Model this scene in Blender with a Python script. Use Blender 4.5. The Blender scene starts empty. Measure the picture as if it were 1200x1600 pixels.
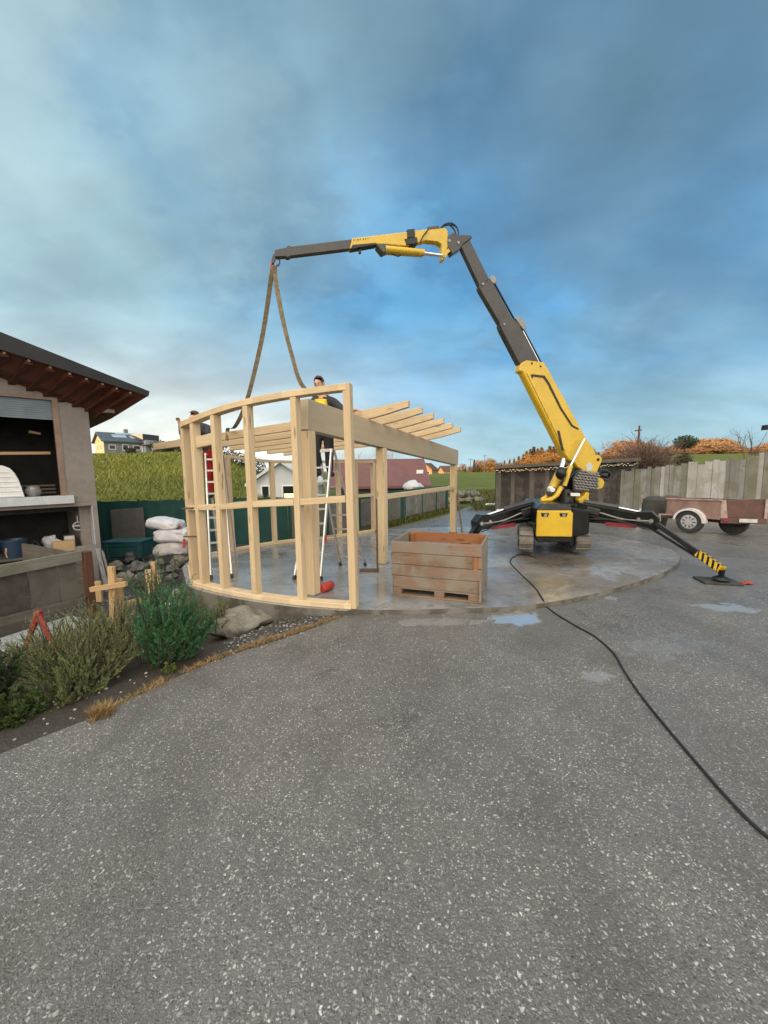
import bpy, bmesh, math, random
from mathutils import Vector, Matrix, noise as mnoise
R = math.radians
random.seed(7)
scene = bpy.context.scene
col = scene.collection

# ------------------------------------------------------------------ camera
F, CX, CY, CAMH = 601.0, 600.0, 800.0, 1.7          # photograph is 1200 x 1600
PITCH, ROLL = R(6.2), R(0.8)
fw = Vector((0, math.cos(PITCH), -math.sin(PITCH)))
u0 = Vector((0, math.sin(PITCH), math.cos(PITCH)))
r0 = Vector((1, 0, 0))
rt = r0 * math.cos(ROLL) - u0 * math.sin(ROLL)
up = r0 * math.sin(ROLL) + u0 * math.cos(ROLL)
cam_d = bpy.data.cameras.new('camera')
cam = bpy.data.objects.new('camera', cam_d)
col.objects.link(cam)
cam_d.sensor_fit = 'VERTICAL'
cam_d.sensor_height = 36.0
cam_d.lens = 36.0 * F / 1600.0
cam_d.clip_start = 0.05
cam_d.clip_end = 3000
cam.matrix_world = Matrix(((rt.x, up.x, -fw.x, 0), (rt.y, up.y, -fw.y, 0), (rt.z, up.z, -fw.z, CAMH), (0, 0, 0, 1)))
scene.camera = cam
scene.view_settings.view_transform = 'Standard'
scene.view_settings.look = 'None'
scene.view_settings.exposure = 0.42
scene.view_settings.gamma = 1.0

# ------------------------------------------------------------------ sun and sky
SUN_EL = 5.5
SUN_VEC = Vector((-0.85 * math.cos(R(SUN_EL)), -0.52 * math.cos(R(SUN_EL)), math.sin(R(SUN_EL)))).normalized()
sl = bpy.data.lights.new('sun', 'SUN')
sl.energy = 3.0
sl.angle = R(0.6)
sl.color = (1.0, 0.72, 0.42)
so = bpy.data.objects.new('sun', sl)
col.objects.link(so)
so.rotation_euler = SUN_VEC.to_track_quat('Z', 'Y').to_euler()
so.location = (0, 0, 60)

world = bpy.data.worlds.new('World')
scene.world = world
world.use_nodes = True
wt = world.node_tree
for n in list(wt.nodes): wt.nodes.remove(n)


class NT:
    """tiny node-building helper"""
    def __init__(s, tree): s.t = tree
    def n(s, typ, **kw):
        nd = s.t.nodes.new(typ)
        for k, v in kw.items():
            if k.startswith('i_'):
                key = k[2:]
                key = int(key) if key.isdigit() else key.replace('_', ' ')
                s.set(nd.inputs[key], v)
            else: setattr(nd, k, v)
        return nd
    def set(s, inp, v):
        if isinstance(v, bpy.types.NodeSocket): s.t.links.new(v, inp)
        elif isinstance(v, (tuple, list)) and inp.type == 'RGBA' and len(v) == 3: inp.default_value = (*v, 1)
        else: inp.default_value = v
    def math(s, op, a, b=0.0, c=0.0, clamp=False):
        nd = s.n('ShaderNodeMath', operation=op, use_clamp=clamp)
        s.set(nd.inputs[0], a); s.set(nd.inputs[1], b)
        if op in ('MULTIPLY_ADD',): s.set(nd.inputs[2], c)
        return nd.outputs[0]
    def mix(s, fac, a, b, mode='MIX'):
        nd = s.n('ShaderNodeMix', data_type='RGBA', blend_type=mode)
        s.set(nd.inputs['Factor'], fac); s.set(nd.inputs[6], a); s.set(nd.inputs[7], b)
        return nd.outputs[2]
    def ramp(s, fac, stops, interp='LINEAR'):
        nd = s.n('ShaderNodeValToRGB')
        cr = nd.color_ramp; cr.interpolation = interp
        while len(cr.elements) < len(stops): cr.elements.new(0.5)
        for e, (p, c) in zip(cr.elements, stops):
            e.position = p
            e.color = (c, c, c, 1) if not isinstance(c, (tuple, list)) else (*c, 1)
        s.set(nd.inputs[0], fac)
        return nd.outputs[0]
    def smooth(s, v, lo, hi):
        nd = s.n('ShaderNodeMapRange', interpolation_type='SMOOTHSTEP')
        s.set(nd.inputs[0], v); s.set(nd.inputs[1], lo); s.set(nd.inputs[2], hi)
        return nd.outputs[0]
    def noise(s, vec, scale, detail=4, rough=0.55, dist=0.0):
        nd = s.n('ShaderNodeTexNoise')
        if vec is not None: s.set(nd.inputs['Vector'], vec)
        nd.inputs['Scale'].default_value = scale; nd.inputs['Detail'].default_value = detail
        nd.inputs['Roughness'].default_value = rough; nd.inputs['Distortion'].default_value = dist
        return nd.outputs['Fac']
    def mapping(s, vec, scale=(1, 1, 1), loc=(0, 0, 0), rot=(0, 0, 0)):
        nd = s.n('ShaderNodeMapping')
        s.set(nd.inputs[0], vec)
        nd.inputs[1].default_value = loc; nd.inputs[2].default_value = rot; nd.inputs[3].default_value = scale
        return nd.outputs[0]


W = NT(wt)
wout = W.n('ShaderNodeOutputWorld')
wbg = W.n('ShaderNodeBackground')
wbg.inputs['Strength'].default_value = 0.1
wt.links.new(wbg.outputs[0], wout.inputs[0])
sky = W.n('ShaderNodeTexSky', sky_type='NISHITA', sun_disc=False, sun_elevation=R(SUN_EL),
          sun_rotation=math.atan2(SUN_VEC.x, SUN_VEC.y), altitude=700.0)
tc = W.n('ShaderNodeTexCoord')
d = tc.outputs['Generated']
sep = W.n('ShaderNodeSeparateXYZ'); W.set(sep.inputs[0], d)
X_, Y_, Z_ = sep.outputs
zc = W.math('MAXIMUM', Z_, 0.0)
den = W.math('ADD', zc, 0.34)
cp = W.n('ShaderNodeCombineXYZ')
W.set(cp.inputs[0], W.math('DIVIDE', X_, den)); W.set(cp.inputs[1], W.math('DIVIDE', Y_, den)); cp.inputs[2].default_value = 0.0
P_ = cp.outputs[0]
nA = W.noise(W.mapping(P_, (1.0, 0.8, 1), (3.1, 1.7, 0), (0, 0, R(25))), 0.85, 5, 0.5, 0.35)     # big cloud masses
nB = W.noise(W.mapping(P_, (1.0, 1.5, 1), (8.3, 4.2, 0), (0, 0, R(-20))), 2.1, 5, 0.55, 0.5)      # streaks
nC = W.noise(W.mapping(P_, (1.2, 1.0, 1), (1.3, 7.2, 0), (0, 0, R(40))), 1.5, 4, 0.5, 0.2)
dark = (0.88, 2.0, 3.25)        # slate blue cloud base (x10, the background strength is 0.1)
blue = (0.9, 3.15, 6.1)         # luminous blue gap
pale = (3.7, 5.5, 6.0)          # thin pale cloud
# luminous blue gaps sit low in the middle of the east sky
lowmid = W.math('MULTIPLY', W.smooth(Z_, 0.78, 0.34), W.math('MULTIPLY', W.smooth(X_, -0.42, 0.12), W.math('MULTIPLY_ADD', W.smooth(X_, 0.22, 0.6), -0.55, 1.0)))
gap = W.math('ADD', W.math('MULTIPLY', lowmid, 0.88), W.math('MULTIPLY', W.math('SUBTRACT', W.math('MULTIPLY_ADD', nA, 0.65, W.math('MULTIPLY', nB, 0.35)), 0.5), 2.6), clamp=True)
c1 = W.mix(gap, dark, blue)
left = W.smooth(X_, 0.12, -0.62)
pl = W.math('ADD', W.math('MULTIPLY', left, 0.8), W.math('MULTIPLY', W.math('SUBTRACT', nC, 0.46), 1.9), clamp=True)
c2 = W.mix(W.math('MULTIPLY', pl, 0.85), c1, pale)
streak = W.math('MULTIPLY', W.smooth(nB, 0.48, 0.72), 0.38)
c2 = W.mix(streak, c2, (2.3, 4.0, 5.6))
c2 = W.mix(W.math('MULTIPLY', W.smooth(nB, 0.5, 0.3), 0.32), c2, (0.85, 1.55, 2.25))
# larger luminous breaks and heavy cloud bases, each at its own compass bearing and height, with ragged edges
wrp = W.n('ShaderNodeTexNoise'); W.set(wrp.inputs['Vector'], W.mapping(P_, (1, 1.2, 1), (5, 2, 0))); wrp.inputs['Scale'].default_value = 1.7; wrp.inputs['Detail'].default_value = 5; wrp.inputs['Roughness'].default_value = 0.6
off = W.n('ShaderNodeVectorMath', operation='MULTIPLY_ADD'); W.set(off.inputs[0], wrp.outputs['Color']); off.inputs[1].default_value = (0.75, 0.75, 0.6); off.inputs[2].default_value = (-0.375, -0.375, -0.3)
dwn = W.n('ShaderNodeVectorMath', operation='ADD'); W.set(dwn.inputs[0], d); W.set(dwn.inputs[1], off.outputs[0])
dwv = W.n('ShaderNodeVectorMath', operation='NORMALIZE'); W.set(dwv.inputs[0], dwn.outputs[0])
def patch(az, el, rad):
    a, e = R(az), R(el); v = (math.sin(a) * math.cos(e), math.cos(a) * math.cos(e), math.sin(e))
    dt = W.n('ShaderNodeVectorMath', operation='DOT_PRODUCT'); W.set(dt.inputs[0], dwv.outputs[0]); dt.inputs[1].default_value = v
    return W.smooth(dt.outputs['Value'], math.cos(R(rad)), math.cos(R(rad * .15)))
for az, el, rad, amt in ((-26, 38, 15, .42), (17, 38, 20, .38), (38, 30, 22, .55), (-12, 30, 10, .38), (-32, 14, 9, .2), (30, 19, 12, .3)):
    c2 = W.mix(W.math('MULTIPLY', patch(az, el, rad), amt), c2, (1.0, 1.9, 2.7))
for az, el, rad, amt, cc_ in ((-44, 36, 15, .6, (3.9, 5.3, 5.5)), (-20, 33, 9, .55, (3.2, 4.8, 5.5)), (-38, 18, 15, .5, (3.3, 4.9, 5.4)), (2, 30, 8, .5, (1.9, 4.2, 6.2)), (6, 20, 10, .65, (1.5, 4.2, 7.0)), (-10, 13, 13, .4, (2.0, 4.6, 6.9)), (28, 8, 14, .4, (1.9, 4.0, 5.6)), (-2, 47, 10, .3, (2.2, 3.4, 4.1))):
    c2 = W.mix(W.math('MULTIPLY', patch(az, el, rad), amt), c2, cc_)
# pale band along the horizon
hz = W.smooth(Z_, 0.24, 0.0)
hl = W.math('MULTIPLY', hz, W.smooth(X_, 0.5, -0.45))
c3 = W.mix(W.math('MULTIPLY', W.smooth(W.math('ADD', Z_, W.math('MULTIPLY', W.math('SUBTRACT', nB, 0.5), 0.5)), 0.42, 0.08), 0.5), c2, (2.5, 4.5, 5.9))
c3 = W.mix(W.math('MULTIPLY', hz, 0.6), c3, (3.6, 5.2, 5.4))
hl2 = W.math('MULTIPLY', W.smooth(Z_, 0.36, 0.02), W.smooth(X_, 0.35, -0.5))
c3 = W.mix(W.math('MULTIPLY', hl2, 0.95), c3, (8.3, 8.4, 7.8))
# ragged fine structure of the cloud layer: thin bright veils and dark shreds
fA = W.noise(W.mapping(P_, (0.8, 1.5, 1), (2.7, 9.1, 0), (0, 0, R(18))), 1.9, 6, 0.52, 0.15)
fB = W.noise(W.mapping(P_, (1.4, 1.0, 1), (6.1, 3.3, 0), (0, 0, R(-35))), 1.1, 7, 0.55, 0.15)
fm = W.math('MULTIPLY_ADD', fA, 0.55, W.math('MULTIPLY', fB, 0.45))
amp = W.math('MULTIPLY_ADD', W.smooth(fm, 0.34, 0.66), 0.42, 0.82)
vs_ = W.n('ShaderNodeVectorMath', operation='SCALE'); W.set(vs_.inputs[0], c3); W.set(vs_.inputs['Scale'], amp); c3 = vs_.outputs[0]
# brighter evening sky overhead and in the west (behind the camera), where the sun is going down
west = W.smooth(W.math('ADD', W.math('MULTIPLY', Y_, -1.0), W.math('MULTIPLY', X_, -0.35)), -0.35, 0.75)
c4 = W.mix(W.math('MULTIPLY', west, 0.9), c3, (28.0, 25.0, 21.0))
zen = W.smooth(Z_, 0.80, 0.96)
c4 = W.mix(W.math('MULTIPLY', zen, 0.9), c4, (15.0, 15.5, 15.5))
sk = W.n('ShaderNodeVectorMath', operation='SCALE'); W.set(sk.inputs[0], sky.outputs[0]); sk.inputs['Scale'].default_value = 1.0
c5 = W.mix(0.08, c4, sk.outputs[0])
# below the horizon: dull ground colour
c6 = W.mix(W.smooth(Z_, 0.0, -0.03), c5, (0.8, 0.8, 0.7))
W.set(wbg.inputs['Color'], c6)


# ------------------------------------------------------------------ pixel -> place (all on real planes / distances)
def ray(px, py):
    return fw + rt * ((px - CX) / F) + up * ((CY - py) / F)
def gp(px, py, z=0.0):
    dd = ray(px, py); t = (z - CAMH) / dd.z
    return Vector((dd.x * t, dd.y * t, z))
def at(px, py, Y):
    dd = ray(px, py); t = Y / dd.y
    return Vector((dd.x * t, dd.y * t, CAMH + dd.z * t))
def onplane(px, py, P, n):
    dd = ray(px, py); C = Vector((0, 0, CAMH))
    t = (P - C).dot(n) / dd.dot(n)
    return C + dd * t


# ------------------------------------------------------------------ mesh building
def V(*a): return Vector(a)

class MB:
    def __init__(s): s.v = []; s.f = []; s.uv = []; s.mi = []
    def add(s, verts, faces, m=0, uvs=None):
        b = len(s.v); s.v += [Vector(p) for p in verts]
        for k, f in enumerate(faces):
            s.f.append([b + i for i in f]); s.mi.append(m)
            s.uv.append(uvs[k] if uvs else [(0, 0)] * len(f))
    def bar(s, p, q, w, h, upv=(0, 0, 1), m=0, w2=None, h2=None):
        """square section bar from p to q: w sideways, h along upv; uv runs along the length"""
        p = Vector(p); q = Vector(q); a = (q - p); L = a.length or 1e-6; a = a / L
        u = Vector(upv); u = u - a * u.dot(a)
        if u.length < 1e-4: u = Vector((0, 1, 0)) - a * a.y
        u.normalize(); sd = a.cross(u)
        w2 = w if w2 is None else w2; h2 = h if h2 is None else h2
        vs = []
        for c, ww, hh in ((p, w, h), (q, w2, h2)):
            for x, y in ((-1, -1), (1, -1), (1, 1), (-1, 1)):
                vs.append(c + sd * (x * ww / 2) + u * (y * hh / 2))
        o = random.random() * 9; o2 = random.random() * 9
        fs = []; us = []; acc = o2
        for i in range(4):
            j = (i + 1) % 4; side = w if i % 2 == 0 else h
            fs.append([i, j, j + 4, i + 4]); us.append([(o, acc), (o, acc + side), (o + L, acc + side), (o + L, acc)]); acc += side
        fs += [[3, 2, 1, 0], [4, 5, 6, 7]]
        us += [[(o, o2), (o, o2 + w), (o + .02, o2 + w), (o + .02, o2)]] * 2
        s.add(vs, fs, m, us)
    def box(s, c, size, rz=0.0, m=0):
        c = Vector(c); x = Vector((math.cos(rz), math.sin(rz), 0)) * size[0] / 2
        s.bar(c - x, c + x, size[1], size[2], (0, 0, 1), m)
    def tube(s, pts, r, n=8, m=0):
        pts = [Vector(p) for p in pts]; rs = r if isinstance(r, (list, tuple)) else [r] * len(pts)
        b = len(s.v); prev = None
        for i, p in enumerate(pts):
            t = (pts[min(i + 1, len(pts) - 1)] - pts[max(i - 1, 0)]).normalized()
            if prev is None:
                u = t.orthogonal().normalized()
            else:
                u = prev - t * prev.dot(t)
                u = u.normalized() if u.length > 1e-5 else t.orthogonal().normalized()
            prev = u; w = t.cross(u)
            for k in range(n):
                a = 2 * math.pi * k / n
                s.v.append(p + u * (math.cos(a) * rs[i]) + w * (math.sin(a) * rs[i]))
        for i in range(len(pts) - 1):
            for k in range(n):
                k2 = (k + 1) % n
                s.f.append([b + i * n + k, b + i * n + k2, b + (i + 1) * n + k2, b + (i + 1) * n + k]); s.mi.append(m)
                s.uv.append([(i, k / n), (i, k / n + .1), (i + 1, k / n + .1), (i + 1, k / n)])
        for base, rev in ((b, True), (b + (len(pts) - 1) * n, False)):
            f = [base + k for k in range(n)]
            s.f.append(f[::-1] if rev else f); s.mi.append(m); s.uv.append([(0, 0)] * n)
    def strip(s, tops, bots, w, side, m=0):
        """straight-sided timber with a profile given by matching top and bottom points"""
        h = Vector(side).normalized() * w / 2; o = random.random() * 9; o2 = random.random() * 9; acc = o; n = len(tops)
        for i in range(n - 1):
            d_ = (Vector(tops[i + 1]) - Vector(tops[i])).length
            a = [tops[i] - h, tops[i] + h, bots[i] + h, bots[i] - h, tops[i + 1] - h, tops[i + 1] + h, bots[i + 1] + h, bots[i + 1] - h]
            us = [[(acc, o2 + k * .4), (acc, o2 + k * .4 + sd), (acc + d_, o2 + k * .4 + sd), (acc + d_, o2 + k * .4)] for k, sd in enumerate((w, .16, w, .16))]
            fs = [[0, 1, 5, 4], [1, 2, 6, 5], [2, 3, 7, 6], [3, 0, 4, 7]]
            if i == 0: fs.append([3, 2, 1, 0]); us.append([(o, 0), (o, .1), (o + .02, .1), (o + .02, 0)])
            if i == n - 2: fs.append([4, 5, 6, 7]); us.append([(o, 0), (o, .1), (o + .02, .1), (o + .02, 0)])
            s.add(a, fs, m, us); acc += d_
    def cyl(s, p, q, r, r2=None, n=14, m=0): s.tube([p, q], [r, r if r2 is None else r2], n, m)
    def prism(s, A, B, m=0, uv=None):
        """solid between two matching loops"""
        n = len(A); vs = list(A) + list(B)
        fs = [list(range(n))[::-1], list(range(n, 2 * n))] + [[i, (i + 1) % n, n + (i + 1) % n, n + i] for i in range(n)]
        s.add(vs, fs, m)
    def rprism(s, A, w, n, m=0):
        """loop A given its thickness w, centred, along n"""
        n = Vector(n).normalized() * w / 2
        s.prism([Vector(a) - n for a in A], [Vector(a) + n for a in A], m)
    def blob(s, c, r, seed=0, amp=0.15, sub=2, m=0, freq=1.6, rz=0.0, flat=None):
        bm = bmesh.new(); bmesh.ops.create_icosphere(bm, subdivisions=sub, radius=1.0)
        rr = r if isinstance(r, (tuple, list)) else (r, r, r); vs = []
        for v in bm.verts:
            p = v.co.copy(); k = 1 + amp * mnoise.noise(p * freq + Vector((seed * 3.7, seed * 1.3, seed * 7.1))) * 2
            p = p * k
            if flat is not None and p.z < flat: p.z = flat
            x, y = p.x * rr[0], p.y * rr[1]
            vs.append(Vector((c[0] + x * math.cos(rz) - y * math.sin(rz), c[1] + x * math.sin(rz) + y * math.cos(rz), c[2] + p.z * rr[2])))
        bm.verts.ensure_lookup_table()
        fs = [[v.index for v in f.verts] for f in bm.faces]; bm.free()
        s.add(vs, fs, m)
    def lathe(s, c, prof, n=16, m=0, axis=(0, 0, 1)):
        ax = Vector(axis).normalized(); u = ax.orthogonal().normalized(); w = ax.cross(u); c = Vector(c)
        b = len(s.v)
        for r, z in prof:
            for k in range(n):
                a = 2 * math.pi * k / n
                s.v.append(c + ax * z + u * (r * math.cos(a)) + w * (r * math.sin(a)))
        for i in range(len(prof) - 1):
            for k in range(n):
                k2 = (k + 1) % n
                s.f.append([b + i * n + k, b + i * n + k2, b + (i + 1) * n + k2, b + (i + 1) * n + k]); s.mi.append(m); s.uv.append([(0, 0)] * 4)
        for base in (b, b + (len(prof) - 1) * n):
            s.f.append([base + k for k in range(n)]); s.mi.append(m); s.uv.append([(0, 0)] * n)
    def build(s, name, mats, parent=None, smooth=False, bevel=0.0, fix=True, origin=None, kind=None):
        me = bpy.data.meshes.new(name)
        og = Vector((0, 0, 0))
        if parent is not None: og = wloc(parent)
        elif origin is not None: og = Vector(origin)
        me.from_pydata([p - og for p in s.v], [], s.f)
        uvl = me.uv_layers.new(name='UVMap')
        flat = [c for f in s.uv for c in f]
        if len(flat) == len(uvl.data):
            uvl.data.foreach_set('uv', [x for c in flat for x in c])
        for mt in (mats if isinstance(mats, (list, tuple)) else [mats]): me.materials.append(mt)
        me.polygons.foreach_set('material_index', s.mi)
        if fix:
            bm = bmesh.new(); bm.from_mesh(me); bmesh.ops.recalc_face_normals(bm, faces=bm.faces); bm.to_mesh(me); bm.free()
        if smooth:
            me.polygons.foreach_set('use_smooth', [True] * len(me.polygons))
            me.set_sharp_from_angle(angle=R(38))
        me.update()
        o = bpy.data.objects.new(name, me); col.objects.link(o)
        if parent is not None: o.parent = parent
        else: o.location = og
        if bevel:
            bv = o.modifiers.new('bevel', 'BEVEL'); bv.width = bevel; bv.segments = 1; bv.limit_method = 'ANGLE'; bv.angle_limit = R(50)
        if kind: o['kind'] = kind
        return o

def wloc(o):
    p = Vector(o.location)
    while o.parent is not None:
        o = o.parent; p = p + Vector(o.location)
    return p
def tag(o, label, cat, group=None, kind=None):
    o['label'] = label; o['category'] = cat
    if group: o['group'] = group
    if kind: o['kind'] = kind
    return o
def thing(name, label, cat, loc=(0, 0, 0), group=None):
    o = bpy.data.objects.new(name, None); col.objects.link(o); o.location = loc
    o.empty_display_size = 0.1
    return tag(o, label, cat, group)
def dup(root, loc, rz=0.0, sc=1.0, label=None):
    r = root.copy(); col.objects.link(r); r.location = loc; r.rotation_euler = (0, 0, rz); r.scale = (sc, sc, sc)
    if label: r['label'] = label
    for ch in list(root.children):
        c = ch.copy(); col.objects.link(c); c.parent = r
        for g in ch.children:
            e = g.copy(); col.objects.link(e); e.parent = c
    return r
def bez(pts, n=8):
    """smooth curve through the points"""
    pts = [Vector(p) for p in pts]; out = []
    for i in range(len(pts) - 1):
        p0 = pts[max(i - 1, 0)]; p1 = pts[i]; p2 = pts[i + 1]; p3 = pts[min(i + 2, len(pts) - 1)]
        for k in range(n):
            t = k / n
            out.append(0.5 * ((2 * p1) + (p2 - p0) * t + (2 * p0 - 5 * p1 + 4 * p2 - p3) * t * t + (3 * p1 - p0 - 3 * p2 + p3) * t ** 3))
    out.append(pts[-1]); return out


# ------------------------------------------------------------------ materials
def newmat(name):
    m = bpy.data.materials.new(name); m.use_nodes = True
    t = m.node_tree
    b = t.nodes.get('Principled BSDF')
    return m, NT(t), b
def bump(N, b, h, strength=0.3, dist=0.01):
    bp = N.n('ShaderNodeBump'); bp.inputs['Strength'].default_value = strength; bp.inputs['Distance'].default_value = dist
    N.set(bp.inputs['Height'], h); N.set(b.inputs['Normal'], bp.outputs[0])
def plain(name, c, rough=0.6, metal=0.0, var=0.25, scale=6.0, c2=None, bs=0.15, spec=0.5, rvar=0.15, coat=0.0):
    """painted / moulded surface with blotchy dirt and slight unevenness"""
    m, N, b = newmat(name)
    co = N.n('ShaderNodeTexCoord').outputs['Object']
    n1 = N.noise(co, scale, 5, 0.6, 0.3); n2 = N.noise(co, scale * 9, 3, 0.6)
    c2 = c2 or tuple(x * (1 - var) for x in c)
    f = N.smooth(N.math('MULTIPLY_ADD', n2, 0.35, N.math('MULTIPLY', n1, 0.65)), 0.38, 0.66)
    N.set(b.inputs['Base Color'], N.mix(f, c, c2))
    N.set(b.inputs['Roughness'], N.math('MULTIPLY_ADD', n1, rvar * 2, rough - rvar))
    b.inputs['Metallic'].default_value = metal
    b.inputs['Specular IOR Level'].default_value = spec
    if coat: b.inputs['Coat Weight'].default_value = coat; b.inputs['Coat Roughness'].default_value = 0.15
    if bs: bump(N, b, n2, bs, 0.004)
    return m
def wood(name, c, c2, rough=0.6, grain=70.0, knots=True, weather=None, wamt=0.0, streak=1.0, bs=0.2, isv=0.25):
    """sawn timber: grain runs along uv.x (length in metres)"""
    m, N, b = newmat(name)
    tcn = N.n('ShaderNodeTexCoord'); uv = tcn.outputs['UV']
    ob = tcn.outputs['Object']
    g = N.noise(N.mapping(uv, (1.3, grain, 1)), 1.0, 5, 0.65, 1.2)
    big = N.noise(N.mapping(uv, (0.8, 7.0, 1)), 1.0, 3, 0.5, 0.4)
    f = N.math('MULTIPLY_ADD', g, 0.6, N.math('MULTIPLY', big, 0.4 * streak))
    cc = N.mix(N.smooth(f, 0.32, 0.66), c, c2)
    if knots:
        vo = N.n('ShaderNodeTexVoronoi'); N.set(vo.inputs['Vector'], N.mapping(uv, (2.2, 11.0, 1))); vo.inputs['Scale'].default_value = 1.0
        k = N.math('MULTIPLY', N.smooth(vo.outputs['Distance'], 0.20, 0.07), 0.9)
        cc = N.mix(k, cc, tuple(x * .38 for x in c2))
    oi = N.n('ShaderNodeObjectInfo').outputs['Random']
    cc = N.mix(N.math('MULTIPLY', oi, 0.38), cc, N.mix(0.5, c2, tuple(x * .7 for x in c2)))
    isl = N.n('ShaderNodeNewGeometry').outputs['Random Per Island']
    cc = N.mix(N.math('MULTIPLY', isl, isv), cc, tuple(x * .45 for x in c2))
    if weather:
        w = N.noise(ob, 3.0, 5, 0.65, 0.4)
        cc = N.mix(N.math('MULTIPLY', N.smooth(w, 0.42, 0.62), wamt), cc, weather)
    N.set(b.inputs['Base Color'], cc)
    N.set(b.inputs['Roughness'], N.math('MULTIPLY_ADD', g, 0.2, rough - 0.1))
    b.inputs['Specular IOR Level'].default_value = 0.3
    bump(N, b, g, bs, 0.004)
    return m
def leafmat(name, c, c2, c3=None, scale=2.0, rough=0.6):
    m, N, b = newmat(name)
    g = N.n('ShaderNodeNewGeometry'); co = N.n('ShaderNodeTexCoord').outputs['Object']
    oi = N.n('ShaderNodeObjectInfo')
    nz = N.noise(co, scale, 3, 0.6)
    f = N.math('MULTIPLY_ADD', g.outputs['Random Per Island'], 0.6, N.math('MULTIPLY', nz, 0.4))
    stops = [(0.15, c), (0.55, c2), (0.9, c3 or c2)]
    cc = N.ramp(f, stops)
    cc = N.mix(N.math('MULTIPLY', oi.outputs['Random'], 0.35), cc, tuple(x * .55 for x in c2))
    N.set(b.inputs['Base Color'], cc); b.inputs['Roughness'].default_value = rough
    b.inputs['Specular IOR Level'].default_value = 0.25
    return m

# fresh spruce timber, glulam, weathered boards
M_SPRUCE = wood('spruce_timber', (0.82, 0.665, 0.45), (0.62, 0.45, 0.26), 0.6, 60)
M_GLULAM = wood('planed_glulam', (0.55, 0.46, 0.335), (0.46, 0.365, 0.25), 0.5, 45, knots=False, streak=1.2, bs=0.06)
M_CRATE = wood('crate_board', (0.40, 0.275, 0.195), (0.24, 0.15, 0.10), 0.6, 40, True, (0.23, 0.20, 0.165), 0.95, isv=0.45)
M_CRATEG = wood('crate_grey_board', (0.36, 0.31, 0.24), (0.25, 0.20, 0.15), 0.7, 40, True, (0.19, 0.17, 0.14), 0.7)
M_CRATEIN = wood('crate_inner_board', (0.42, 0.19, 0.085), (0.30, 0.12, 0.05), 0.65, 40, True)
M_OLDGREY = wood('weathered_grey_board', (0.34, 0.343, 0.332), (0.20, 0.198, 0.187), 0.85, 35, True, (0.14, 0.13, 0.10), 0.8, bs=0.5, isv=0.5)
M_OLDGREY2 = wood('pale_grey_board', (0.46, 0.463, 0.45), (0.31, 0.308, 0.295), 0.85, 35, True, (0.24, 0.225, 0.19), 0.65, bs=0.5, isv=0.3)
M_OLDGREY3 = wood('mossy_grey_board', (0.25, 0.245, 0.21), (0.16, 0.155, 0.13), 0.85, 35, True, (0.12, 0.115, 0.07), 0.7, bs=0.5)
M_DARKWOOD = wood('tarred_dark_board', (0.06, 0.05, 0.044), (0.03, 0.026, 0.023), 0.8, 30, False, (0.11, 0.095, 0.085), 0.45, bs=0.5)
M_PLANTER = wood('planter_grey_board', (0.17, 0.15, 0.125), (0.095, 0.083, 0.07), 0.8, 35, False, (0.06, 0.06, 0.055), 0.6, bs=0.4)
M_REDPOST = wood('red_brown_post', (0.16, 0.07, 0.045), (0.10, 0.045, 0.03), 0.7, 30, False, bs=0.2)
M_REDWOOD = wood('red_brown_rafter', (0.115, 0.036, 0.02), (0.07, 0.022, 0.013), 0.6, 35, False, bs=0.15)
M_SOFFIT = wood('red_brown_soffit', (0.15, 0.052, 0.03), (0.095, 0.032, 0.02), 0.6, 30, False, bs=0.15)
M_STAKE = wood('new_lath', (0.62, 0.43, 0.24), (0.50, 0.32, 0.16), 0.6, 50)
M_YELLOW = plain('crane_yellow', (0.62, 0.40, 0.012), 0.34, 0, 0.22, 2.5, (0.53, 0.335, 0.012), 0.04, 0.5, 0.1, 0.3)
M_BLACK = plain('crane_black', (0.005, 0.0055, 0.0065), 0.26, 0, 0.3, 5, (0.012, 0.0115, 0.011), 0.05, 0.3, 0.1, 0.1)
M_BOOMGREY = plain('boom_anthracite', (0.032, 0.031, 0.032), 0.36, 0, 0.25, 3, (0.055, 0.051, 0.046), 0.05, 0.4, 0.1, 0.15)
M_GREYPLATE = plain('grey_plate', (0.30, 0.29, 0.28), 0.45, 0.3, 0.3, 8)
M_CHROME = plain('chromed_rod', (0.75, 0.76, 0.78), 0.16, 1.0, 0.1, 5, None, 0, 0.5, 0.04)
M_ALU = plain('ladder_aluminium', (0.72, 0.71, 0.70), 0.38, 0.75, 0.15, 5, None, 0, 0.5, 0.08)
M_ALUBROWN = plain('dull_ladder_aluminium', (0.40, 0.345, 0.32), 0.45, 0.5, 0.2, 5, None, 0, 0.5, 0.08)
M_RUBBER = plain('dark_rubber', (0.022, 0.022, 0.022), 0.7, 0, 0.3, 12, (0.05, 0.047, 0.042), 0.2)
M_TRACK = plain('muddy_track_rubber', (0.17, 0.155, 0.13), 0.75, 0, 0.3, 12, (0.10, 0.09, 0.078), 0.3)
M_RED = plain('red_plastic', (0.50, 0.05, 0.035), 0.45, 0, 0.3, 8)
M_DARKRED = plain('dark_red_paint', (0.22, 0.02, 0.028), 0.45, 0, 0.3, 8)
M_WHITE = plain('white_paint', (0.78, 0.78, 0.77), 0.5, 0, 0.15, 6)
M_SLING = plain('olive_brown_webbing', (0.22, 0.175, 0.105), 0.8, 0, 0.35, 20, (0.12, 0.095, 0.06), 0.4)
M_CABLE = plain('black_cable_rubber', (0.012, 0.012, 0.013), 0.5, 0, 0.3, 20, None, 0)
M_RENDER = plain('house_render', (0.27, 0.24, 0.22), 0.9, 0, 0.10, 1.3, (0.215, 0.188, 0.172), 0.5, 0.3, 0.03)
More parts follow.
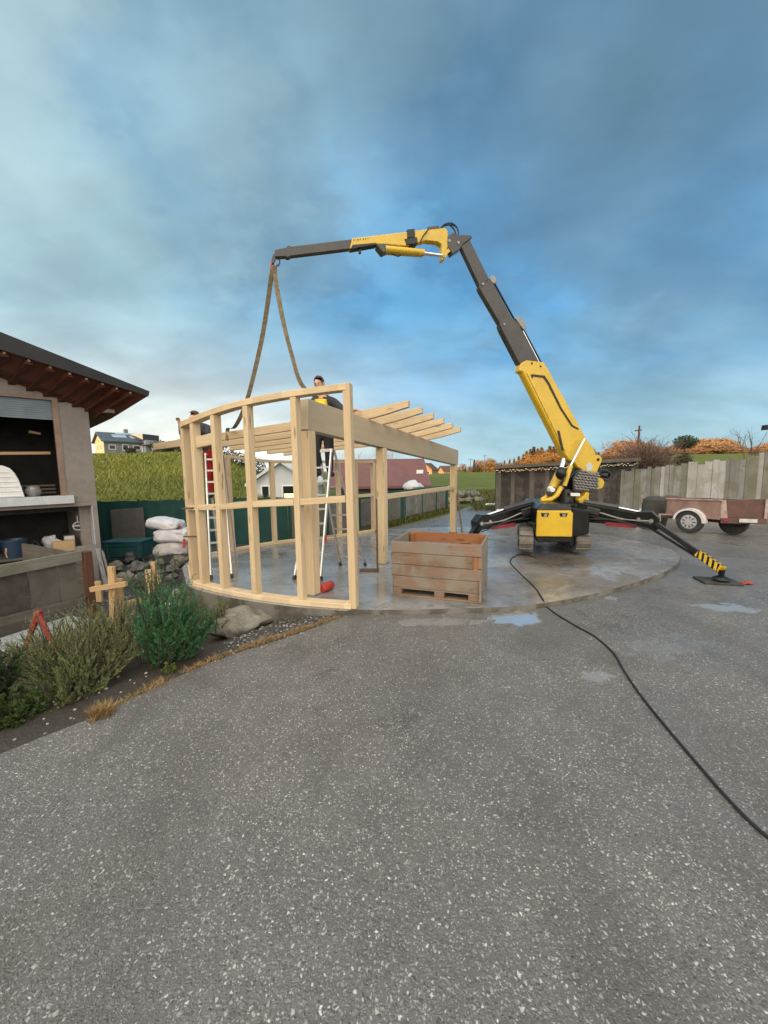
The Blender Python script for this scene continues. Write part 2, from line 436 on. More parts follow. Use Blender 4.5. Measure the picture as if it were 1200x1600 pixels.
M_SILL = plain('stone_sill', (0.52, 0.55, 0.57), 0.6, 0, 0.15, 5)
M_REVEAL = plain('pale_reveal', (0.48, 0.49, 0.51), 0.8, 0, 0.12, 4)
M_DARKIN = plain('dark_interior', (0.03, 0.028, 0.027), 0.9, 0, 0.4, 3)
M_ROOFDARK = plain('dark_roof_metal', (0.006, 0.0065, 0.008), 0.6, 0, 0.3, 4)
M_JAMB = plain('brown_frame', (0.27, 0.18, 0.14), 0.6, 0, 0.3, 5)
M_SHUTTER = plain('blue_grey_shutter', (0.17, 0.22, 0.265), 0.55, 0, 0.2, 4)
M_GREYSLAB = plain('grey_slab', (0.15, 0.135, 0.125), 0.85, 0, 0.25, 5, None, 0.4)
M_GREENMESH = plain('dark_green_screen', (0.012, 0.075, 0.06), 0.75, 0, 0.25, 3, (0.009, 0.055, 0.05), 0.3)
M_GREENBOX = plain('dark_teal_plastic', (0.025, 0.105, 0.115), 0.5, 0, 0.25, 5)
M_BAG = plain('white_woven_sack', (0.72, 0.71, 0.74), 0.55, 0, 0.18, 7, (0.58, 0.57, 0.60), 0.3)
M_TRLRED = plain('oxide_red_sheet', (0.125, 0.055, 0.042), 0.65, 0, 0.3, 5, (0.075, 0.045, 0.034), 0.1)
M_TRLPINK = plain('faded_red_sheet', (0.27, 0.175, 0.145), 0.65, 0, 0.3, 5, (0.19, 0.105, 0.085), 0.1)
M_TRLGREY = plain('chipped_corner_metal', (0.42, 0.36, 0.33), 0.6, 0, 0.3, 8, (0.28, 0.15, 0.12), 0.1)
M_FENDER = plain('pale_fender', (0.66, 0.65, 0.64), 0.45, 0, 0.15, 5)
M_PLATE = plain('dirty_number_plate', (0.58, 0.60, 0.54), 0.5, 0, 0.3, 9)
M_SKIN = plain('skin', (0.56, 0.33, 0.245), 0.55, 0, 0.15, 12, None, 0.05)
M_HAIR = plain('dark_brown_hair', (0.05, 0.03, 0.02), 0.7, 0, 0.3, 30)
M_JACKET = plain('black_work_jacket', (0.022, 0.024, 0.029), 0.85, 0, 0.3, 10, (0.034, 0.036, 0.042), 0.4)
M_TROUSER = plain('black_work_trousers', (0.018, 0.02, 0.026), 0.85, 0, 0.3, 10, (0.035, 0.037, 0.046), 0.4)
M_REDTR = plain('red_work_trousers', (0.36, 0.016, 0.02), 0.85, 0, 0.3, 10, None, 0.4)
M_YELVEST = plain('yellow_shirt', (0.80, 0.56, 0.02), 0.8, 0, 0.15, 10, None, 0.3)
M_BOOT = plain('dark_boot', (0.03, 0.026, 0.023), 0.7, 0, 0.3, 10)
M_EYE = plain('eye', (0.02, 0.015, 0.012), 0.3, 0, 0.1, 10, None, 0)
M_GREENFOIL = plain('pale_green_foil', (0.48, 0.70, 0.50), 0.5, 0, 0.2, 6)
M_STEELBROWN = plain('brown_steel', (0.14, 0.09, 0.06), 0.6, 0.3, 0.3, 9)

# ================================================================== GROUND
# foot of each stud of the curved front wall, standing on the slab
arc_b = [tuple(gp(px, py, 0.06)[:2]) for px, py in ((306, 911), (321, 917), (353, 925), (402, 934), (473, 943), (551, 949))]
def asphalt(name, wet0, base=1.0, stones=1.0):
    m, N, b = newmat(name)
    co = N.n('ShaderNodeTexCoord').outputs['Object']
    sp = N.n('ShaderNodeSeparateXYZ'); N.set(sp.inputs[0], co)
    wob = N.n('ShaderNodeTexNoise'); N.set(wob.inputs['Vector'], co); wob.inputs['Scale'].default_value = 55
    cow = N.mix(0.022, co, wob.outputs['Color'], 'ADD')
    def vor(scale):
        v = N.n('ShaderNodeTexVoronoi'); N.set(v.inputs['Vector'], cow); v.inputs['Scale'].default_value = scale
        s = N.n('ShaderNodeSeparateColor'); N.set(s.inputs[0], v.outputs['Color'])
        return v.outputs['Distance'], s.outputs[0], s.outputs[1]
    d1, a1, h1 = vor(76); d2, a2, h2 = vor(130); d3, a3, h3 = vor(40)
    big = N.noise(co, 0.55, 5, 0.6, 0.4); mid = N.noise(co, 3.2, 5, 0.62, 0.2); fine = N.noise(co, 60, 4, 0.65)
    binder = N.mix(N.smooth(mid, 0.3, 0.7), tuple(base * x for x in (0.086, 0.080, 0.073)), tuple(base * x for x in (0.145, 0.135, 0.122)))
    binder = N.mix(N.math('MULTIPLY', fine, 0.6), binder, tuple(base * x for x in (0.15, 0.145, 0.138)))
    binder = N.mix(N.smooth(N.math('MULTIPLY_ADD', mid, 0.4, N.math('MULTIPLY', big, 0.6)), 0.50, 0.62), binder, tuple(base * x for x in (0.066, 0.06, 0.054)))
    shape1 = N.smooth(d1, 0.50, 0.28); shape2 = N.smooth(d2, 0.55, 0.3); shape3 = N.smooth(d3, 0.36, 0.22)
    st1 = N.ramp(a1, [(0.0, (0.05, 0.047, 0.044)), (0.40, (0.14, 0.134, 0.126)), (0.72, (0.27, 0.26, 0.24)), (0.90, (0.52, 0.505, 0.47)), (1.0, (0.80, 0.77, 0.71))])
    st2 = N.ramp(a2, [(0.0, (0.06, 0.058, 0.055)), (0.5, (0.14, 0.135, 0.128)), (0.9, (0.30, 0.295, 0.28)), (1.0, (0.6, 0.585, 0.54))])
    c = N.mix(N.math('MULTIPLY', shape2, 0.75 * stones), binder, st2)
    show1 = N.math('MULTIPLY', shape1, N.smooth(N.math('MULTIPLY_ADD', mid, 0.6, h1), 0.42, 0.75))
    c = N.mix(N.math('MULTIPLY', show1, 0.72 * stones), c, st1)
    show3 = N.math('MULTIPLY', shape3, N.math('GREATER_THAN', h3, 0.955))
    c = N.mix(N.math('MULTIPLY', show3, 0.8 * stones), c, N.ramp(a3, [(0, (0.2, 0.2, 0.19)), (1, (0.5, 0.49, 0.44))]))
    # worn tracks, moss and damp stains
    lane = N.noise(N.mapping(co, (1.5, 0.28, 1), (0.4, 0, 0), (0, 0, R(-12))), 1.0, 4, 0.55, 0.3)
    c = N.mix(N.math('MULTIPLY', N.smooth(lane, 0.46, 0.66), 0.34), c, tuple(base * x for x in (0.07, 0.064, 0.056)))
    c = N.mix(N.math('MULTIPLY', N.smooth(N.noise(co, 0.9, 6, 0.65, 0.6), 0.52, 0.66), 0.40), c, tuple(base * x for x in (0.075, 0.068, 0.055)))
    # wetness: damp patches, wetter further from the camera towards the slab
    wy = N.smooth(sp.outputs[1], 2.2, 6.5)
    wn = N.noise(N.mapping(co, (1, 1.5, 1), (4.2, 1.1, 0)), 0.8, 5, 0.6, 0.5)
    wet = N.math('ADD', N.math('MULTIPLY_ADD', wy, 0.42, wet0), N.math('MULTIPLY', N.math('SUBTRACT', wn, 0.5), 1.8), clamp=True)
    # standing water in hollows beside the slab edge
    pud = None
    for (px, py, rx, ry, an, ps) in PUDDLES:
        g = gp(px, py)
        mp = N.n('ShaderNodeVectorMath', operation='SUBTRACT'); N.set(mp.inputs[0], co); mp.inputs[1].default_value = g
        r_ = N.n('ShaderNodeVectorRotate', rotation_type='Z_AXIS'); N.set(r_.inputs['Vector'], mp.outputs[0]); r_.inputs['Angle'].default_value = -an
        q = N.n('ShaderNodeVectorMath', operation='DIVIDE'); N.set(q.inputs[0], r_.outputs[0]); q.inputs[1].default_value = (rx, ry, 1)
        ln = N.n('ShaderNodeVectorMath', operation='LENGTH'); N.set(ln.inputs[0], q.outputs[0])
        e = N.math('ADD', ln.outputs['Value'], N.math('MULTIPLY', N.math('SUBTRACT', N.noise(co, 4.2, 6, 0.62, 0.6), 0.5), 2.6))
        k = N.math('MULTIPLY', N.smooth(e, 1.05, 0.70), ps)
        pud = k if pud is None else N.math('MAXIMUM', pud, k)
    water = N.math('MAXIMUM', N.smooth(wet, 0.90, 1.0), pud) if pud else N.smooth(wet, 0.9, 1.0)
    c = N.mix(N.math('MULTIPLY', wet, 0.30), c, (0.035, 0.034, 0.033))
    c = N.mix(N.math('MULTIPLY', water, 0.9), c, (0.27, 0.275, 0.28))  # water colour lightened to stand in for the bright sky reflection
    c = N.mix(1.0, c, (1.03, 1.02, 1.01), 'MULTIPLY')
    N.set(b.inputs['Base Color'], c)
    rgh = N.math('MULTIPLY_ADD', wet, -0.46, 0.58)
    N.set(b.inputs['IOR'], N.math('ADD', N.math('MULTIPLY_ADD', wet, 0.4, 1.45), N.math('MULTIPLY', water, 3.0)))
    rgh = N.mix(water, rgh, (0.03, 0.03, 0.03))
    N.set(b.inputs['Roughness'], rgh)
    h = N.math('ADD', N.math('MULTIPLY', shape2, 0.35), N.math('MULTIPLY', show1, 0.6))
    h = N.math('ADD', h, N.math('MULTIPLY', fine, 0.4))
    h = N.math('MULTIPLY', h, N.math('SUBTRACT', 1.0, N.math('MULTIPLY', water, 0.985)))
    h = N.math('MULTIPLY', h, N.math('MULTIPLY_ADD', wet, -0.6, 1.0))
    bump(N, b, h, 0.7, 0.006)
    return m
PUDDLES = [(806, 966, 0.30, 0.22, 0.1, 1.0), (1138, 950, 0.30, 0.15, -0.25, 0.8), (955, 935, 0.10, 0.09, 0.1, 0.9), (935, 1056, 0.22, 0.09, 0.2, 0.35), (690, 972, 0.5, 0.12, 0.0, 0.4), (1040, 1010, 0.5, 0.2, 0.3, 0.10)]
M_YARD = asphalt('wet_exposed_asphalt', 0.12)

def slabmat():
    m, N, b = newmat('wet_concrete_slab')
    co = N.n('ShaderNodeTexCoord').outputs['Object']
    n1 = N.noise(co, 0.9, 6, 0.62, 0.5); n2 = N.noise(co, 7, 5, 0.65, 0.3); n3 = N.noise(co, 55, 3, 0.6)
    c = N.mix(N.smooth(n1, 0.35, 0.65), (0.27, 0.265, 0.26), (0.165, 0.158, 0.15))
    c = N.mix(N.math('MULTIPLY', N.smooth(n2, 0.5, 0.72), 0.6), c, (0.085, 0.07, 0.052))
    c = N.mix(N.math('MULTIPLY', N.smooth(n2, 0.45, 0.25), 0.4), c, (0.26, 0.25, 0.24))
    sp = N.n('ShaderNodeSeparateXYZ'); N.set(sp.inputs[0], co)
    # shadow under the machine, painted dark into the slab colour
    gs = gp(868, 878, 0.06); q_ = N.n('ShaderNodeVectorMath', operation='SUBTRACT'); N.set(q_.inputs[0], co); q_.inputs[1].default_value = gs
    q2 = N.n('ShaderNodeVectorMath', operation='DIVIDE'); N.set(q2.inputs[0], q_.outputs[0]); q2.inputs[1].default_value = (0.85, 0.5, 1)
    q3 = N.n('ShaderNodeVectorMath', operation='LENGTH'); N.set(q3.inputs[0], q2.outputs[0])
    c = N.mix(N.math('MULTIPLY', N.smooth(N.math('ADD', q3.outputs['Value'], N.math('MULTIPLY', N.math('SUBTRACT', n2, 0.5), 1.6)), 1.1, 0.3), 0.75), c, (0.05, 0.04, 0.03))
    # trampled earth carried onto the right part of the slab, round the machine
    mud = N.math('MULTIPLY', N.smooth(N.math('MULTIPLY_ADD', n1, 0.6, N.math('MULTIPLY', n2, 0.4)), 0.44, 0.56), N.smooth(sp.outputs[0], 1.3, 2.6))
    c = N.mix(N.math('MULTIPLY', mud, 0.6), c, (0.14, 0.108, 0.078))
    crumb = N.math('MULTIPLY', N.smooth(N.noise(N.mapping(co, (1, 2.2, 1)), 5.5, 6, 0.7, 0.6), 0.60, 0.68), N.smooth(sp.outputs[0], 1.8, 3.2))
    c = N.mix(N.math('MULTIPLY', crumb, 0.75), c, (0.06, 0.048, 0.036))
    N.set(b.inputs['Base Color'], c)
    w = N.noise(N.mapping(co, (1, 1.3, 1), (2.2, 5.1, 0)), 1.1, 6, 0.6, 0.6)
    r = N.ramp(w, [(0.36, 0.08), (0.50, 0.18), (0.66, 0.40)])
    r = N.math('ADD', r, N.math('MULTIPLY', mud, 0.2))
    N.set(b.inputs['Roughness'], r); b.inputs['IOR'].default_value = 1.75
    bump(N, b, N.math('MULTIPLY_ADD', n3, 0.5, n2), 0.22, 0.008)
    return m
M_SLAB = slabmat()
def slabedge():
    m, N, b = newmat('damp_concrete_edge')
    co = N.n('ShaderNodeTexCoord').outputs['Object']
    n1 = N.noise(co, 3, 6, 0.65, 0.4); n2 = N.noise(co, 30, 3, 0.6)
    c = N.mix(N.smooth(n1, 0.4, 0.6), (0.17, 0.16, 0.14), (0.075, 0.068, 0.05))
    N.set(b.inputs['Base Color'], c); b.inputs['Roughness'].default_value = 0.7
    bump(N, b, n2, 0.4, 0.01); return m
M_EDGE = slabedge()
def soilmat():
    m, N, b = newmat('dark_soil_and_grit')
    co = N.n('ShaderNodeTexCoord').outputs['Object']
    v = N.n('ShaderNodeTexVoronoi'); N.set(v.inputs['Vector'], co); v.inputs['Scale'].default_value = 38
    s = N.n('ShaderNodeSeparateColor'); N.set(s.inputs[0], v.outputs['Color'])
    n1 = N.noise(co, 2.2, 5, 0.6, 0.4); n2 = N.noise(co, 25, 4, 0.7)
    c = N.mix(n2, (0.022, 0.017, 0.012), (0.055, 0.043, 0.03))
    st = N.ramp(s.outputs[0], [(0, (0.04, 0.04, 0.04)), (0.6, (0.11, 0.108, 0.105)), (0.93, (0.24, 0.235, 0.225)), (1, (0.55, 0.54, 0.5))])
    sp = N.n('ShaderNodeSeparateXYZ'); N.set(sp.inputs[0], co)
    # grit lies near the slab (x > -1.7) and on the path behind (y > 5.4)
    grit = N.math('MAXIMUM', N.smooth(N.math('ADD', sp.outputs[0], N.math('MULTIPLY', n1, 0.8)), -1.5, -0.9), N.smooth(N.math('ADD', sp.outputs[1], N.math('MULTIPLY', n1, 1.0)), 5.4, 6.0))
    grit = N.math('MULTIPLY', grit, N.smooth(v.outputs['Distance'], 0.62, 0.3))
    c = N.mix(grit, c, st)
    N.set(b.inputs['Base Color'], c); N.set(b.inputs['Roughness'], N.math('MULTIPLY_ADD', n1, 0.5, 0.35))
    bump(N, b, N.math('ADD', n2, N.math('MULTIPLY', grit, 0.8)), 0.7, 0.02)
    return m
M_SOIL = soilmat()
def grassmat():
    m, N, b = newmat('meadow_grass')
    co = N.n('ShaderNodeTexCoord').outputs['Object']
    n0 = N.noise(co, 0.02, 4, 0.6, 0.6); n1 = N.noise(co, 0.35, 5, 0.65, 0.4); n2 = N.noise(co, 3.0, 5, 0.7, 0.3); n3 = N.noise(co, 22, 3, 0.7)
    c = N.mix(N.smooth(n2, 0.3, 0.7), (0.070, 0.10, 0.018), (0.145, 0.165, 0.032))
    c = N.mix(N.smooth(n1, 0.4, 0.65), c, (0.195, 0.185, 0.045))
    c = N.mix(N.math('MULTIPLY', N.smooth(n0, 0.42, 0.6), 0.6), c, (0.065, 0.135, 0.028))
    c = N.mix(N.math('MULTIPLY', n3, 0.45), c, (0.028, 0.045, 0.012))
    N.set(b.inputs['Base Color'], c); b.inputs['Roughness'].default_value = 0.85; b.inputs['Specular IOR Level'].default_value = 0.15
    bump(N, b, N.math('ADD', n2, n3), 0.8, 0.12)
    return m
M_GRASS = grassmat()

def inpoly(x, y, P):
    ins = False; n = len(P); j = n - 1
    for i in range(n):
        if (P[i][1] > y) != (P[j][1] > y) and x < (P[j][0] - P[i][0]) * (y - P[i][1]) / (P[j][1] - P[i][1]) + P[i][0]: ins = not ins
        j = i
    return ins
def segdist(x, y, pts):
    best = 1e9
    for (a, b) in zip(pts[:-1], pts[1:]):
        ax, ay = a[0], a[1]; dx, dy = b[0] - ax, b[1] - ay
        t = max(0, min(1, ((x - ax) * dx + (y - ay) * dy) / (dx * dx + dy * dy)))
        best = min(best, math.hypot(x - ax - dx * t, y - ay - dy * t))
    return best
def sst(x, a, b):
    t = max(0.0, min(1.0, (x - a) / (b - a))); return t * t * (3 - 2 * t)

BED_EDGE = [(-9, -2.6), (-5.2, -0.2)] + [tuple(gp(*p)[:2]) for p in ((0, 1178), (70, 1150), (140, 1123), (220, 1085), (300, 1047), (365, 1022), (430, 1002), (500, 978), (550, 956))]
road_l = [tuple(gp(*p)[:2]) for p in ((563, 834), (640, 819), (700, 804), (728, 793), (748, 786))]
road_r = [tuple(gp(*p)[:2]) for p in ((768, 787), (775, 796))]
YARD = BED_EDGE + [(-0.3, 4.9), (-0.9, 10.2)] + road_l + road_r + [(4.3, 15.2), (9.6, 15.6), (13, 11.5), (30, 9), (30, -14), (-9, -14)]
mb = MB(); mb.add([V(x, y, 0) for x, y in YARD], [list(range(len(YARD)))])
mb.build('yard_road', M_YARD, kind='structure')

SLAB_F = [gp(px, py, 0.06) for px, py in ((551, 952), (590, 953), (640, 953), (700, 951), (775, 949), (830, 945), (885, 937), (940, 925), (1000, 908), (1040, 893), (1060, 880), (1063, 870), (1050, 859), (1010, 848), (955, 838))]
SLAB_B = [(4.6, 10.5), (1.6, 10.9), (-0.2, 10.6), (-1.0, 9.85), (-1.75, 9.35), (-2.65, 8.85), (-3.32, 8.02), (-3.70, 7.24), (-3.55, 6.6)] + [(x - .075, y - .12) for x, y in arc_b]
SL = [V(p.x, p.y, 0.06) for p in SLAB_F] + [V(x, y, 0.06) for x, y in SLAB_B]
mb = MB(); n = len(SL)
mb.add(SL, [list(range(n))], 0)
low = [V(p.x + 0.0, p.y, -0.85) for p in SL]
mb.add(SL + low, [[i, (i + 1) % n, n + (i + 1) % n, n + i] for i in range(n)], 1)
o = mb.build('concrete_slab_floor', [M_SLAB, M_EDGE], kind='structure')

# garden ground: planting bed falling from the asphalt edge to a gravel path
def garden_z(x, y):
    dd = segdist(x, y, BED_EDGE[1:])
    z = -0.015 - 0.30 * sst(dd, 0.12, 1.5) + 0.05 * mnoise.noise(Vector((x * 1.3, y * 1.3, 0))) * sst(dd, 0.1, 0.6) + 0.02 * mnoise.noise(Vector((x * 6, y * 6, 3))) * sst(dd, .05, .3)
    return z
gx = [-10.5 + 0.11 * i for i in range(96)]; gy = [-1.0 + 0.11 * i for i in range(106)]
vs = []
for y in gy:
    for x in gx:
        ins = inpoly(x, y, YARD)
        vs.append(V(x, y, -0.05 if ins else garden_z(x, y)))
nx = len(gx)
mb = MB(); mb.add(vs, [[j * nx + i, j * nx + i + 1, (j + 1) * nx + i + 1, (j + 1) * nx + i] for j in range(len(gy) - 1) for i in range(nx - 1)])
mb.build('garden_path_ground', M_SOIL, smooth=True, kind='structure')

# terrain sheet to the horizon
def terr_z(x, y):
    if -10.3 < x < 0.0 and -0.8 < y < 10.4: return -0.95
    z = -0.06
    q = x / max(y, 4.0)
    if y > 8:
        hill = 0.108 * max(0, min(y - 10.6, 44)) * sst(-q, 0.20, 0.50)
        z += hill
        z += 0.046 * max(0, min(y - 18, 150)) * sst(q, 0.45, 0.72)
        z += 0.10 * mnoise.noise(Vector((x * .12, y * .12, 0))) * sst(y, 16, 30)
    t = .85 * x + .52 * y; l = -.52 * x + .85 * y
    z += 27.0 * math.exp(-((t + 92) / 22.0) ** 2) * sst(l, 34, 16) * sst(l, -130, -60)  # added unseen hill behind and left, keeps the low sun off the foreground
    return z
def axis(lo, hi, d0, near):
    out = []; x = 0
    while x < hi: out.append(x); x += d0 if x < near else d0 * (1 + (x - near) * .10)
    out.append(hi); neg = []; x = -d0
    while x > lo: neg.append(x); x -= d0 if -x < near else d0 * (1 + (-x - near) * .10)
    neg.append(lo); return neg[::-1] + out
tx = axis(-1500, 1500, 0.9, 28); ty = axis(-1500, 1500, 0.9, 40)
nx = len(tx); vs = [V(x, y, terr_z(x, y)) for y in ty for x in tx]
mb = MB(); mb.add(vs, [[j * nx + i, j * nx + i + 1, (j + 1) * nx + i + 1, (j + 1) * nx + i] for j in range(len(ty) - 1) for i in range(nx - 1)])
mb.build('field_terrain', M_GRASS, smooth=True, fix=False, kind='structure')

# grass tufts on the hillside and verges
M_BLADE = leafmat('grass_blade', (0.095, 0.125, 0.018), (0.185, 0.205, 0.034), (0.29, 0.255, 0.065), 0.6)
def blades(mb, x, y, z, h, n, spread, w=0.012, lean=0.5):
    for k in range(n):
        a = random.random() * 6.283; r = spread * math.sqrt(random.random())
        b = V(x + r * math.cos(a), y + r * math.sin(a), z); hh = h * random.uniform(.55, 1.15)
        l = lean * hh; a2 = random.random() * 6.283
        tip = b + V(l * math.cos(a2), l * math.sin(a2), hh); s = V(-math.sin(a), math.cos(a), 0) * w
        mid = b + (tip - b) * .55 + V(0, 0, hh * .12)
        mb.add([b - s, b + s, mid + s * .7, mid - s * .7, tip], [[0, 1, 2, 3], [3, 2, 4]])
mb = MB()
for k in range(6500):
    y = 10.2 + 38 * random.random() ** 1.6; x = -y * random.uniform(0.16, 0.82)
    if segdist(x, y, [(-9, 10.2), (-5, 10.3), (-0.6, 11.3)]) < .15 or (y < 10.5 and x > -8): continue
    if x > -0.9 - (y - 11) * .3 and y < 26: continue
    s = y / 14.0
    blades(mb, x, y, terr_z(x, y) - .02, 0.20 * (0.7 + .45 * s), 5, 0.25 * s, 0.011 * s, 0.9)
tag(mb.build('grass', M_BLADE, fix=False), 'yellow green meadow grass growing on the hillside behind the fence', 'grass', kind='stuff')
M_VERGE = leafmat('verge_blade', (0.05, 0.075, 0.012), (0.10, 0.11, 0.025), (0.17, 0.14, 0.05), 2.0)
mb = MB()
for k in range(900):
    t = random.random(); i = 0
    a = V(*road_l[0], 0); b = V(*road_l[3], 0); c = V(-0.75, 11.05, 0); d2 = V(2.8, 16.9, 0)
    p = (a.lerp(b, t)).lerp(c.lerp(d2, t), random.random() ** .8)
    blades(mb, p.x - .1, p.y, -0.05, 0.14, 5, 0.14, .012, .8)
for k in range(500):
    y = random.uniform(15.6, 30); x = y * random.uniform(.235, .30)
    blades(mb, x, y, -.05, .22, 5, .3, .02, .8)
tag(mb.build('verge_grass', M_VERGE, fix=False), 'short rough grass along the verges of the wet lane', 'grass', kind='stuff')

# dry straw-coloured grass edge between the asphalt and the bed
M_DRY = leafmat('dry_grass_blade', (0.17, 0.10, 0.042), (0.30, 0.195, 0.085), (0.42, 0.30, 0.14), 5.0, 0.8)
mb = MB()
EDGE = [gp(*p) for p in ((152, 1118), (185, 1103), (220, 1085), (300, 1047), (365, 1020), (430, 1000), (500, 976), (548, 957))]
for a, b in zip(EDGE[:-1], EDGE[1:]):
    L = (b - a).length
    for k in range(int(L * 420)):
        p = a.lerp(b, random.random()); nn = V(-(b - a).y, (b - a).x, 0).normalized()
        if mnoise.noise(p * 5.5) < -.42: continue
        kk = 1 + .9 * mnoise.noise(p * 3.1 + V(7, 0, 0))
        p = p + nn * random.gauss(0.03, 0.024 * kk)
        blades(mb, p.x, p.y, -.02, 0.045 * kk, 3, 0.016, .0024, 1.2)
for k in range(140):
    p = gp(158, 1118); blades(mb, p.x + random.gauss(0, .03), p.y + random.gauss(0, .025), -.01, .09, 3, .02, .003, .8)
tag(mb.build('dry_grass', M_DRY, fix=False), 'dry straw coloured grass edging between asphalt and planting bed', 'grass', kind='stuff')
# loose pale grit along the bed edge
mb = MB()
for k in range(420):
    if random.random() < .55: p = gp(random.uniform(350, 545), random.uniform(960, 1040))
    else: p = gp(random.uniform(0, 560), 0 + random.uniform(1000, 1180))
    if inpoly(p.x, p.y, YARD) and segdist(p.x, p.y, BED_EDGE) > .06: continue
    z = garden_z(p.x, p.y) if not inpoly(p.x, p.y, YARD) else 0
    r = random.uniform(.006, .017)
    mb.blob((p.x, p.y, z + r * .4), (r, r * .8, r * .6), k, .25, 1)
M_GRIT = plain('pale_grit', (0.34, 0.33, 0.31), 0.7, 0, 0.4, 30, (0.14, 0.135, 0.13), 0.1)
tag(mb.build('gravel', M_GRIT), 'loose pale gravel scattered over the dark soil of the bed', 'gravel', kind='stuff')

# ================================================================== TIMBER FRAME
FR = thing('timber_carport', 'unfinished oval carport of pale spruce timber with heavy beam and rafters', 'carport', (-1.0, 6.5, 0.06))
UD = V(0.489, 0.872, 0).normalized(); VD = V(UD.y, -UD.x, 0)
Z0 = 0.06
arc_t = [onplane(px, py, V(x, y, 0), V(0, 1, 0)).z for (px, py), (x, y) in zip(((297, 661), (309, 653), (340, 640), (387, 625), (454, 611), (545, 600)), arc_b)]
# front curved wall: plates follow the arc, studs stand between them
def plate(mb, pts, w, h):
    n = len(pts); L = []; Rr = []
    for i, p in enumerate(pts):
        t = (pts[min(i + 1, n - 1)] - pts[max(i - 1, 0)]); t.z = 0; t.normalize(); s = V(t.y, -t.x, 0) * w / 2
        L.append(p - s); Rr.append(p + s)
    acc = random.random() * 5; zz = V(0, 0, h)
    for i in range(n - 1):
        d_ = (pts[i + 1] - pts[i]).length
        a = [L[i], Rr[i], Rr[i] + zz, L[i] + zz, L[i + 1], Rr[i + 1], Rr[i + 1] + zz, L[i + 1] + zz]
        fs = [[0, 1, 5, 4], [1, 2, 6, 5], [2, 3, 7, 6], [3, 0, 4, 7]]; us = []
        for k, sd in enumerate((w, h, w, h)): us.append([(acc, k * .4), (acc, k * .4 + sd), (acc + d_, k * .4 + sd), (acc + d_, k * .4)])
        if i == 0: fs.append([3, 2, 1, 0]); us.append([(0, 0), (0, .1), (.02, .1), (.02, 0)])
        if i == n - 2: fs.append([4, 5, 6, 7]); us.append([(0, 0), (0, .1), (.02, .1), (.02, 0)])
        mb.add(a, fs, 0, us); acc += d_
base_pts = bez([V(-3.35, 6.55, Z0)] + [V(x, y, Z0) for x, y in arc_b] + [], 5)
mb = MB(); plate(mb, base_pts, 0.14, 0.06); mb.build('bottom_plate', M_SPRUCE, FR, bevel=.004)
top_pts = bez([V(-3.30, 6.5, arc_t[0] - .16)] + [V(x, y, z - 0.075) for (x, y), z in zip(arc_b, arc_t)], 5)
mb = MB(); plate(mb, top_pts, 0.13, 0.075); mb.build('top_plate', M_SPRUCE, FR, bevel=.004)
# kept clear of the plates: studs run between them
for i, ((x, y), z) in enumerate(zip(arc_b, arc_t)):
    a = V(x, y, Z0 + 0.058); b = V(x, y, z - 0.073)
    t = V(*(arc_b[min(i + 1, 5)]), 0) - V(*(arc_b[max(i - 1, 0)]), 0); t.normalize()
    w = 0.076 if i < 5 else 0.085
    if i == 5: b = V(x, y, z + .004); a = V(x + .02, y, Z0)
    mb = MB(); mb.bar(a, b, w, 0.115, V(t.y, -t.x, 0)); mb.build('stud', M_SPRUCE, FR, bevel=.004)
for (x, y, zt) in ((-3.23, 6.36, arc_t[0] - .13),):
    mb = MB(); mb.bar((x, y, Z0 + .058), (x, y, zt), .08, .115, (1, .5, 0)); mb.build('stud', M_SPRUCE, FR, bevel=.004)
# mid rails between the studs of the curved wall
rz = [1.19, 1.215, 1.24, 1.29, 1.33, 1.375]
for i in range(5):
    a = V(*arc_b[i], rz[i]); b = V(*arc_b[i + 1], rz[i + 1]); t = (b - a).normalized()
    mb = MB(); mb.bar(a + t * .039, b - t * .042, 0.11, 0.075); mb.build('mid_rail', M_SPRUCE, FR, bevel=.004)
mb = MB(); a = V(*arc_b[1], arc_t[1] - .34); b = V(*arc_b[2], arc_t[2] - .37); t = (b - a).normalized()
mb.bar(a + t * .039, b - t * .039, .06, .15); mb.build('blocking', M_SPRUCE, FR, bevel=.004)
# main glulam beam and its posts
BA = V(-1.00, 4.95, 0); BT = 0.15
def beam_top(u): return 2.605 - 0.0715 * u
E_ = 5.88
lo = [BA + UD * 0 + V(0, 0, beam_top(0) - .385), BA + UD * E_ + V(0, 0, beam_top(E_) - .385)]
hi = [BA + V(0, 0, beam_top(0)), BA + UD * E_ + V(0, 0, beam_top(E_))]
mb = MB(); mb.bar((lo[0] + hi[0]) / 2, (lo[1] + hi[1]) / 2, BT, .385); mb.build('main_beam', M_GLULAM, FR, bevel=.006)
for (u, off, ww, nm) in ((0.07, 0.0, .15, 'post'), (1.98, 0.0, .15, 'post'), (5.74, 0.0, .15, 'post')):
    p = BA + UD * u + VD * off
    mb = MB(); mb.bar(p + V(0, 0, Z0 + .012), p + V(0, 0, beam_top(u) - .387), ww, ww * .92, UD)
    po = mb.build(nm, M_SPRUCE if u < 5 else M_SPRUCE, FR, bevel=.005)
    mb = MB(); mb.box(p + V(0, 0, Z0 + .006), (.17, .17, .012), math.atan2(UD.y, UD.x)); mb.build('post_foot', M_GREYPLATE, po)
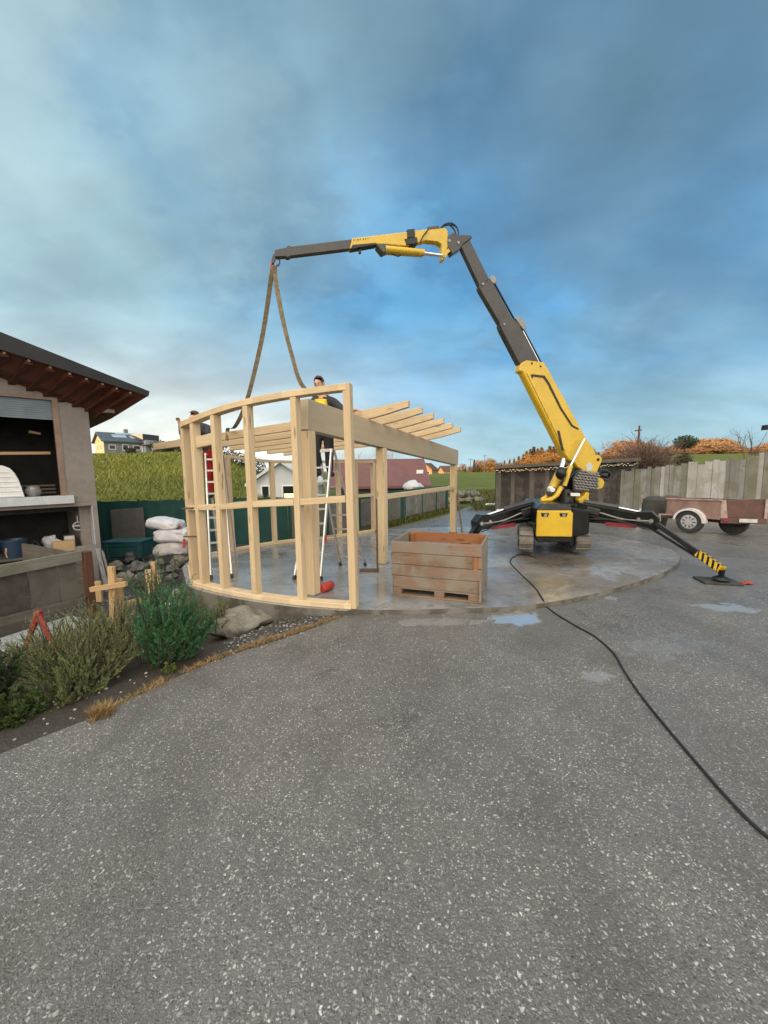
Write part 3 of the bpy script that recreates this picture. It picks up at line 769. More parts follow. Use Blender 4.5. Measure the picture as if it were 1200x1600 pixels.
# rafters on top of the beam
RD = (VD).normalized()
for k in range(6):
    u = 1.50 + 0.49 * k
    c = BA + UD * u; zb_ = beam_top(u) + .003
    LL_ = 5.80 if k == 0 else 4.6 - .10 * k
    rise = 0.045 if k == 0 else 0.05
    th_ = .15
    st_ = []
    for s_, cut in ((-LL_, 0), (-.05, 0), (.16, .004), (.42, .022), (.76, .056)):
        p = c + RD * s_; z0 = zb_ + rise * s_ + max(0, s_) * .055
        st_.append((V(p.x, p.y, z0 + th_), V(p.x, p.y, z0 + cut)))
    mb = MB(); mb.strip([a for a, b in st_], [b for a, b in st_], .08, UD); mb.build('rafter', M_SPRUCE, FR, bevel=.003)
# rear wall: low curved studwork towards the lane
bw = [(-3.38, 6.62), (-3.56, 7.2), (-3.17, 7.88), (-2.50, 8.66), (-1.62, 9.18), (-1.12, 9.52), (-0.72, 9.86), (-0.28, 10.24)]
bt = [2.16, 2.12, 2.05, 1.96, 1.95, 1.95, 1.95, 1.95]
pts = bez([V(x, y, Z0) for x, y in bw], 4); mb = MB(); plate(mb, pts, .12, .06); mb.build('bottom_plate', M_SPRUCE, FR, bevel=.004)
pts = bez([V(x, y, z - .06) for (x, y), z in zip(bw, bt)], 4); mb = MB(); plate(mb, pts, .12, .06); mb.build('top_plate', M_SPRUCE, FR, bevel=.004)
for i, ((x, y), z) in enumerate(zip(bw, bt)):
    if i in (0,): continue
    t = V(*(bw[min(i + 1, 7)]), 0) - V(*(bw[i - 1]), 0); t.normalize()
    mb = MB(); mb.bar((x, y, Z0 + .058), (x, y, z - .058), .085, .118, V(t.y, -t.x, 0)); mb.build('stud', M_SPRUCE, FR, bevel=.004)
    a = V(*bw[i - 1], 1.05); b = V(x, y, 1.05); tt = (b - a).normalized()
    mb = MB(); mb.bar(a + tt * .045, b - tt * .045, .10, .075); mb.build('mid_rail', M_SPRUCE, FR, bevel=.004)
# long rail along the beam side
p = BA + UD * 2.06; q = BA + UD * 5.66
mb = MB(); mb.bar(p + V(0, 0, 1.235), q + V(0, 0, 1.235), .10, .085); mb.build('mid_rail', M_SPRUCE, FR, bevel=.004)
mb = MB(); p = BA + UD * 5.82; mb.bar(p + V(-.02, 0, 1.60), p + V(-.02, 0, 2.02), .04, .16, VD); mb.build('blocking', M_SPRUCE, FR, bevel=.003)
# green sill foil peeping out under the curved plate
mb = MB(); f_pts = [p + V(0, 0, -.012) for p in base_pts[1:21]]
plate(mb, f_pts, .175, .010); mb.build('sill_foil', M_GREENFOIL, FR)
# clamps on the left studs
for zc in (1.19, .78):
    pq = V(arc_b[0][0] + .04, arc_b[0][1] - .14, zc)
    mb = MB(); mb.bar(pq + V(-.13, .06, 0), pq + V(.16, -.08, .02), .012, .02); mb.build('clamp_bar', M_DARKIN if False else M_STEELBROWN, FR)
mb = MB(); mb.cyl(V(arc_b[0][0] - .08, arc_b[0][1] - .11, .62), V(arc_b[0][0] - .07, arc_b[0][1] - .11, .75), .017, .02, 8); mb.build('clamp_handle', M_RED, FR, smooth=True)

# steel angle standing at the middle post, thin prop at the end post
t = thing('steel_bracket', 'brown steel L shaped bracket standing against the middle post', 'bracket', tuple(gp(588, 893, .06)))
b0 = gp(590, 893, .06); b1 = gp(562, 893, .06)
ptop = V(b0.x + .0, b0.y, 1.25)
mb = MB(); mb.bar(b0 + V(0, 0, .02), ptop, .05, .03, (1, 0, 0)); mb.build('upright', M_STEELBROWN, t)
mb = MB(); mb.bar(b0 + V(.02, 0, .02), b1 + V(0, 0, .02), .10, .04); mb.build('foot', M_STEELBROWN, t)
mb = MB(); mb.bar(ptop + V(0, -.018, -.13), ptop + V(0, -.018, -.06), .03, .012, (0, 1, 0)); mb.build('end_sleeve', M_WHITE, t)
mb = MB(); p0 = V(*gp(723, 838, .06)); c_ = BA + UD * 5.83
mb.bar(p0, V(c_.x + .05, c_.y - .02, 1.15), .03, .05); 
tag(mb.build('timber_prop', M_STEELBROWN, origin=p0), 'thin brown prop leaning on the far end post of the timber frame', 'prop')

# ================================================================== CRATE
c1 = gp(752, 944, .06); cx = V(math.cos(R(20)), -math.sin(R(20)), 0); cy = V(-cx.y, cx.x, 0); CWD = 1.16; CD = .86; c0 = c1 - cx * CWD
ct = thing('pallet_box', 'weathered wooden pallet box with orange brown boards standing beside the timber frame', 'crate', tuple((c0 + c1) / 2 + cy * CD / 2))
CH = 0.72
def cpt(a, b, z): return c0 + cx * a + cy * b + V(0, 0, z)
hb = 0.15; zb = 0.12
for side in ('front', 'back'):
    b_ = 0.011 if side == 'front' else CD - .011
    mb = MB()
    for k in range(4):
        z = zb + hb * (k + .5) + .002 * k
        top = k == 3
        x0 = 0.003; x1 = CWD - .003
        if side == 'front' and k == 2: x1 = CWD * .90
        mb.bar(cpt(x0, b_, z), cpt(x1, b_ + random.uniform(-.004, .004), z), .022, hb - .006)
    if side == 'front': mb.bar(cpt(CWD * .86, b_ + .022, zb + hb * 2.5), cpt(CWD - .01, b_ + .022, zb + hb * 2.5), .02, hb - .01)
    mb.build('front_boards' if side == 'front' else 'rear_boards', M_CRATE if side == 'front' else M_CRATEIN, ct, bevel=.004)
for a_ in (0.012, CWD - .012):
    mb = MB()
    for k in range(4):
        z = zb + hb * (k + .5) + .002 * k
        mb.bar(cpt(a_, .024, z), cpt(a_, CD - .024, z), .022, hb - .005)
    mb.build('side_boards', M_CRATEG, ct, bevel=.004)
for a_ in (.07, CWD - .07):
    for b_ in (.05, CD - .05):
        mb = MB(); mb.bar(cpt(a_, b_, zb), cpt(a_, b_, CH - .02), .07, .045, cx); mb.build('corner_batten', M_CRATEIN, ct)
mb = MB()
for k in range(5):
    mb.bar(cpt(.02, .09 + k * .17, zb - .011), cpt(CWD - .02, .09 + k * .17, zb - .011), .155, .02)
mb.build('pallet_deck', M_CRATEG, ct)
for b_ in (.052, CD / 2, CD - .052):
    mb = MB(); mb.bar(cpt(.0, b_, .012), cpt(CWD, b_, .012), .10, .022); mb.build('runner', M_CRATE, ct, bevel=.003)
    for a_, w_ in ((.07, .14), (CWD * .55, .125), (CWD - .08, .155)):
        mb = MB(); mb.bar(cpt(a_ - w_ / 2, b_, .065), cpt(a_ + w_ / 2, b_, .065), .10, .08); mb.build('pallet_block', M_CRATE, ct, bevel=.003)
for a_ in (CWD - .012, .012):
    mb = MB(); mb.bar(cpt(a_, -.012, .03), cpt(a_, -.012, zb + .16), .05, .02, cx) if a_ > .5 else mb.bar(cpt(a_ + .012, -.012, .03), cpt(a_ + .012, -.012, zb + .14), .05, .02, cx)
    mb.build('corner_post', M_CRATEG, ct)

# red canister lying on the slab
a = gp(503, 926, .06); b = gp(528, 916, .06); a.z = b.z = .06 + .062; ax = (b - a).normalized()
t = thing('red_canister', 'red plastic canister lying on the slab inside the curved frame', 'canister', tuple(gp(515, 926, .06)))
mb = MB(); mb.lathe(a - ax * .02, [(.0, 0), (.055, .002), (.062, .012), (.062, .09), (.058, .095), (.062, .10), (.062, .2), (.052, .225), (.03, .235), (.0, .236)], 16, 0, ax); mb.build('body', M_RED, t, smooth=True)
mb = MB(); mb.lathe(a + ax * .214, [(.0, 0), (.022, .001), (.022, .028), (0, .029)], 12, 0, ax); mb.build('cap', M_DARKRED, t, smooth=True)

# ================================================================== LADDERS
def rails_and_rungs(t, A0, A1, B0, B1, n, rail_w, rung_r, mat, f0=.07, f1=.97, feet=True):
    for P, Q in ((A0, A1), (B0, B1)):
        mb = MB(); mb.bar(P, Q, rail_w, .062, (A0 - B0).cross(A1 - A0)); r = mb.build('rail', mat, t, bevel=.003)
        if feet:
            mb = MB(); dd = (Q - P).normalized(); mb.bar(P - dd * .004, P + dd * .06, rail_w + .012, .074, (A0 - B0).cross(A1 - A0)); mb.build('rubber_foot', M_RUBBER, r)
    for k in range(n):
        f = f0 + (f1 - f0) * k / (n - 1)
        mb = MB(); mb.bar(A0.lerp(A1, f), B0.lerp(B1, f), .032, rung_r * 2); mb.build('rung', mat, t)
# central step ladder (man in yellow and black stands on it)
SL_ = thing('step_ladder', 'silver aluminium step ladder under the man by the main beam', 'ladder', (-1.0, 6.3, .06))
fl = gp(460, 905, .06); fr_ = gp(501, 907, .06); bl = gp(532, 883, .06); br = gp(571, 884, .06)
tl = at(494, 705, 6.42); tr = at(518, 703, 6.44)
rails_and_rungs(SL_, fl, tl, fr_, tr, 8, .026, .014, M_ALU, .08, .86)
tl2 = tl + V(.03, .07, -.0); tr2 = tr + V(.03, .07, 0)
rails_and_rungs(SL_, bl, tl2, br, tr2, 7, .026, .014, M_ALUBROWN, .08, .82)
mb = MB(); mb.bar((tl + tl2) / 2, (tr + tr2) / 2, .11, .05); mb.build('hinge', M_ALU, SL_)
mb = MB(); q = fr_.lerp(tr, .30); mb.bar(q + V(.03, -.03, -.06), q + V(.03, -.03, .06), .03, .02); mb.build('lock_lever', M_RED, SL_)
mb = MB(); a = fl.lerp(tl, .30); b = bl.lerp(tl2, .27); mb.bar(a, b, .012, .02); mb.build('spreader', M_ALUBROWN, SL_)
# left ladder behind the curved wall (man in red trousers stands on it)
LL = thing('step_ladder', 'silver step ladder under the man in red trousers at the curved wall', 'ladder', (-2.8, 6.4, .06))
a0 = gp(330, 905, .06); a1 = at(321, 709, 6.75); b0 = a0 + V(.30, .06, 0); b1 = a1 + V(.26, .05, 0)
rails_and_rungs(LL, a0, a1, b0, b1, 10, .026, .015, M_ALU, .07, .95)
d0 = gp(371, 885, .06); d1 = b1 + V(.02, .05, -.02); e0 = d0 + V(-.30, -.02, 0) + V(-.1, .25, 0)
mb = MB(); mb.bar(d0, d1, .022, .04); r = mb.build('rear_rail', M_ALUBROWN, LL)
mb = MB(); mb.bar(e0, a1 + V(0, .06, -.02), .022, .04); mb.build('rear_rail', M_ALUBROWN, LL)
mb = MB(); mb.bar(a1, b1 , .05, .03); mb.build('hinge', M_ALU, LL)

# ================================================================== LIFTING SLINGS
def strap(name, pts, w, label, group, roll=0.0):
    pts = bez(pts, 6); mb = MB(); n = len(pts); A = []; B = []
    for i, p in enumerate(pts):
        t = (pts[min(i + 1, n - 1)] - pts[max(i - 1, 0)]).normalized()
        tw = roll + .35 * math.sin(i * .25)
        s = V(math.cos(tw), math.sin(tw), 0); s = (s - t * s.dot(t)).normalized() * w / 2
        nn = t.cross(s).normalized() * .0035
        A.append([p - s - nn, p + s - nn, p + s + nn, p - s + nn])
    vs = [v for q in A for v in q]; fs = [[3, 2, 1, 0]]
    for i in range(n - 1):
        for k in range(4): fs.append([i * 4 + k, i * 4 + (k + 1) % 4, i * 4 + 4 + (k + 1) % 4, i * 4 + 4 + k])
    fs.append([(n - 1) * 4 + k for k in range(4)])
    mb.add(vs, fs); return tag(mb.build(name, M_SLING, origin=pts[0]), label, 'sling', group)
RB = BA + UD * 1.5            # first rafter line
def raf_at(s): 
    q = RB + RD * s; q.z = beam_top(1.5) + .17 + .045 * s; return q
hk = at(427, 416, 6.3)
e1 = raf_at(-3.25)
s1 = strap('lifting_sling', [hk, at(424, 432, 6.3), at(411, 520, 6.5), at(393, 600, 6.75), at(380, 642, 7.0), at(366, 668, 7.25), e1 + V(.02, -.05, .05), e1 + V(0, -.055, -.10), e1 + V(-.02, -.055, -.19)], .07, 'olive webbing sling hanging from the hook down to the left end of the first rafter', 'slings from the crane hook', .2)
e2 = raf_at(-.62)
s2 = strap('lifting_sling', [hk + V(.03, -.02, 0), at(430, 432, 6.3), at(440, 490, 6.3), at(456, 555, 6.3), at(475, 606, 6.3), e2 + V(0, -.05, .10), e2 + V(.03, -.055, -.17)], .07, 'olive webbing sling running from the hook towards the head of the man at the beam', 'slings from the crane hook', -.1)

# ================================================================== PEOPLE
def skin_body(name, parent, joints, edges, mats, region, sub=2):
    """one continuous body: skin modifier over a posed skeleton, baked to a mesh, then coloured by the nearest joint"""
    me = bpy.data.meshes.new(name); og = wloc(parent)
    keys = list(joints); idx = {k: i for i, k in enumerate(keys)}
    me.from_pydata([Vector(joints[k][0]) - og for k in keys], [(idx[a], idx[b]) for a, b in edges], [])
    o = bpy.data.objects.new(name, me); col.objects.link(o)
    o.modifiers.new('skin', 'SKIN')
    sk = me.skin_vertices[0]
    for i, k in enumerate(keys):
        r = joints[k][1]; r = r if isinstance(r, tuple) else (r, r)
        sk.data[i].radius = r; sk.data[i].use_root = (k == 'pelvis')
    sb = o.modifiers.new('sub', 'SUBSURF'); sb.levels = sub; sb.render_levels = sub
    bpy.context.view_layer.update()
    dg = bpy.context.evaluated_depsgraph_get()
    m2 = bpy.data.meshes.new_from_object(o.evaluated_get(dg))
    o.modifiers.clear(); o.data = m2; m2.name = name
    m2.materials.clear()
    for m in mats: m2.materials.append(m)
    segs = [(Vector(joints[a][0]) - og, Vector(joints[b][0]) - og, region(a, b)) for a, b in edges]
    for p in m2.polygons:
        c = p.center; best = 1e9; bi = 0
        for a, b, rg in segs:
            ab = b - a; t = max(0, min(1, (c - a).dot(ab) / max(ab.length_squared, 1e-9)))
            dd = (c - a - ab * t).length
            if dd < best: best = dd; bi = rg(t) if callable(rg) else rg
        p.material_index = bi; p.use_smooth = True
    o.parent = parent
    return o
def hand(J, Ed, wrist, pre, dirv, side, palm=(0, 0, -1)):
    """palm, four bent fingers of unequal length and a thumb leaving the side of the palm"""
    d_ = Vector(dirv).normalized(); s = Vector(side).normalized(); c = Vector(palm).normalized(); W_ = Vector(J[wrist][0])
    J[pre + 'palm'] = (W_ + d_ * .055, (.030, .016)); Ed.append((wrist, pre + 'palm'))
    for k, (off, L) in enumerate(((.030, .072), (.010, .082), (-.011, .076), (-.030, .060))):
        a = W_ + d_ * .092 + s * off; b = a + (d_ * .8 + c * .35).normalized() * L * .5; e = b + (d_ * .35 + c * .9).normalized() * L * .5
        for nm, p, r in (('a', a, .0095), ('b', b, .0085), ('c', e, .0075)): J[pre + 'f%d%s' % (k, nm)] = (p, r)
        Ed.append((pre + 'palm', pre + 'f%da' % k)); Ed.append((pre + 'f%da' % k, pre + 'f%db' % k)); Ed.append((pre + 'f%db' % k, pre + 'f%dc' % k))
    a = W_ + d_ * .045 + s * .04; b = a + (d_ * .7 + s * .5 + c * .3).normalized() * .04
    J[pre + 'ta'] = (a, .0105); J[pre + 'tb'] = (b, .009); Ed += [(pre + 'palm', pre + 'ta'), (pre + 'ta', pre + 'tb')]
def head_parts(person, c, face, hair_mat, cap=False):
    """hair shell, eyes and ears on a head centred on c, looking along face"""
    f = Vector(face).normalized(); s = f.cross(V(0, 0, 1)).normalized(); u = s.cross(f)
    mb = MB()
    bm = bmesh.new(); bmesh.ops.create_icosphere(bm, subdivisions=3, radius=1.0); vs = []; keep = {}
    for v in bm.verts:
        p = v.co
        if p.z < -.15 + (.75 if p.y > .45 else 0) * 1.0 and not (p.y < -.1 and p.z > -.55): continue
        keep[v.index] = len(vs); k = 1 + .05 * mnoise.noise(p * 6)
        vs.append(c + s * (p.x * .083 * k) + f * (p.y * .100 * k - .006) + u * (p.z * .112 * k + .012))
    fs = [[keep[v.index] for v in q.verts] for q in bm.faces if all(v.index in keep for v in q.verts)]; bm.free()
    mb.add(vs, fs); mb.build('hair', hair_mat, person, smooth=True)
    for sg in (-1, 1):
        mb = MB(); mb.blob(c + f * .083 + s * (.032 * sg) + u * .002, .010, 1, 0, 1); mb.build('eye', M_EYE, person, smooth=True)
        mb = MB(); mb.blob(c + s * (.080 * sg) + u * -.008 - f * .005, (.012, .018, .030), 2, .05, 2); mb.build('ear', M_SKIN, person, smooth=True)
    mb = MB(); mb.bar(c + f * .084 - u * .052 - s * .022, c + f * .084 - u * .052 + s * .022, .008, .010); mb.build('mouth', M_DARKRED, person)

# man at the beam, on the middle ladder
P1 = thing('person', 'man in black work clothes with a yellow shirt leaning over the main beam', 'person', (-1.02, 6.45, .06))
J = {}; Ed = []
J['pelvis'] = (V(-0.98, 6.50, 2.36), (.150, .115))
J['belly'] = (V(-0.97, 6.46, 2.50), (.148, .115)); J['chest'] = (V(-0.95, 6.40, 2.70), (.165, .120)); J['collar'] = (V(-.955, 6.36, 2.85), (.115, .085))
J['neck'] = (V(-0.985, 6.33, 2.95), .056); J['head1'] = (V(-1.00, 6.30, 3.02), (.066, .076)); J['head2'] = (V(-1.005, 6.295, 3.085), (.080, .095)); J['head3'] = (V(-1.00, 6.30, 3.15), (.066, .080))
J['nose'] = (V(-1.045, 6.205, 3.055), .016)
Ed += [('pelvis', 'belly'), ('belly', 'chest'), ('chest', 'collar'), ('collar', 'neck'), ('neck', 'head1'), ('head1', 'head2'), ('head2', 'head3'), ('head2', 'nose')]
for n, sg in (('l', -1), ('r', 1)):
    kx = -1.10 if sg < 0 else -.92
    J[n + 'hip'] = (V(kx + .01, 6.5, 2.30), (.105, .105)); J[n + 'knee'] = (V(kx + (-.01 if sg < 0 else .02), 6.47 + .04 * sg, 1.98), (.078, .08))
    J[n + 'calf'] = (V(kx + .01, 6.52, 1.83), (.072, .074)); J[n + 'ank'] = (V(kx + .02, 6.53, 1.665), (.05, .055)); J[n + 'toe'] = (V(kx + (-.03 if sg < 0 else .09), 6.42, 1.63), (.042, .034))
    Ed += [('pelvis', n + 'hip'), (n + 'hip', n + 'knee'), (n + 'knee', n + 'calf'), (n + 'calf', n + 'ank'), (n + 'ank', n + 'toe')]
J['rsh'] = (V(-.78, 6.34, 2.80), .078); J['rel'] = (V(-.60, 6.20, 2.63), .055); J['rwr'] = (V(-.46, 6.06, 2.625), .036)
J['lsh'] = (V(-1.13, 6.34, 2.80), .078); J['lel'] = (V(-1.14, 6.14, 2.60), .055); J['lwr'] = (V(-.98, 5.98, 2.56), .036)
Ed += [('collar', 'rsh'), ('rsh', 'rel'), ('rel', 'rwr'), ('collar', 'lsh'), ('lsh', 'lel'), ('lel', 'lwr')]
hand(J, Ed, 'rwr', 'rh', (.75, -.55, .0), (.5, .8, 0)); hand(J, Ed, 'lwr', 'lh', (.8, -.5, .0), (.5, .8, 0))
def reg1(a, b):
    if 'f' in b[1:] and b[0] in 'rl' and b[1] == 'h' and b not in ('lhip', 'rhip'): return 0
    if b in ('rhpalm', 'lhpalm', 'rhta', 'lhta', 'rhtb', 'lhtb'): return 0
    if b.startswith('head') or b in ('neck', 'nose'): return 0
    if b[1:] in ('toe',): return 3
    if b[1:] in ('ank',): return lambda t: 3 if t > .75 else 2
    if b[1:] in ('hip', 'knee', 'calf'): return 2
    if b == 'belly': return lambda t: 2 if t < .35 else 1
    return 1
skin_body('body', P1, J, Ed, [M_SKIN, M_JACKET, M_TROUSER, M_BOOT], reg1)
head_parts(P1, V(-1.004, 6.295, 3.082), (-.35, -1, -.25), M_HAIR)
# yellow shirt front showing in the open jacket
mb = MB(); g = []
for j in range(9):
    for i in range(7):
        a = (i - 3) / 3; z = 2.53 + j * .038
        cxx = -.96 + .0 * j; cyy = 6.43 - .06 * (j / 8) - .02
        w = .115 * (1 - .25 * (j / 8) ** 2)
        g.append(V(cxx + w * a - .02, cyy - .150 * math.sqrt(max(0, 1 - (a * .75) ** 2)) - (.012 if j < 7 else -.02), z))
mb.add(g, [[j * 7 + i, j * 7 + i + 1, (j + 1) * 7 + i + 1, (j + 1) * 7 + i] for j in range(8) for i in range(6)])
o = mb.build('shirt', M_YELVEST, P1, smooth=True); sm = o.modifiers.new('thick', 'SOLIDIFY'); sm.thickness = .012

# man behind the curved wall, on the left ladder
P2 = thing('person', 'man in black jacket and red trousers on a ladder behind the curved wall', 'person', (-2.85, 6.45, .06))
J = {}; Ed = []
J['pelvis'] = (V(-2.86, 6.50, 2.02), (.150, .115)); J['belly'] = (V(-2.90, 6.48, 2.16), (.148, .115)); J['chest'] = (V(-2.97, 6.45, 2.34), (.165, .12)); J['collar'] = (V(-3.03, 6.44, 2.47), (.115, .085))
J['neck'] = (V(-3.07, 6.43, 2.52), .056); J['head1'] = (V(-3.08, 6.42, 2.57), (.066, .076)); J['head2'] = (V(-3.085, 6.41, 2.615), (.080, .095)); J['head3'] = (V(-3.085, 6.42, 2.67), (.066, .080)); J['nose'] = (V(-3.15, 6.34, 2.59), .016)
Ed += [('pelvis', 'belly'), ('belly', 'chest'), ('chest', 'collar'), ('collar', 'neck'), ('neck', 'head1'), ('head1', 'head2'), ('head2', 'head3'), ('head2', 'nose')]
for n, sg in (('l', -1), ('r', 1)):
    kx = -2.93 if sg < 0 else -2.78
    J[n + 'hip'] = (V(kx, 6.5, 1.95), (.095, .10)); J[n + 'knee'] = (V(kx + .02, 6.42, 1.60), (.068, .07)); J[n + 'calf'] = (V(kx + .03, 6.46, 1.47), (.06, .064)); J[n + 'ank'] = (V(kx + .03, 6.48, 1.29), (.05, .055)); J[n + 'toe'] = (V(kx + .02, 6.36, 1.245), (.042, .034))
    Ed += [('pelvis', n + 'hip'), (n + 'hip', n + 'knee'), (n + 'knee', n + 'calf'), (n + 'calf', n + 'ank'), (n + 'ank', n + 'toe')]
J['lsh'] = (V(-3.17, 6.40, 2.42), .076); J['lel'] = (V(-3.27, 6.30, 2.30), .054); J['lwr'] = (V(-3.24, 6.22, 2.46), .036)
J['rsh'] = (V(-2.85, 6.42, 2.42), .076); J['rel'] = (V(-2.80, 6.20, 2.28), .054); J['rwr'] = (V(-2.88, 6.02, 2.37), .036)
Ed += [('collar', 'rsh'), ('rsh', 'rel'), ('rel', 'rwr'), ('collar', 'lsh'), ('lsh', 'lel'), ('lel', 'lwr')]
hand(J, Ed, 'lwr', 'lh', (-.1, -.35, .8), (.8, -.2, 0), (.3, -.8, -.2)); hand(J, Ed, 'rwr', 'rh', (-.3, -.9, .1), (-.9, .3, 0))
def reg2(a, b):
    r = reg1(a, b)
    return r
J = {k: (p + V(-.15, .35, .03), r) for k, (p, r) in J.items()}
skin_body('body', P2, J, Ed, [M_SKIN, M_JACKET, M_REDTR, M_BOOT], reg2)
head_parts(P2, V(-3.235, 6.76, 2.642), (-.6, -.8, -.2), M_HAIR)

# ================================================================== CRANE
CR = thing('crawler_crane', 'yellow and black crawler crane on outriggers with its folding boom raised over the frame', 'crane', (3.3, 7.6, 0.06))
BP = V(3.9, 7.7, 0); BDIR = V(-5.54, -1.40, 0).normalized(); BN = V(BDIR.y, -BDIR.x, 0)      # vertical plane of the boom
if BN.y > 0: BN = -BN
def bp(px, py, off=0.0): return onplane(px, py, BP + BN * off, BN)
def bpoly(mb, poly, w, off=0.0, m=0):
    A = [bp(px, py) for px, py in poly]; n_ = BN
    mb.prism([a + n_ * (off + w / 2) for a in A], [a + n_ * (off - w / 2) for a in A], m)
def z7(x, y): return (700 + x / 3.554, 330 + y / 3.554)
def z6(x, y): return (400 + x / 3.0, 330 + y / 3.0)
def zq(x, y): return (820 + x / 6.0, 640 + y / 6.0)
# main boom
mb = MB(); bpoly(mb, [z7(383, 893), z7(390, 850), z7(424, 832), z7(520, 845), z7(552, 900), z7(752, 1262), z7(800, 1330), zq(640, 432), zq(672, 428), zq(698, 452), zq(694, 490), zq(640, 610), zq(560, 600), zq(470, 545), zq(440, 505), zq(385, 470), z7(612, 1318), z7(400, 900)], .17)
boom = mb.build('main_boom', M_YELLOW, CR, bevel=.02)
mb = MB(); bpoly(mb, [z7(440, 922), z7(447, 912), z7(518, 920), z7(545, 960), z7(612, 1096), z7(672, 1190), z7(706, 1210), z7(704, 1216), z7(668, 1198), z7(604, 1100), z7(538, 968), z7(512, 930), z7(455, 924), z7(450, 938)], .012, .093)
mb.build('hose_slot', M_BLACK, boom)
mb = MB(); bpoly(mb, [z7(420, 905), z7(432, 905), z7(640, 1330), z7(628, 1330)], .03, .085); mb.build('reinforcing_rib', M_YELLOW, boom)
mb = MB(); bpoly(mb, [z7(586, 1222), z7(598, 1222), z7(622, 1330), z7(612, 1330)], .012, .105); mb.build('hose_slot', M_BLACK, boom)
mb = MB(); c = bp(*zq(655, 470)); mb.cyl(c + BN * .10, c - BN * .10, .03, None, 14); mb.build('pivot_pin', M_BLACK, boom, smooth=True)
mb = MB()
for x, y in ((450, 852), (497, 868)): c = bp(*z7(x, y)); mb.cyl(c + BN * .07, c + BN * .094, .018, None, 10)
mb.build('bolts', M_BLACK, boom)
mb = MB(); bpoly(mb, [zq(542, 520), zq(580, 495), zq(606, 525), zq(596, 570), zq(552, 575)], .004, .0875); mb.build('worn_patch', M_SILL, boom)
mb = MB(); bpoly(mb, [zq(552, 350), zq(575, 345), zq(632, 408), zq(610, 420), zq(575, 400)], .16); mb.build('hose_guard', M_YELLOW, CR, bevel=.01)
# telescopic sections
mb = MB(); bpoly(mb, [z7(278, 640), z7(282, 628), z7(352, 604), z7(382, 632), z7(493, 848), z7(385, 855), z7(288, 668)], .14); s1_ = mb.build('telescopic_section', M_BOOMGREY, CR, bevel=.012)
mb = MB(); bpoly(mb, [z7(164, 430), z7(168, 418), z7(222, 384), z7(238, 400), z7(350, 606), z7(284, 640), z7(170, 446)], .118); mb.build('telescopic_section', M_BOOMGREY, CR, bevel=.012)
mb = MB(); bpoly(mb, [z7(58, 192), z7(112, 160), z7(222, 384), z7(168, 424)], .096); mb.build('telescopic_section', M_BOOMGREY, CR, bevel=.012)
for poly, w in (([z7(222, 378), z7(240, 362), z7(254, 372), z7(266, 400), z7(248, 412), z7(232, 400)], .11), ([z7(362, 600), z7(392, 592), z7(410, 612), z7(428, 655), z7(412, 668), z7(388, 640)], .13)):
    mb = MB(); bpoly(mb, poly, w); mb.build('extension_bracket', M_GREYPLATE, CR, bevel=.008)
for a, b in (((258, 402), (366, 598)), ((420, 660), (517, 842)), ((414, 664), (506, 842))):
    mb = MB(); mb.cyl(bp(*z7(*a)), bp(*z7(*b)), .017, None, 10); mb.build('extension_cylinder', M_CHROME if a[0] == 414 else M_BLACK, CR, smooth=True)
mb = MB()
for x, y in ((182, 415), (300, 636)): c = bp(*z7(x, y)); mb.cyl(c + BN * .055, c + BN * .082, .022, None, 8)
mb.build('wear_pads', M_GREYPLATE, CR)
# elbow
mb = MB(); bpoly(mb, [z6(893, 128), z6(915, 112), z6(940, 122), z6(1000, 122), z6(1006, 134), z6(962, 166), z6(948, 190), z6(912, 212), z6(905, 196), z6(893, 180)], .14); mb.build('elbow_bracket', M_BOOMGREY, CR, bevel=.01)
mb = MB(); bpoly(mb, [z6(895, 180), z6(915, 175), z6(925, 185), z6(895, 205), z6(880, 232), z6(865, 238), z6(862, 225)], .12, .0); mb.build('elbow_link', M_YELLOW, CR, bevel=.008)
mb = MB(); 
for x, y in ((940, 158), (872, 222), (898, 150)): c = bp(*z6(x, y)); mb.cyl(c + BN * .08, c - BN * .08, .024, None, 12)
mb.build('elbow_pins', M_GREYPLATE, CR, smooth=True)
# jib
mb = MB(); bpoly(mb, [z6(436, 185), z6(448, 136), z6(700, 106), z6(800, 93), z6(884, 88), z6(893, 102), z6(893, 175), z6(884, 205), z6(866, 225), z6(864, 165), z6(845, 152), z6(790, 146), z6(742, 160), z6(690, 172), z6(605, 165), z6(560, 164)], .12); jib = mb.build('jib', M_YELLOW, CR, bevel=.01)
mb = MB(); bpoly(mb, [z6(450, 168), z6(560, 158), z6(560, 165), z6(440, 186)], .126); mb.build('jib_edge', M_BLACK, jib)
mb = MB()   # small dark lettering on the jib side, not legible in the photograph
for i, (x, w, h) in enumerate(((455, 5, 7), (463, 3, 7), (469, 6, 6), (478, 4, 7), (485, 5, 6), (497, 8, 8), (510, 6, 7), (520, 4, 6))):
    y = 146 - (x - 455) * .118; s_ = (i % 3 - 1) * 1.5
    bpoly(mb, [z6(x + s_, y - h / 2), z6(x + s_ + w * .45, y - h / 2), z6(x + w * .45, y + h / 2), z6(x, y + h / 2)], .004, .062)
mb.build('lettering', M_BLACK, jib)
mb = MB(); bpoly(mb, [z6(86, 222), z6(88, 187), z6(158, 172), z6(448, 137), z6(436, 184), z6(150, 219)], .09); ext = mb.build('jib_extension', M_BOOMGREY, CR, bevel=.01)
mb = MB(); bpoly(mb, [z6(140, 222), z6(144, 173), z6(162, 170), z6(158, 220)], .105); mb.build('extension_collar', M_BOOMGREY, ext)
mb = MB(); bpoly(mb, [z6(702, 97), z6(737, 94), z6(740, 136), z6(704, 137)], .15); mb.build('hose_clamp', M_BLACK, jib, bevel=.006)
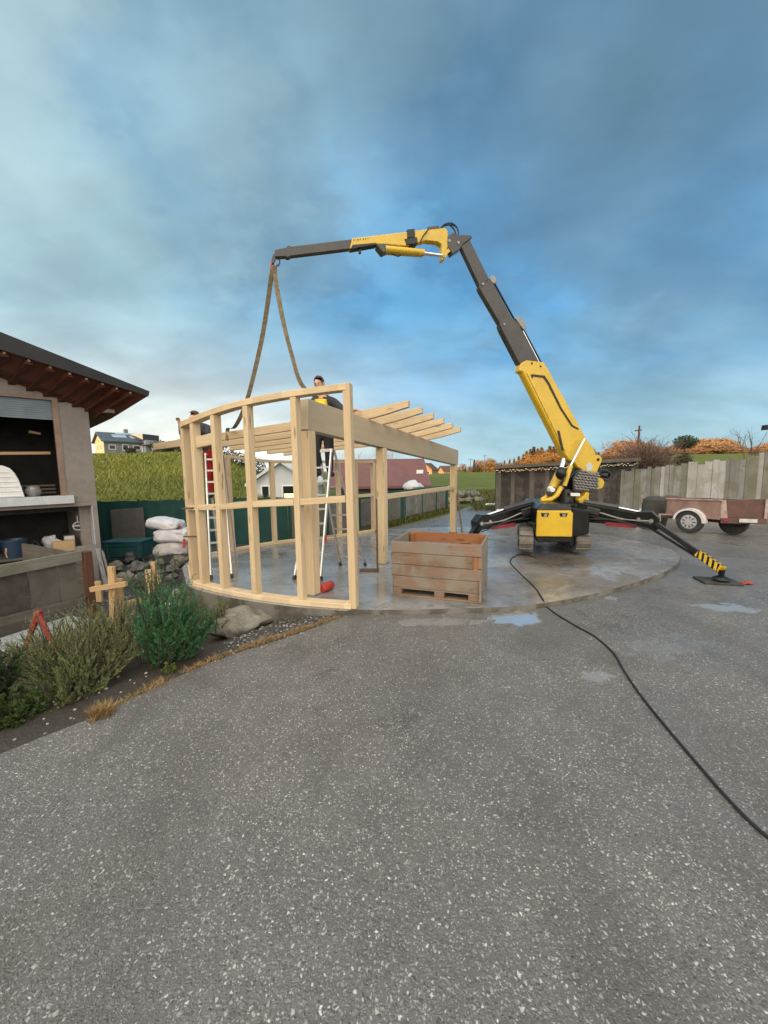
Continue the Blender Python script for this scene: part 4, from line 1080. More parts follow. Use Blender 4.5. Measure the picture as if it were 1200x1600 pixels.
mb = MB(); bpoly(mb, [z6(800, 82), z6(850, 76), z6(852, 94), z6(800, 100)], .12); mb.build('valve_block', M_BOOMGREY, jib, bevel=.006)
mb = MB(); bpoly(mb, [z6(690, 140), z6(750, 132), z6(752, 162), z6(700, 168)], .14); mb.build('cylinder_mount', M_BLACK, jib, bevel=.006)
for off, w in ((-.05, 'a'), (.05, 'b')):
    y = 0 if off < 0 else 9
    a = bp(*z6(602, 180 + y * .6)) + BN * off; b = bp(*z6(782, 192 + y * 1.2)) + BN * off; c = bp(*z6(866, 200 + y * 1.6)) + BN * off
    mb = MB(); mb.cyl(a, b, .052, None, 14); cy_ = mb.build('jib_cylinder', M_YELLOW, CR, smooth=True)
    mb = MB(); mb.cyl(b - (b - a) * .02, c, .022, None, 12); mb.build('piston_rod', M_CHROME, cy_, smooth=True)
mb = MB(); bpoly(mb, [z6(560, 168), z6(600, 165), z6(640, 176), z6(612, 196), z6(590, 206), z6(585, 200)], .16); mb.build('cylinder_bracket', M_BOOMGREY, jib, bevel=.006)
mb = MB(); bpoly(mb, [z6(480, 180), z6(491, 178), z6(492, 198), z6(482, 198)], .05); mb.build('jib_lug', M_BLACK, jib)
for k, off in enumerate((-.03, .03, .0)):
    d_ = k * 6
    mb = MB(); mb.tube([p + BN * off for p in bez([bp(*z6(862 - d_, 92)), bp(*z6(878, 66 + d_ * .4)), bp(*z6(905 + d_, 57 + d_ * .6)), bp(*z6(930 + d_, 78)), bp(*z6(940 + d_ * .7, 104)), bp(*z6(946, 126))], 6)], .011, 6); mb.build('hydraulic_hose', M_RUBBER, CR, smooth=True)
mb = MB(); mb.tube(bez([bp(*z6(800, 100)) + BN * .09, bp(*z6(785, 118)) + BN * .1, bp(*z6(770, 140)) + BN * .1, bp(*z6(760, 165)) + BN * .1], 6), .012, 6); mb.build('hydraulic_hose', M_RUBBER, CR, smooth=True)
mb = MB(); mb.tube(bez([bp(*z6(612, 188)), bp(*z6(640, 202)), bp(*z6(668, 212)), bp(*z6(680, 200))], 6), .008, 6); mb.build('hydraulic_hose', M_RUBBER, CR, smooth=True)
# hook
mb = MB(); bpoly(mb, [z6(72, 236), z6(80, 205), z6(92, 200), z6(94, 222), z6(84, 246), z6(76, 250)], .06); hkh = mb.build('hook_head', M_BOOMGREY, CR, bevel=.004)
mb = MB(); mb.tube(bez([bp(*z6(78, 240)), bp(*z6(70, 252)), bp(*z6(73, 266)), bp(*z6(84, 264)), bp(*z6(86, 252))], 6), .016, 8); mb.build('hook', M_RED, CR, smooth=True)
mb = MB(); mb.tube(bez([bp(*z6(108, 222)), bp(*z6(111, 240)), bp(*z6(104, 256)), bp(*z6(98, 250))], 6), .012, 6); mb.build('spare_hook', M_BOOMGREY, CR, smooth=True)
# lift cylinder, guard plate and turret
mb = MB(); bpoly(mb, [zq(395, 752), zq(390, 650), zq(450, 548), zq(540, 600), zq(622, 628), zq(616, 738), zq(560, 750)], .03, .17); gpz = mb.build('tread_plate', M_BOOMGREY, CR)
mb = MB()
for j in range(9):
    for i in range(7):
        x = 398 + i * 33 + (j % 2) * 10; y = 556 + j * 24 + i * 4
        if x > 612 or (x - 390) * 1.7 < (640 - y): continue
        if y > 738: continue
        bpoly(mb, [zq(x, y), zq(x + 27, y + 11), zq(x + 25, y + 21), zq(x - 2, y + 10)], .014, .192)
mb.build('tread_pattern', M_GREYPLATE, gpz)
mb = MB(); mb.cyl(bp(*zq(430, 525), .2), bp(*zq(560, 275), .2), .022, None, 10); mb.build('sensor_rod', M_CHROME, CR, smooth=True)
mb = MB(); mb.cyl(bp(*zq(372, 715), .19), bp(*zq(432, 525), .19), .042, None, 12); mb.build('guide_tube', M_YELLOW, CR, smooth=True)
mb = MB(); mb.cyl(bp(*zq(262, 730), -.05), bp(*zq(345, 560), -.05), .085, None, 16); lc = mb.build('lift_cylinder', M_YELLOW, CR, smooth=True)
mb = MB(); mb.cyl(bp(*zq(335, 580), -.05), bp(*zq(372, 460), -.05), .045, None, 14); mb.build('piston_rod', M_CHROME, lc, smooth=True)
mb = MB(); mb.tube([bp(*p, .12) for p in (zq(150, 852), zq(235, 845), zq(300, 800), zq(345, 725))], [.03, .045, .05, .045], 12); mb.build('turret_bracket', M_YELLOW, CR, smooth=True)
mb = MB(); mb.tube([bp(*p, .02) for p in (zq(150, 845), zq(200, 820), zq(225, 775))], [.03, .04, .03], 12); mb.build('turret_bracket', M_YELLOW, CR, smooth=True)
mb = MB(); mb.blob(bp(*zq(338, 598), .22), (.098, .098, .125), 1, 0, 3); mb.build('accumulator', M_BLACK, CR, smooth=True)
mb = MB(); bpoly(mb, [zq(190, 730), zq(212, 712), zq(245, 745), zq(225, 778), zq(195, 768)], .10, .1); mb.build('valve_cap', M_WHITE, CR, bevel=.01)
mb = MB(); mb.blob(bp(*zq(240, 785), .1), (.07, .07, .05), 4, .2, 2); mb.build('valve_body', M_BLACK, CR, smooth=True)
mb = MB(); bpoly(mb, [zq(362, 775), zq(445, 778), zq(445, 806), zq(362, 803)], .02, .2); mb.build('sign_plate', M_WHITE, CR)
mb = MB(); c = bp(*zq(655, 690)); mb.lathe(c - BN * -.14, [(0, 0), (.10, 0), (.115, .03), (.115, .22), (.10, .25), (0, .25)], 18, 0, -BN); mb.build('slew_motor', M_YELLOW, CR, smooth=True)
mb = MB(); bpoly(mb, [zq(440, 840), zq(500, 800), zq(520, 765), zq(545, 775), zq(540, 820), zq(545, 845), zq(500, 870), zq(455, 865)], .25, .05); mb.build('turret_foot', M_YELLOW, CR, bevel=.01)
mb = MB(); bpoly(mb, [zq(355, 750), zq(620, 742), zq(690, 690), zq(700, 560), zq(640, 600), zq(470, 560), zq(400, 640)], .24, -.05); mb.build('turret_frame', M_BLACK, CR, bevel=.01)
tc_ = V(3.62, 7.72, 0)
mb = MB(); mb.lathe(tc_ + V(0, 0, .88), [(0, 0), (.30, 0), (.31, .05), (.28, .12), (.22, .14), (.20, .40), (0, .40)], 24); mb.build('slew_ring', M_BLACK, CR, smooth=True)
mb = MB()
for k in range(4):
    mb.tube([p + V(0, .03 * k, 0) for p in bez([bp(*zq(640, 640), -.05), bp(*zq(700, 570 + k * 14), -.05), bp(*zq(770, 575 + k * 10), -.05), bp(*zq(808, 610), -.05), bp(*zq(780, 655 - k * 6), -.05), bp(*zq(690, 650), -.05), bp(*zq(640, 720), -.05)], 6)], .024, 7)
mb.build('hose_bundle', M_RUBBER, CR, smooth=True)
mb = MB(); mb.blob(bp(*zq(740, 615), -.15), (.17, .12, .13), 3, .25, 2); mb.build('winch', M_BLACK, CR, smooth=True)
# undercarriage: body with engine cover
yaw = math.atan2(.17, 1.0); hx = V(math.cos(yaw), -math.sin(yaw), 0); hy = V(math.sin(yaw), math.cos(yaw), 0)
B0 = at(837, 836, 6.85)
def cp_(a, b, z): return V(B0.x, B0.y, 0) + hx * a + hy * b + V(0, 0, z)
BWD = .625
mb = MB(); mb.prism([cp_(x, .03, z) for x, z in ((0.0, .40), (BWD, .40), (BWD, .98), (BWD - .06, 1.06), (.08, 1.06), (0, .98))], [cp_(x, 1.35, z) for x, z in ((0.0, .40), (BWD, .40), (BWD, .98), (BWD - .06, 1.06), (.08, 1.06), (0, .98))]); body = mb.build('engine_housing', M_BLACK, CR, bevel=.02)
mb = MB()
cov = [(0.005, .475), (BWD - .01, .475), (BWD - .01, .90), (BWD - .05, .945), (.01, .945)]
mb.prism([cp_(x, -.012, z) for x, z in cov], [cp_(x, .03, z) for x, z in cov]); cover = mb.build('engine_cover', M_YELLOW, CR, bevel=.012)
for x0 in (.075, .385):
    mb = MB(); q = [(x0, .90), (x0 + .14, .90), (x0 + .122, .835), (x0 + .018, .835)]
    mb.prism([cp_(x, -.016, z) for x, z in q], [cp_(x, -.005, z) for x, z in q]); mb.build('cover_opening', M_BLACK, cover)
    mb = MB(); q = [(x0 + .05, .885), (x0 + .11, .885), (x0 + .10, .836), (x0 + .055, .836)]
    mb.prism([cp_(x, -.020, z) for x, z in q], [cp_(x, -.01, z) for x, z in q]); mb.build('lamp', M_GREYPLATE, cover)
for q, mt, nm in (([(.22, .965), (.53, .965), (.53, 1.01), (.40, 1.03), (.22, 1.005)], M_RED, 'red_sticker'), ([(.06, .965), (.21, .965), (.21, 1.02), (.10, 1.02)], M_SILL, 'white_sticker'), ([(.24, 1.012), (.36, 1.012), (.36, 1.035), (.24, 1.03)], M_WHITE, 'white_sticker'), ([(.43, 1.014), (.53, 1.012), (.53, 1.03), (.43, 1.035)], M_WHITE, 'white_sticker')):
    mb = MB(); mb.prism([cp_(x, .024, z) for x, z in q], [cp_(x, .05, z) for x, z in q]); mb.build(nm, mt, body)
mb = MB(); mb.prism([cp_(x, .02, z) for x, z in ((.02, .955), (.60, .955), (.56, 1.05), (.08, 1.05))], [cp_(x, .028, z) for x, z in ((.02, .955), (.60, .955), (.56, 1.05), (.08, 1.05))]); mb.build('hood_front', M_BOOMGREY, body)
mb = MB(); mb.prism([cp_(x, .02, z) for x, z in ((.04, .37), (BWD - .02, .37), (BWD, .47), (0.02, .47))], [cp_(x, 1.2, z) for x, z in ((.04, .37), (BWD - .02, .37), (BWD, .47), (.02, .47))]); mb.build('bumper', M_BLACK, CR, bevel=.01)
mb = MB(); mb.prism([cp_(x, .2, z) for x, z in ((BWD, .42), (BWD + .34, .5), (BWD + .34, .92), (BWD, .98))], [cp_(x, 1.3, z) for x, z in ((BWD, .42), (BWD + .34, .5), (BWD + .34, .92), (BWD, .98))]); mb.build('chassis', M_BLACK, CR, bevel=.02)
# crawler tracks, lifted just clear of the slab
def track(p, dirv, L, w):
    dirv = Vector(dirv).normalized(); sd = V(dirv.y, -dirv.x, 0); r = .19; A = []
    for k in range(13): a = math.pi / 2 + math.pi * k / 12; A.append((-0.0 + r * math.cos(a), r + r * math.sin(a)))
    for k in range(13): a = -math.pi / 2 + math.pi * k / 12; A.append((L + r * math.cos(a), r * 1.0 + r * math.sin(a) + (.0)))
    mb = MB(); mb.prism([p + dirv * x + V(0, 0, z) - sd * w / 2 for x, z in A], [p + dirv * x + V(0, 0, z) + sd * w / 2 for x, z in A]); tr_ = mb.build('crawler_track', M_TRACK, CR, bevel=.012)
    mb = MB()
    for k in range(26):
        f = k / 26; per = 2 * L + 2 * math.pi * r; s_ = f * per
        if s_ < L: x, z, nx_, nz = s_, 0, 0, -1
        elif s_ < L + math.pi * r: a = -math.pi / 2 + (s_ - L) / r; x, z, nx_, nz = L + r * math.cos(a), r + r * math.sin(a), math.cos(a), math.sin(a)
        elif s_ < 2 * L + math.pi * r: x, z, nx_, nz = L - (s_ - L - math.pi * r), 2 * r, 0, 1
        else: a = math.pi / 2 + (s_ - 2 * L - math.pi * r) / r; x, z, nx_, nz = r * math.cos(a), r + r * math.sin(a), math.cos(a), math.sin(a)
        c = p + dirv * (x + nx_ * .012) + V(0, 0, z + nz * .012); nrm = dirv * nx_ + V(0, 0, nz)
        mb.bar(c - sd * w * .47, c + sd * w * .47, .045, .03, nrm)
    mb.build('track_lugs', M_TRACK, tr_)
    for sg in (-1, 1):
        for x in (0, L * .33, L * .66, L):
            mb = MB(); c = p + dirv * x + V(0, 0, r) + sd * (sg * (w / 2 - .01)); mb.cyl(c, c + sd * (.03 * sg), r * .62 if x in (0, L) else r * .4, None, 14)
            mb.build('road_wheel', M_BLACK, tr_, smooth=True)
track(at(822, 861, 7.0) + V(.03, .1, .0), (.34, 1, 0), 1.25, .25)
track(at(910, 861, 7.05) + V(0, .1, 0), (.10, 1, 0), 1.25, .27)
# outriggers
def outrigger(root, knee, foot, striped, w=.16, lean_hoses=False):
    T = bpy.data.objects.new('outrigger', None); col.objects.link(T); T.parent = CR; T.location = root - wloc(CR)
    d1 = (knee - root).normalized()
    mb = MB(); mb.bar(root + V(0, 0, -.06), knee + V(0, 0, -.02), w, .36, (0, 0, 1), 0, w * .9, .22); mb.build('arm', M_BLACK, T, bevel=.012)
    mb = MB(); mb.cyl(root + V(0, 0, .14) + d1 * .1, root.lerp(knee, .58) + V(0, 0, .135), .048, None, 14); c_ = mb.build('arm_cylinder', M_BOOMGREY, T, smooth=True)
    mb = MB(); mb.cyl(root.lerp(knee, .55) + V(0, 0, .135), knee + V(0, 0, .10), .024, None, 10); mb.build('arm_piston', M_CHROME, T, smooth=True)
    sd = d1.cross(V(0, 0, 1)).normalized()
    if striped or lean_hoses:
        fs_ = -sd if sd.y > 0 else sd            # the side towards the yard
        for j in range(3):
            mb = MB(); mb.tube([root.lerp(knee, f) + fs_ * (w * .5 + .03) + V(0, 0, -.02 - .05 * j + .03 * math.sin(f * 7 + j * 2)) for f in [k / 10 for k in range(1, 11)]], .014, 6); mb.build('hydraulic_hose', M_RUBBER if j else M_GREYPLATE, T, smooth=True)
        mb = MB(); a = root.lerp(knee, .42); b = root.lerp(knee, .82); mb.bar(a + fs_ * (w * .5 + .012) + V(0, 0, -.19), b + fs_ * (w * .5 + .012) + V(0, 0, -.14), .03, .07); mb.build('red_strip', M_DARKRED, T)
        mb = MB(); a = root.lerp(knee, .15); mb.bar(a + fs_ * (w * .5 + .03) + V(0, 0, .02), a + d1 * .22 + fs_ * (w * .5 + .03), .06, .12); mb.build('valve_block', M_BOOMGREY, T, bevel=.01)
    mb = MB(); mb.prism([p + sd * (w * .62) for p in (knee - d1 * .28 + V(0, 0, -.11), knee + d1 * .10 + V(0, 0, -.14), knee + d1 * .12 + V(0, 0, .06), knee + V(0, 0, .16), knee - d1 * .22 + V(0, 0, .12))], [p - sd * (w * .62) for p in (knee - d1 * .28 + V(0, 0, -.11), knee + d1 * .10 + V(0, 0, -.14), knee + d1 * .12 + V(0, 0, .06), knee + V(0, 0, .16), knee - d1 * .22 + V(0, 0, .12))]); mb.build('knee_joint', M_BLACK, T, bevel=.01)
    mb = MB(); c = knee; mb.cyl(c - sd * w * .75, c + sd * w * .75, .035, None, 12); c = knee - d1 * .18; mb.cyl(c - sd * w * .75, c + sd * w * .75, .026, None, 12); mb.build('knee_pins', M_GREYPLATE, T, smooth=True)
    top = foot + V(0, 0, .17); d2 = (top - knee).normalized()
    n2 = d2.cross(sd).normalized()
    if n2.z < 0: n2 = -n2
    mb = MB(); mb.bar(knee, knee.lerp(top, .74), .10, .075, n2); mb.build('leg_beam', M_BLACK, T, bevel=.008)
    mb = MB(); mb.bar(knee.lerp(top, .04) - n2 * .115, knee.lerp(top, .72) - n2 * .055, .05, .04, n2); mb.build('leg_cylinder', M_BLACK, T, bevel=.006)
    mb = MB(); mb.bar(knee.lerp(top, .3) - n2 * .1, knee.lerp(top, .72) - n2 * .035, .03, .02, n2); mb.build('leg_piston', M_GREYPLATE, T)
    a = knee.lerp(top, .71); b = knee.lerp(top, 1.0)
    mb = MB(); mb.bar(a, b, .12, .11, n2); q = mb.build('leg_end', M_YELLOW if striped else M_BLACK, T, bevel=.006)
    if striped:
        L = (b - a).length; mb = MB(); sd = d2.cross(n2).normalized()
        for k in range(5):
            x0 = -.02 + k * L / 4.6
            for sg in (-1, 1):
                pp = [a + d2 * max(0, min(L, x)) + n2 * y + sd * (.0615 * sg) for x, y in ((x0, .056), (x0 + .035, .056), (x0 + .10, -.056), (x0 + .065, -.056))]
                mb.prism([v - sd * .0015 for v in pp], [v + sd * .0015 for v in pp])
            pp = [a + d2 * max(0, min(L, x)) + sd * y + n2 * .0565 for x, y in ((x0, -.06), (x0 + .035, -.06), (x0 + .075, .06), (x0 + .04, .06))]
            mb.prism([v - n2 * .0015 for v in pp], [v + n2 * .0015 for v in pp])
        mb.build('warning_stripes', M_BLACK, q)
    mb = MB(); mb.tube([b, foot + V(0, 0, .06)], [.045, .03], 10); mb.lathe(foot + V(0, 0, .03), [(0, 0), (.11, 0), (.10, .02), (.045, .05), (0, .05)], 16); mb.build('foot', M_BLACK, T, smooth=True)
    return T
rk = at(1018, 813, 6.62); rf = gp(1126, 911, .0) + V(0, 0, .0)
outrigger(V(3.72, 7.35, .92), rk, V(rf.x, rf.y, .03), True)
lk = at(748, 817, 7.15); lf_ = V(1.22, 6.35, .085)
outrigger(V(2.98, 7.5, .93), lk, lf_, False, lean_hoses=True)
outrigger(V(3.45, 8.5, .80), V(4.05, 9.9, .60), V(4.30, 10.7, .03), False)
outrigger(V(3.85, 8.5, .80), V(4.75, 9.9, .60), V(5.15, 10.7, .03), False)
# spreader boards under the feet
pa = gp(1097, 911, 0); pb = gp(1158, 914, 0); ax = (pb - pa).normalized(); ay = V(-ax.y, ax.x, 0); pc = (pa + pb) / 2
mb = MB(); mb.bar(pa + ay * .10 + V(0, 0, .016), pb + ay * .10 + V(0, 0, .016), .34, .03)
tag(mb.build('outrigger_pad', M_RUBBER, bevel=.006, origin=pc), 'black spreader board under the striped outrigger foot', 'pad')
qa = gp(1159, 914, 0); qb = gp(1182, 914, 0)
mb = MB(); mb.blob((qa + qb) / 2 + V(0, .04, .02), ((qb - qa).length / 2.6, .05, .018), 2, .45, 3); tag(mb.build('red_cloth', plain('faded_red_cloth', (.36, .06, .045), .85, 0, .35, 14), smooth=True, origin=(qa + qb) / 2), 'crumpled red cloth lying beside the black spreader board', 'cloth')
mb = MB(); mb.box(lf_ + V(0, 0, -.012), (.34, .34, .024), .2); tag(mb.build('outrigger_pad', M_RUBBER, bevel=.006, origin=lf_ + V(0, 0, -.02)), 'black spreader board under the outrigger behind the crate', 'pad')

# cable across the yard
pts = [gp(px, py, (.068 if py < 943 else .009)) for px, py in ((838, 872), (815, 866), (797, 876), (812, 895), (835, 917), (849, 938), (852, 946), (870, 960), (900, 978), (930, 995), (958, 1020), (975, 1048), (1000, 1085), (1040, 1135), (1085, 1188), (1130, 1240), (1170, 1282), (1205, 1312), (1260, 1355))] + [V(1.75, 1.15, .009), V(2.3, .5, .009), V(3.4, -.6, .009), V(5.2, -2.4, .009)]
mb = MB(); mb.tube(bez(pts, 7), .0085, 7); tag(mb.build('power_cable', M_CABLE, smooth=True, origin=pts[4]), 'long black power cable lying across the yard from the crane', 'cable')

# ================================================================== HOUSE ON THE LEFT
HP = V(-5.42, 7.25, 0); HD = V(-.70, -.714, 0).normalized(); HN = V(.714, -.70, 0).normalized()
HS = thing('farm_house', 'grey rendered house with deep red brown eaves and open window openings', 'house', tuple(HP + V(0, 0, -.3)))
def hw(px, py, off=0.0): return onplane(px, py, HP + HN * off, HN)
def hsz(px, py, off=0.0):
    p = hw(px, py, off); return ((p - HP).dot(HD), p.z)
def hpt(s_, z, off=0.0): return HP + HD * s_ + V(0, 0, z) + HN * off
def wallpiece(mb, s0, s1, z0, z1, th=.25, off=0.0):
    mb.prism([hpt(s0, z0, off), hpt(s1, z0, off), hpt(s1, z1, off), hpt(s0, z1, off)], [hpt(s0, z0, off - th), hpt(s1, z0, off - th), hpt(s1, z1, off - th), hpt(s0, z1, off - th)])
sj, _ = hsz(96, 700); sill_z = hsz(60, 776)[1]; sill_b = hsz(60, 789)[1]; low_top = hsz(60, 792)[1]
s_lo, _ = hsz(147, 820); win_top = hsz(40, 617)[1]; wall_top = 3.4; SE = 2.6
mb = MB()
wallpiece(mb, 0, sj, sill_b, wall_top)                      # pier right of the window
wallpiece(mb, sj, SE, win_top, wall_top)                     # above the window
wallpiece(mb, 0, s_lo, -.6, sill_b)                          # pier right of the lower opening
wallpiece(mb, s_lo, SE, sill_b - .012 - .05, sill_b - .002)  # band under the sill
mb.build('wall', M_RENDER, HS)
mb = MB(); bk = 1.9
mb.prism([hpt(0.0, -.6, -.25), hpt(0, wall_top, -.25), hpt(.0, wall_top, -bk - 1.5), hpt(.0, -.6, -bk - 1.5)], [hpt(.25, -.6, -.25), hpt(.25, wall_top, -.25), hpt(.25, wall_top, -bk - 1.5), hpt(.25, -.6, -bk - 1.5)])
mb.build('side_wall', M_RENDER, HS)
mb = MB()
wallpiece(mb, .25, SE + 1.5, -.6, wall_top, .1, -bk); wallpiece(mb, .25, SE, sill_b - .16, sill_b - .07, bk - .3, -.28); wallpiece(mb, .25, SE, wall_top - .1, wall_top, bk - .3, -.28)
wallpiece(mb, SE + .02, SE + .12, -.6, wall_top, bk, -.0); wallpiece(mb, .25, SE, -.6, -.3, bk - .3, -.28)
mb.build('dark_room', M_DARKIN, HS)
# reveal of the lower opening
mb = MB(); wallpiece(mb, s_lo - .002, s_lo + .012, .2, sill_b - .06, .26, -.004); mb.build('pale_reveal', M_REVEAL, HS)
# window: brown jamb, sill, half lowered shutter
mb = MB(); wallpiece(mb, sj - .012, sj + .07, sill_z, win_top, .10, .012); mb.build('window_frame', M_JAMB, HS)
mb = MB(); wallpiece(mb, sj + .07, SE, win_top - .05, win_top, .10, .012); mb.build('window_frame', M_JAMB, HS)
mb = MB(); wallpiece(mb, sj - .10, SE, sill_b, sill_z, .30, .09); mb.build('window_sill', M_SILL, HS, bevel=.006)
sh_b = hsz(40, 653)[1]; mb = MB(); n = 9
for k in range(n):
    z0 = sh_b + (win_top - .05 - sh_b) * k / n; z1 = sh_b + (win_top - .05 - sh_b) * (k + .86) / n
    wallpiece(mb, sj + .07, SE, z0, z1, .02, -.05)
wallpiece(mb, sj + .07, SE, sh_b, win_top - .05, .012, -.062)
mb.build('roller_shutter', M_SHUTTER, HS)
mb = MB(); wallpiece(mb, 0.0, s_lo, -.6, .22, .03, .03); mb.build('plinth', M_GREYSLAB, HS)
# roof: verge board, soffit and rafters, all sloping down to the right
OFF = .78
f0 = hw(0, 545, OFF); f1 = hw(231, 619, OFF); ft0 = hw(0, 521, OFF); ft1 = hw(233, 613, OFF)
dv = (f1 - f0).normalized(); f0 = f0 - dv * 1.6; ft0 = ft0 - (ft1 - ft0).normalized() * 1.6
w0 = hw(0, 590, 0.0); w1 = hw(150, 645, 0.0); dw = (w1 - w0).normalized(); w0 = w0 - dw * 1.6; wE = w1 + dw * .25
b0 = w0 - HN * 3.0; b1 = wE - HN * 3.0
mb = MB(); th = V(0, 0, .035)
mb.prism([f0, f1, wE, w0], [f0 + th, f1 + th, wE + th, w0 + th]); mb.prism([w0, wE, b1, b0], [w0 + th, wE + th, b1 + th, b0 + th])
mb.build('soffit', M_SOFFIT, HS)
mb = MB(); t2 = V(0, 0, .05)
mb.prism([f0 + th * 1.1, f1 + th * 1.1, wE + th * 1.1 , w0 + th * 1.1], [ft0, ft1, wE + V(0, 0, .19), w0 + V(0, 0, .19)])
mb.prism([w0 + th * 1.1, wE + th * 1.1, b1 + th * 1.1, b0 + th * 1.1], [w0 + V(0, 0, .19), wE + V(0, 0, .19), b1 + V(0, 0, .19), b0 + V(0, 0, .19)])
roof = mb.build('roof', M_ROOFDARK, HS)
mb = MB(); e = HN * .012
mb.prism([f0 + e - V(0, 0, .02), f1 + e - V(0, 0, .01), ft1 + e + V(0, 0, .012), ft0 + e + V(0, 0, .02)], [f0 + e * 3 - V(0, 0, .02), f1 + e * 3 - V(0, 0, .01), ft1 + e * 3 + V(0, 0, .012), ft0 + e * 3 + V(0, 0, .02)])
mb.build('verge_board', M_ROOFDARK, HS)
fl_ = [(7, 545), (45, 559), (78, 572), (108, 583), (134, 593), (159, 602), (181, 609), (202, 617)]
for px, py in fl_ + [(-45, 525), (-100, 503)]:
    a = hw(px, py, OFF - .05); t_ = (a - f0).dot(dv) / (f1 - f0).length
    c = w0.lerp(wE, t_) ; a2 = f0.lerp(f1, t_) - HN * .04
    mb = MB(); mb.bar(a2 - V(0, 0, .045), c - V(0, 0, .045) - HN * .1, .09, .085); r_ = mb.build('rafter', M_REDWOOD, HS)
    mb = MB(); mb.bar(a2 - V(0, 0, .03) + HN * .004, a2 - V(0, 0, .03) - HN * .01, .035, .03); mb.build('end_grain', M_STAKE, r_)
mb = MB(); a = hw(148, 640, .0); mb.bar(a - HN * .2 + V(0, 0, -.01), hw(174, 641, .25), .12, .09); mb.build('purlin', M_RENDER, HS)
# things in the openings
def htag(mb, name, mat, label, cat, s_, z, off, **k): return tag(mb.build(name, mat, origin=hpt(s_, z, off), **k), label, cat)
q0 = hsz(0, 772); q1 = hsz(38, 772); zt_ = hsz(10, 728)[1]
mb = MB(); S0 = q1[0]; zz = sill_z + .006; n = 9
prof = [(0.0, 0), (.02, .06), (.05, .13), (.09, .18), (.14, .215), (.22, .235), (.9, .24)]
prof = [(a, b * (zt_ - sill_z) / .235) for a, b in prof]
lo_ = [hpt(S0 + a, zz, -.10) for a, b in prof][0]
mb.prism([hpt(S0 + a, zz + b, .02) for a, b in prof] + [hpt(S0 + .9, zz, .02)], [hpt(S0 + a, zz + b, -.2) for a, b in prof] + [hpt(S0 + .9, zz, -.2)])
for k in range(6):
    z = zz + .02 + k * (zt_ - sill_z) * .15
    mb.bar(hpt(S0 + .03 + .012 * k * (1 if k < 4 else 2.2), z, .024), hpt(S0 + .9, z, .024), .014, .016)
htag(mb, 'ribbed_cushion_stack', M_WHITE, 'white ribbed padded cover lying on the stone window sill of the house', 'cover', S0, zz, 0, bevel=.006)
mb = MB(); c = hpt(hsz(52, 760)[0], sill_z + .09, -.14); mb.blob(c, (.12, .10, .115), 9, .12, 3, flat=-.75); htag(mb, 'grey_sack', M_GREYPLATE, 'grey lumpy sack sitting on the window sill beside the white cover', 'sack', hsz(52, 760)[0], sill_z, -.14, smooth=True)
mb = MB(); mb.bar(hpt(sj + .1, hsz(60, 705)[1], -.75), hpt(SE, hsz(10, 708)[1] - .02, -.75), .24, .05); htag(mb, 'shelf_plank', M_STAKE, 'pale timber plank laid across inside the dark window opening', 'plank', sj + .1, hsz(60, 705)[1], -.75)
mb = MB(); mb.bar(hpt(sj + .2, hsz(60, 672)[1], -.8), hpt(sj + .36, hsz(60, 672)[1] + .03, -.8), .1, .04); htag(mb, 'timber_offcut', M_STAKE, 'short pale timber offcut high in the dark window opening', 'offcut', sj + .2, hsz(60, 672)[1], -.8)
mb = MB()
for k in range(3): mb.bar(hpt(sj + .1, sill_z + .05 + k * .065, -.5), hpt(sj + .55, sill_z + .05 + k * .065, -.5), .2, .03)
htag(mb, 'stacked_boards', M_PLANTER, 'dark stacked boards beside the frame inside the window opening', 'boards', sj + .1, sill_z, -.5)
# lower opening: work bench with clutter
bz = hsz(60, 868)[1]
bench = thing('work_bench', 'dark work bench inside the lower opening of the house', 'bench', tuple(hpt(1.0, -.3, -.5)))
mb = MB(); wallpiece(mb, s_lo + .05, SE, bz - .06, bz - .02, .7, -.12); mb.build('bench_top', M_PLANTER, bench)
for s_ in (s_lo + .15, SE - .2):
    mb = MB(); mb.bar(hpt(s_, -.3, -.3), hpt(s_, bz - .06, -.3), .08, .08, HN); mb.build('leg', M_PLANTER, bench)
def clutter(px0, px1, py0, py1, off, mat, name, label, cat, shape='box', dp=.18):
    s0, z0 = hsz(px1, py1, off); s1, z1 = hsz(px0, py0, off); z0 = bz - .018
    mb = MB()
    if shape == 'box': wallpiece(mb, s0, s1, z0, max(z1, z0 + .03), dp, off)
    elif shape == 'tub':
        c = hpt((s0 + s1) / 2, z0, off - .1); r = abs(s1 - s0) / 2; h = z1 - z0
        mb.lathe(c, [(0, 0), (r * .8, 0), (r, h * .9), (r * 1.04, h * .92), (r * 1.04, h), (r * .95, h), (r * .75, .02), (0, .02)], 20)
    else: 
        c = hpt((s0 + s1) / 2, (z0 + z1) / 2, off - .08); mb.blob(c, (abs(s1 - s0) / 2, .08, (z1 - z0) / 2), len(label), .25, 3)
    return htag(mb, name, mat, label, cat, s0, z0, off, smooth=shape != 'box', bevel=.004 if shape == 'box' else 0)
clutter(0, 46, 846, 868, -.16, plain('navy_plastic', (.02, .045, .085), .4), 'navy_tub', 'navy blue plastic tub standing on the bench in the lower opening', 'tub', 'tub')
clutter(82, 118, 848, 862, -.14, M_STAKE, 'wood_block', 'pale yellow wooden block on the bench near the white reveal', 'block')
clutter(62, 100, 838, 856, -.35, M_REVEAL, 'grey_case', 'pale grey plastic case behind the wooden block on the bench', 'case', 'blob')
clutter(100, 118, 838, 852, -.4, M_ALU, 'metal_tin', 'small shiny tin at the back of the bench by the reveal', 'tin')
clutter(48, 62, 845, 868, -.16, M_BLACK, 'black_tool_bag', 'black lumpy tool bag between the navy tub and the wooden block', 'bag', 'blob')
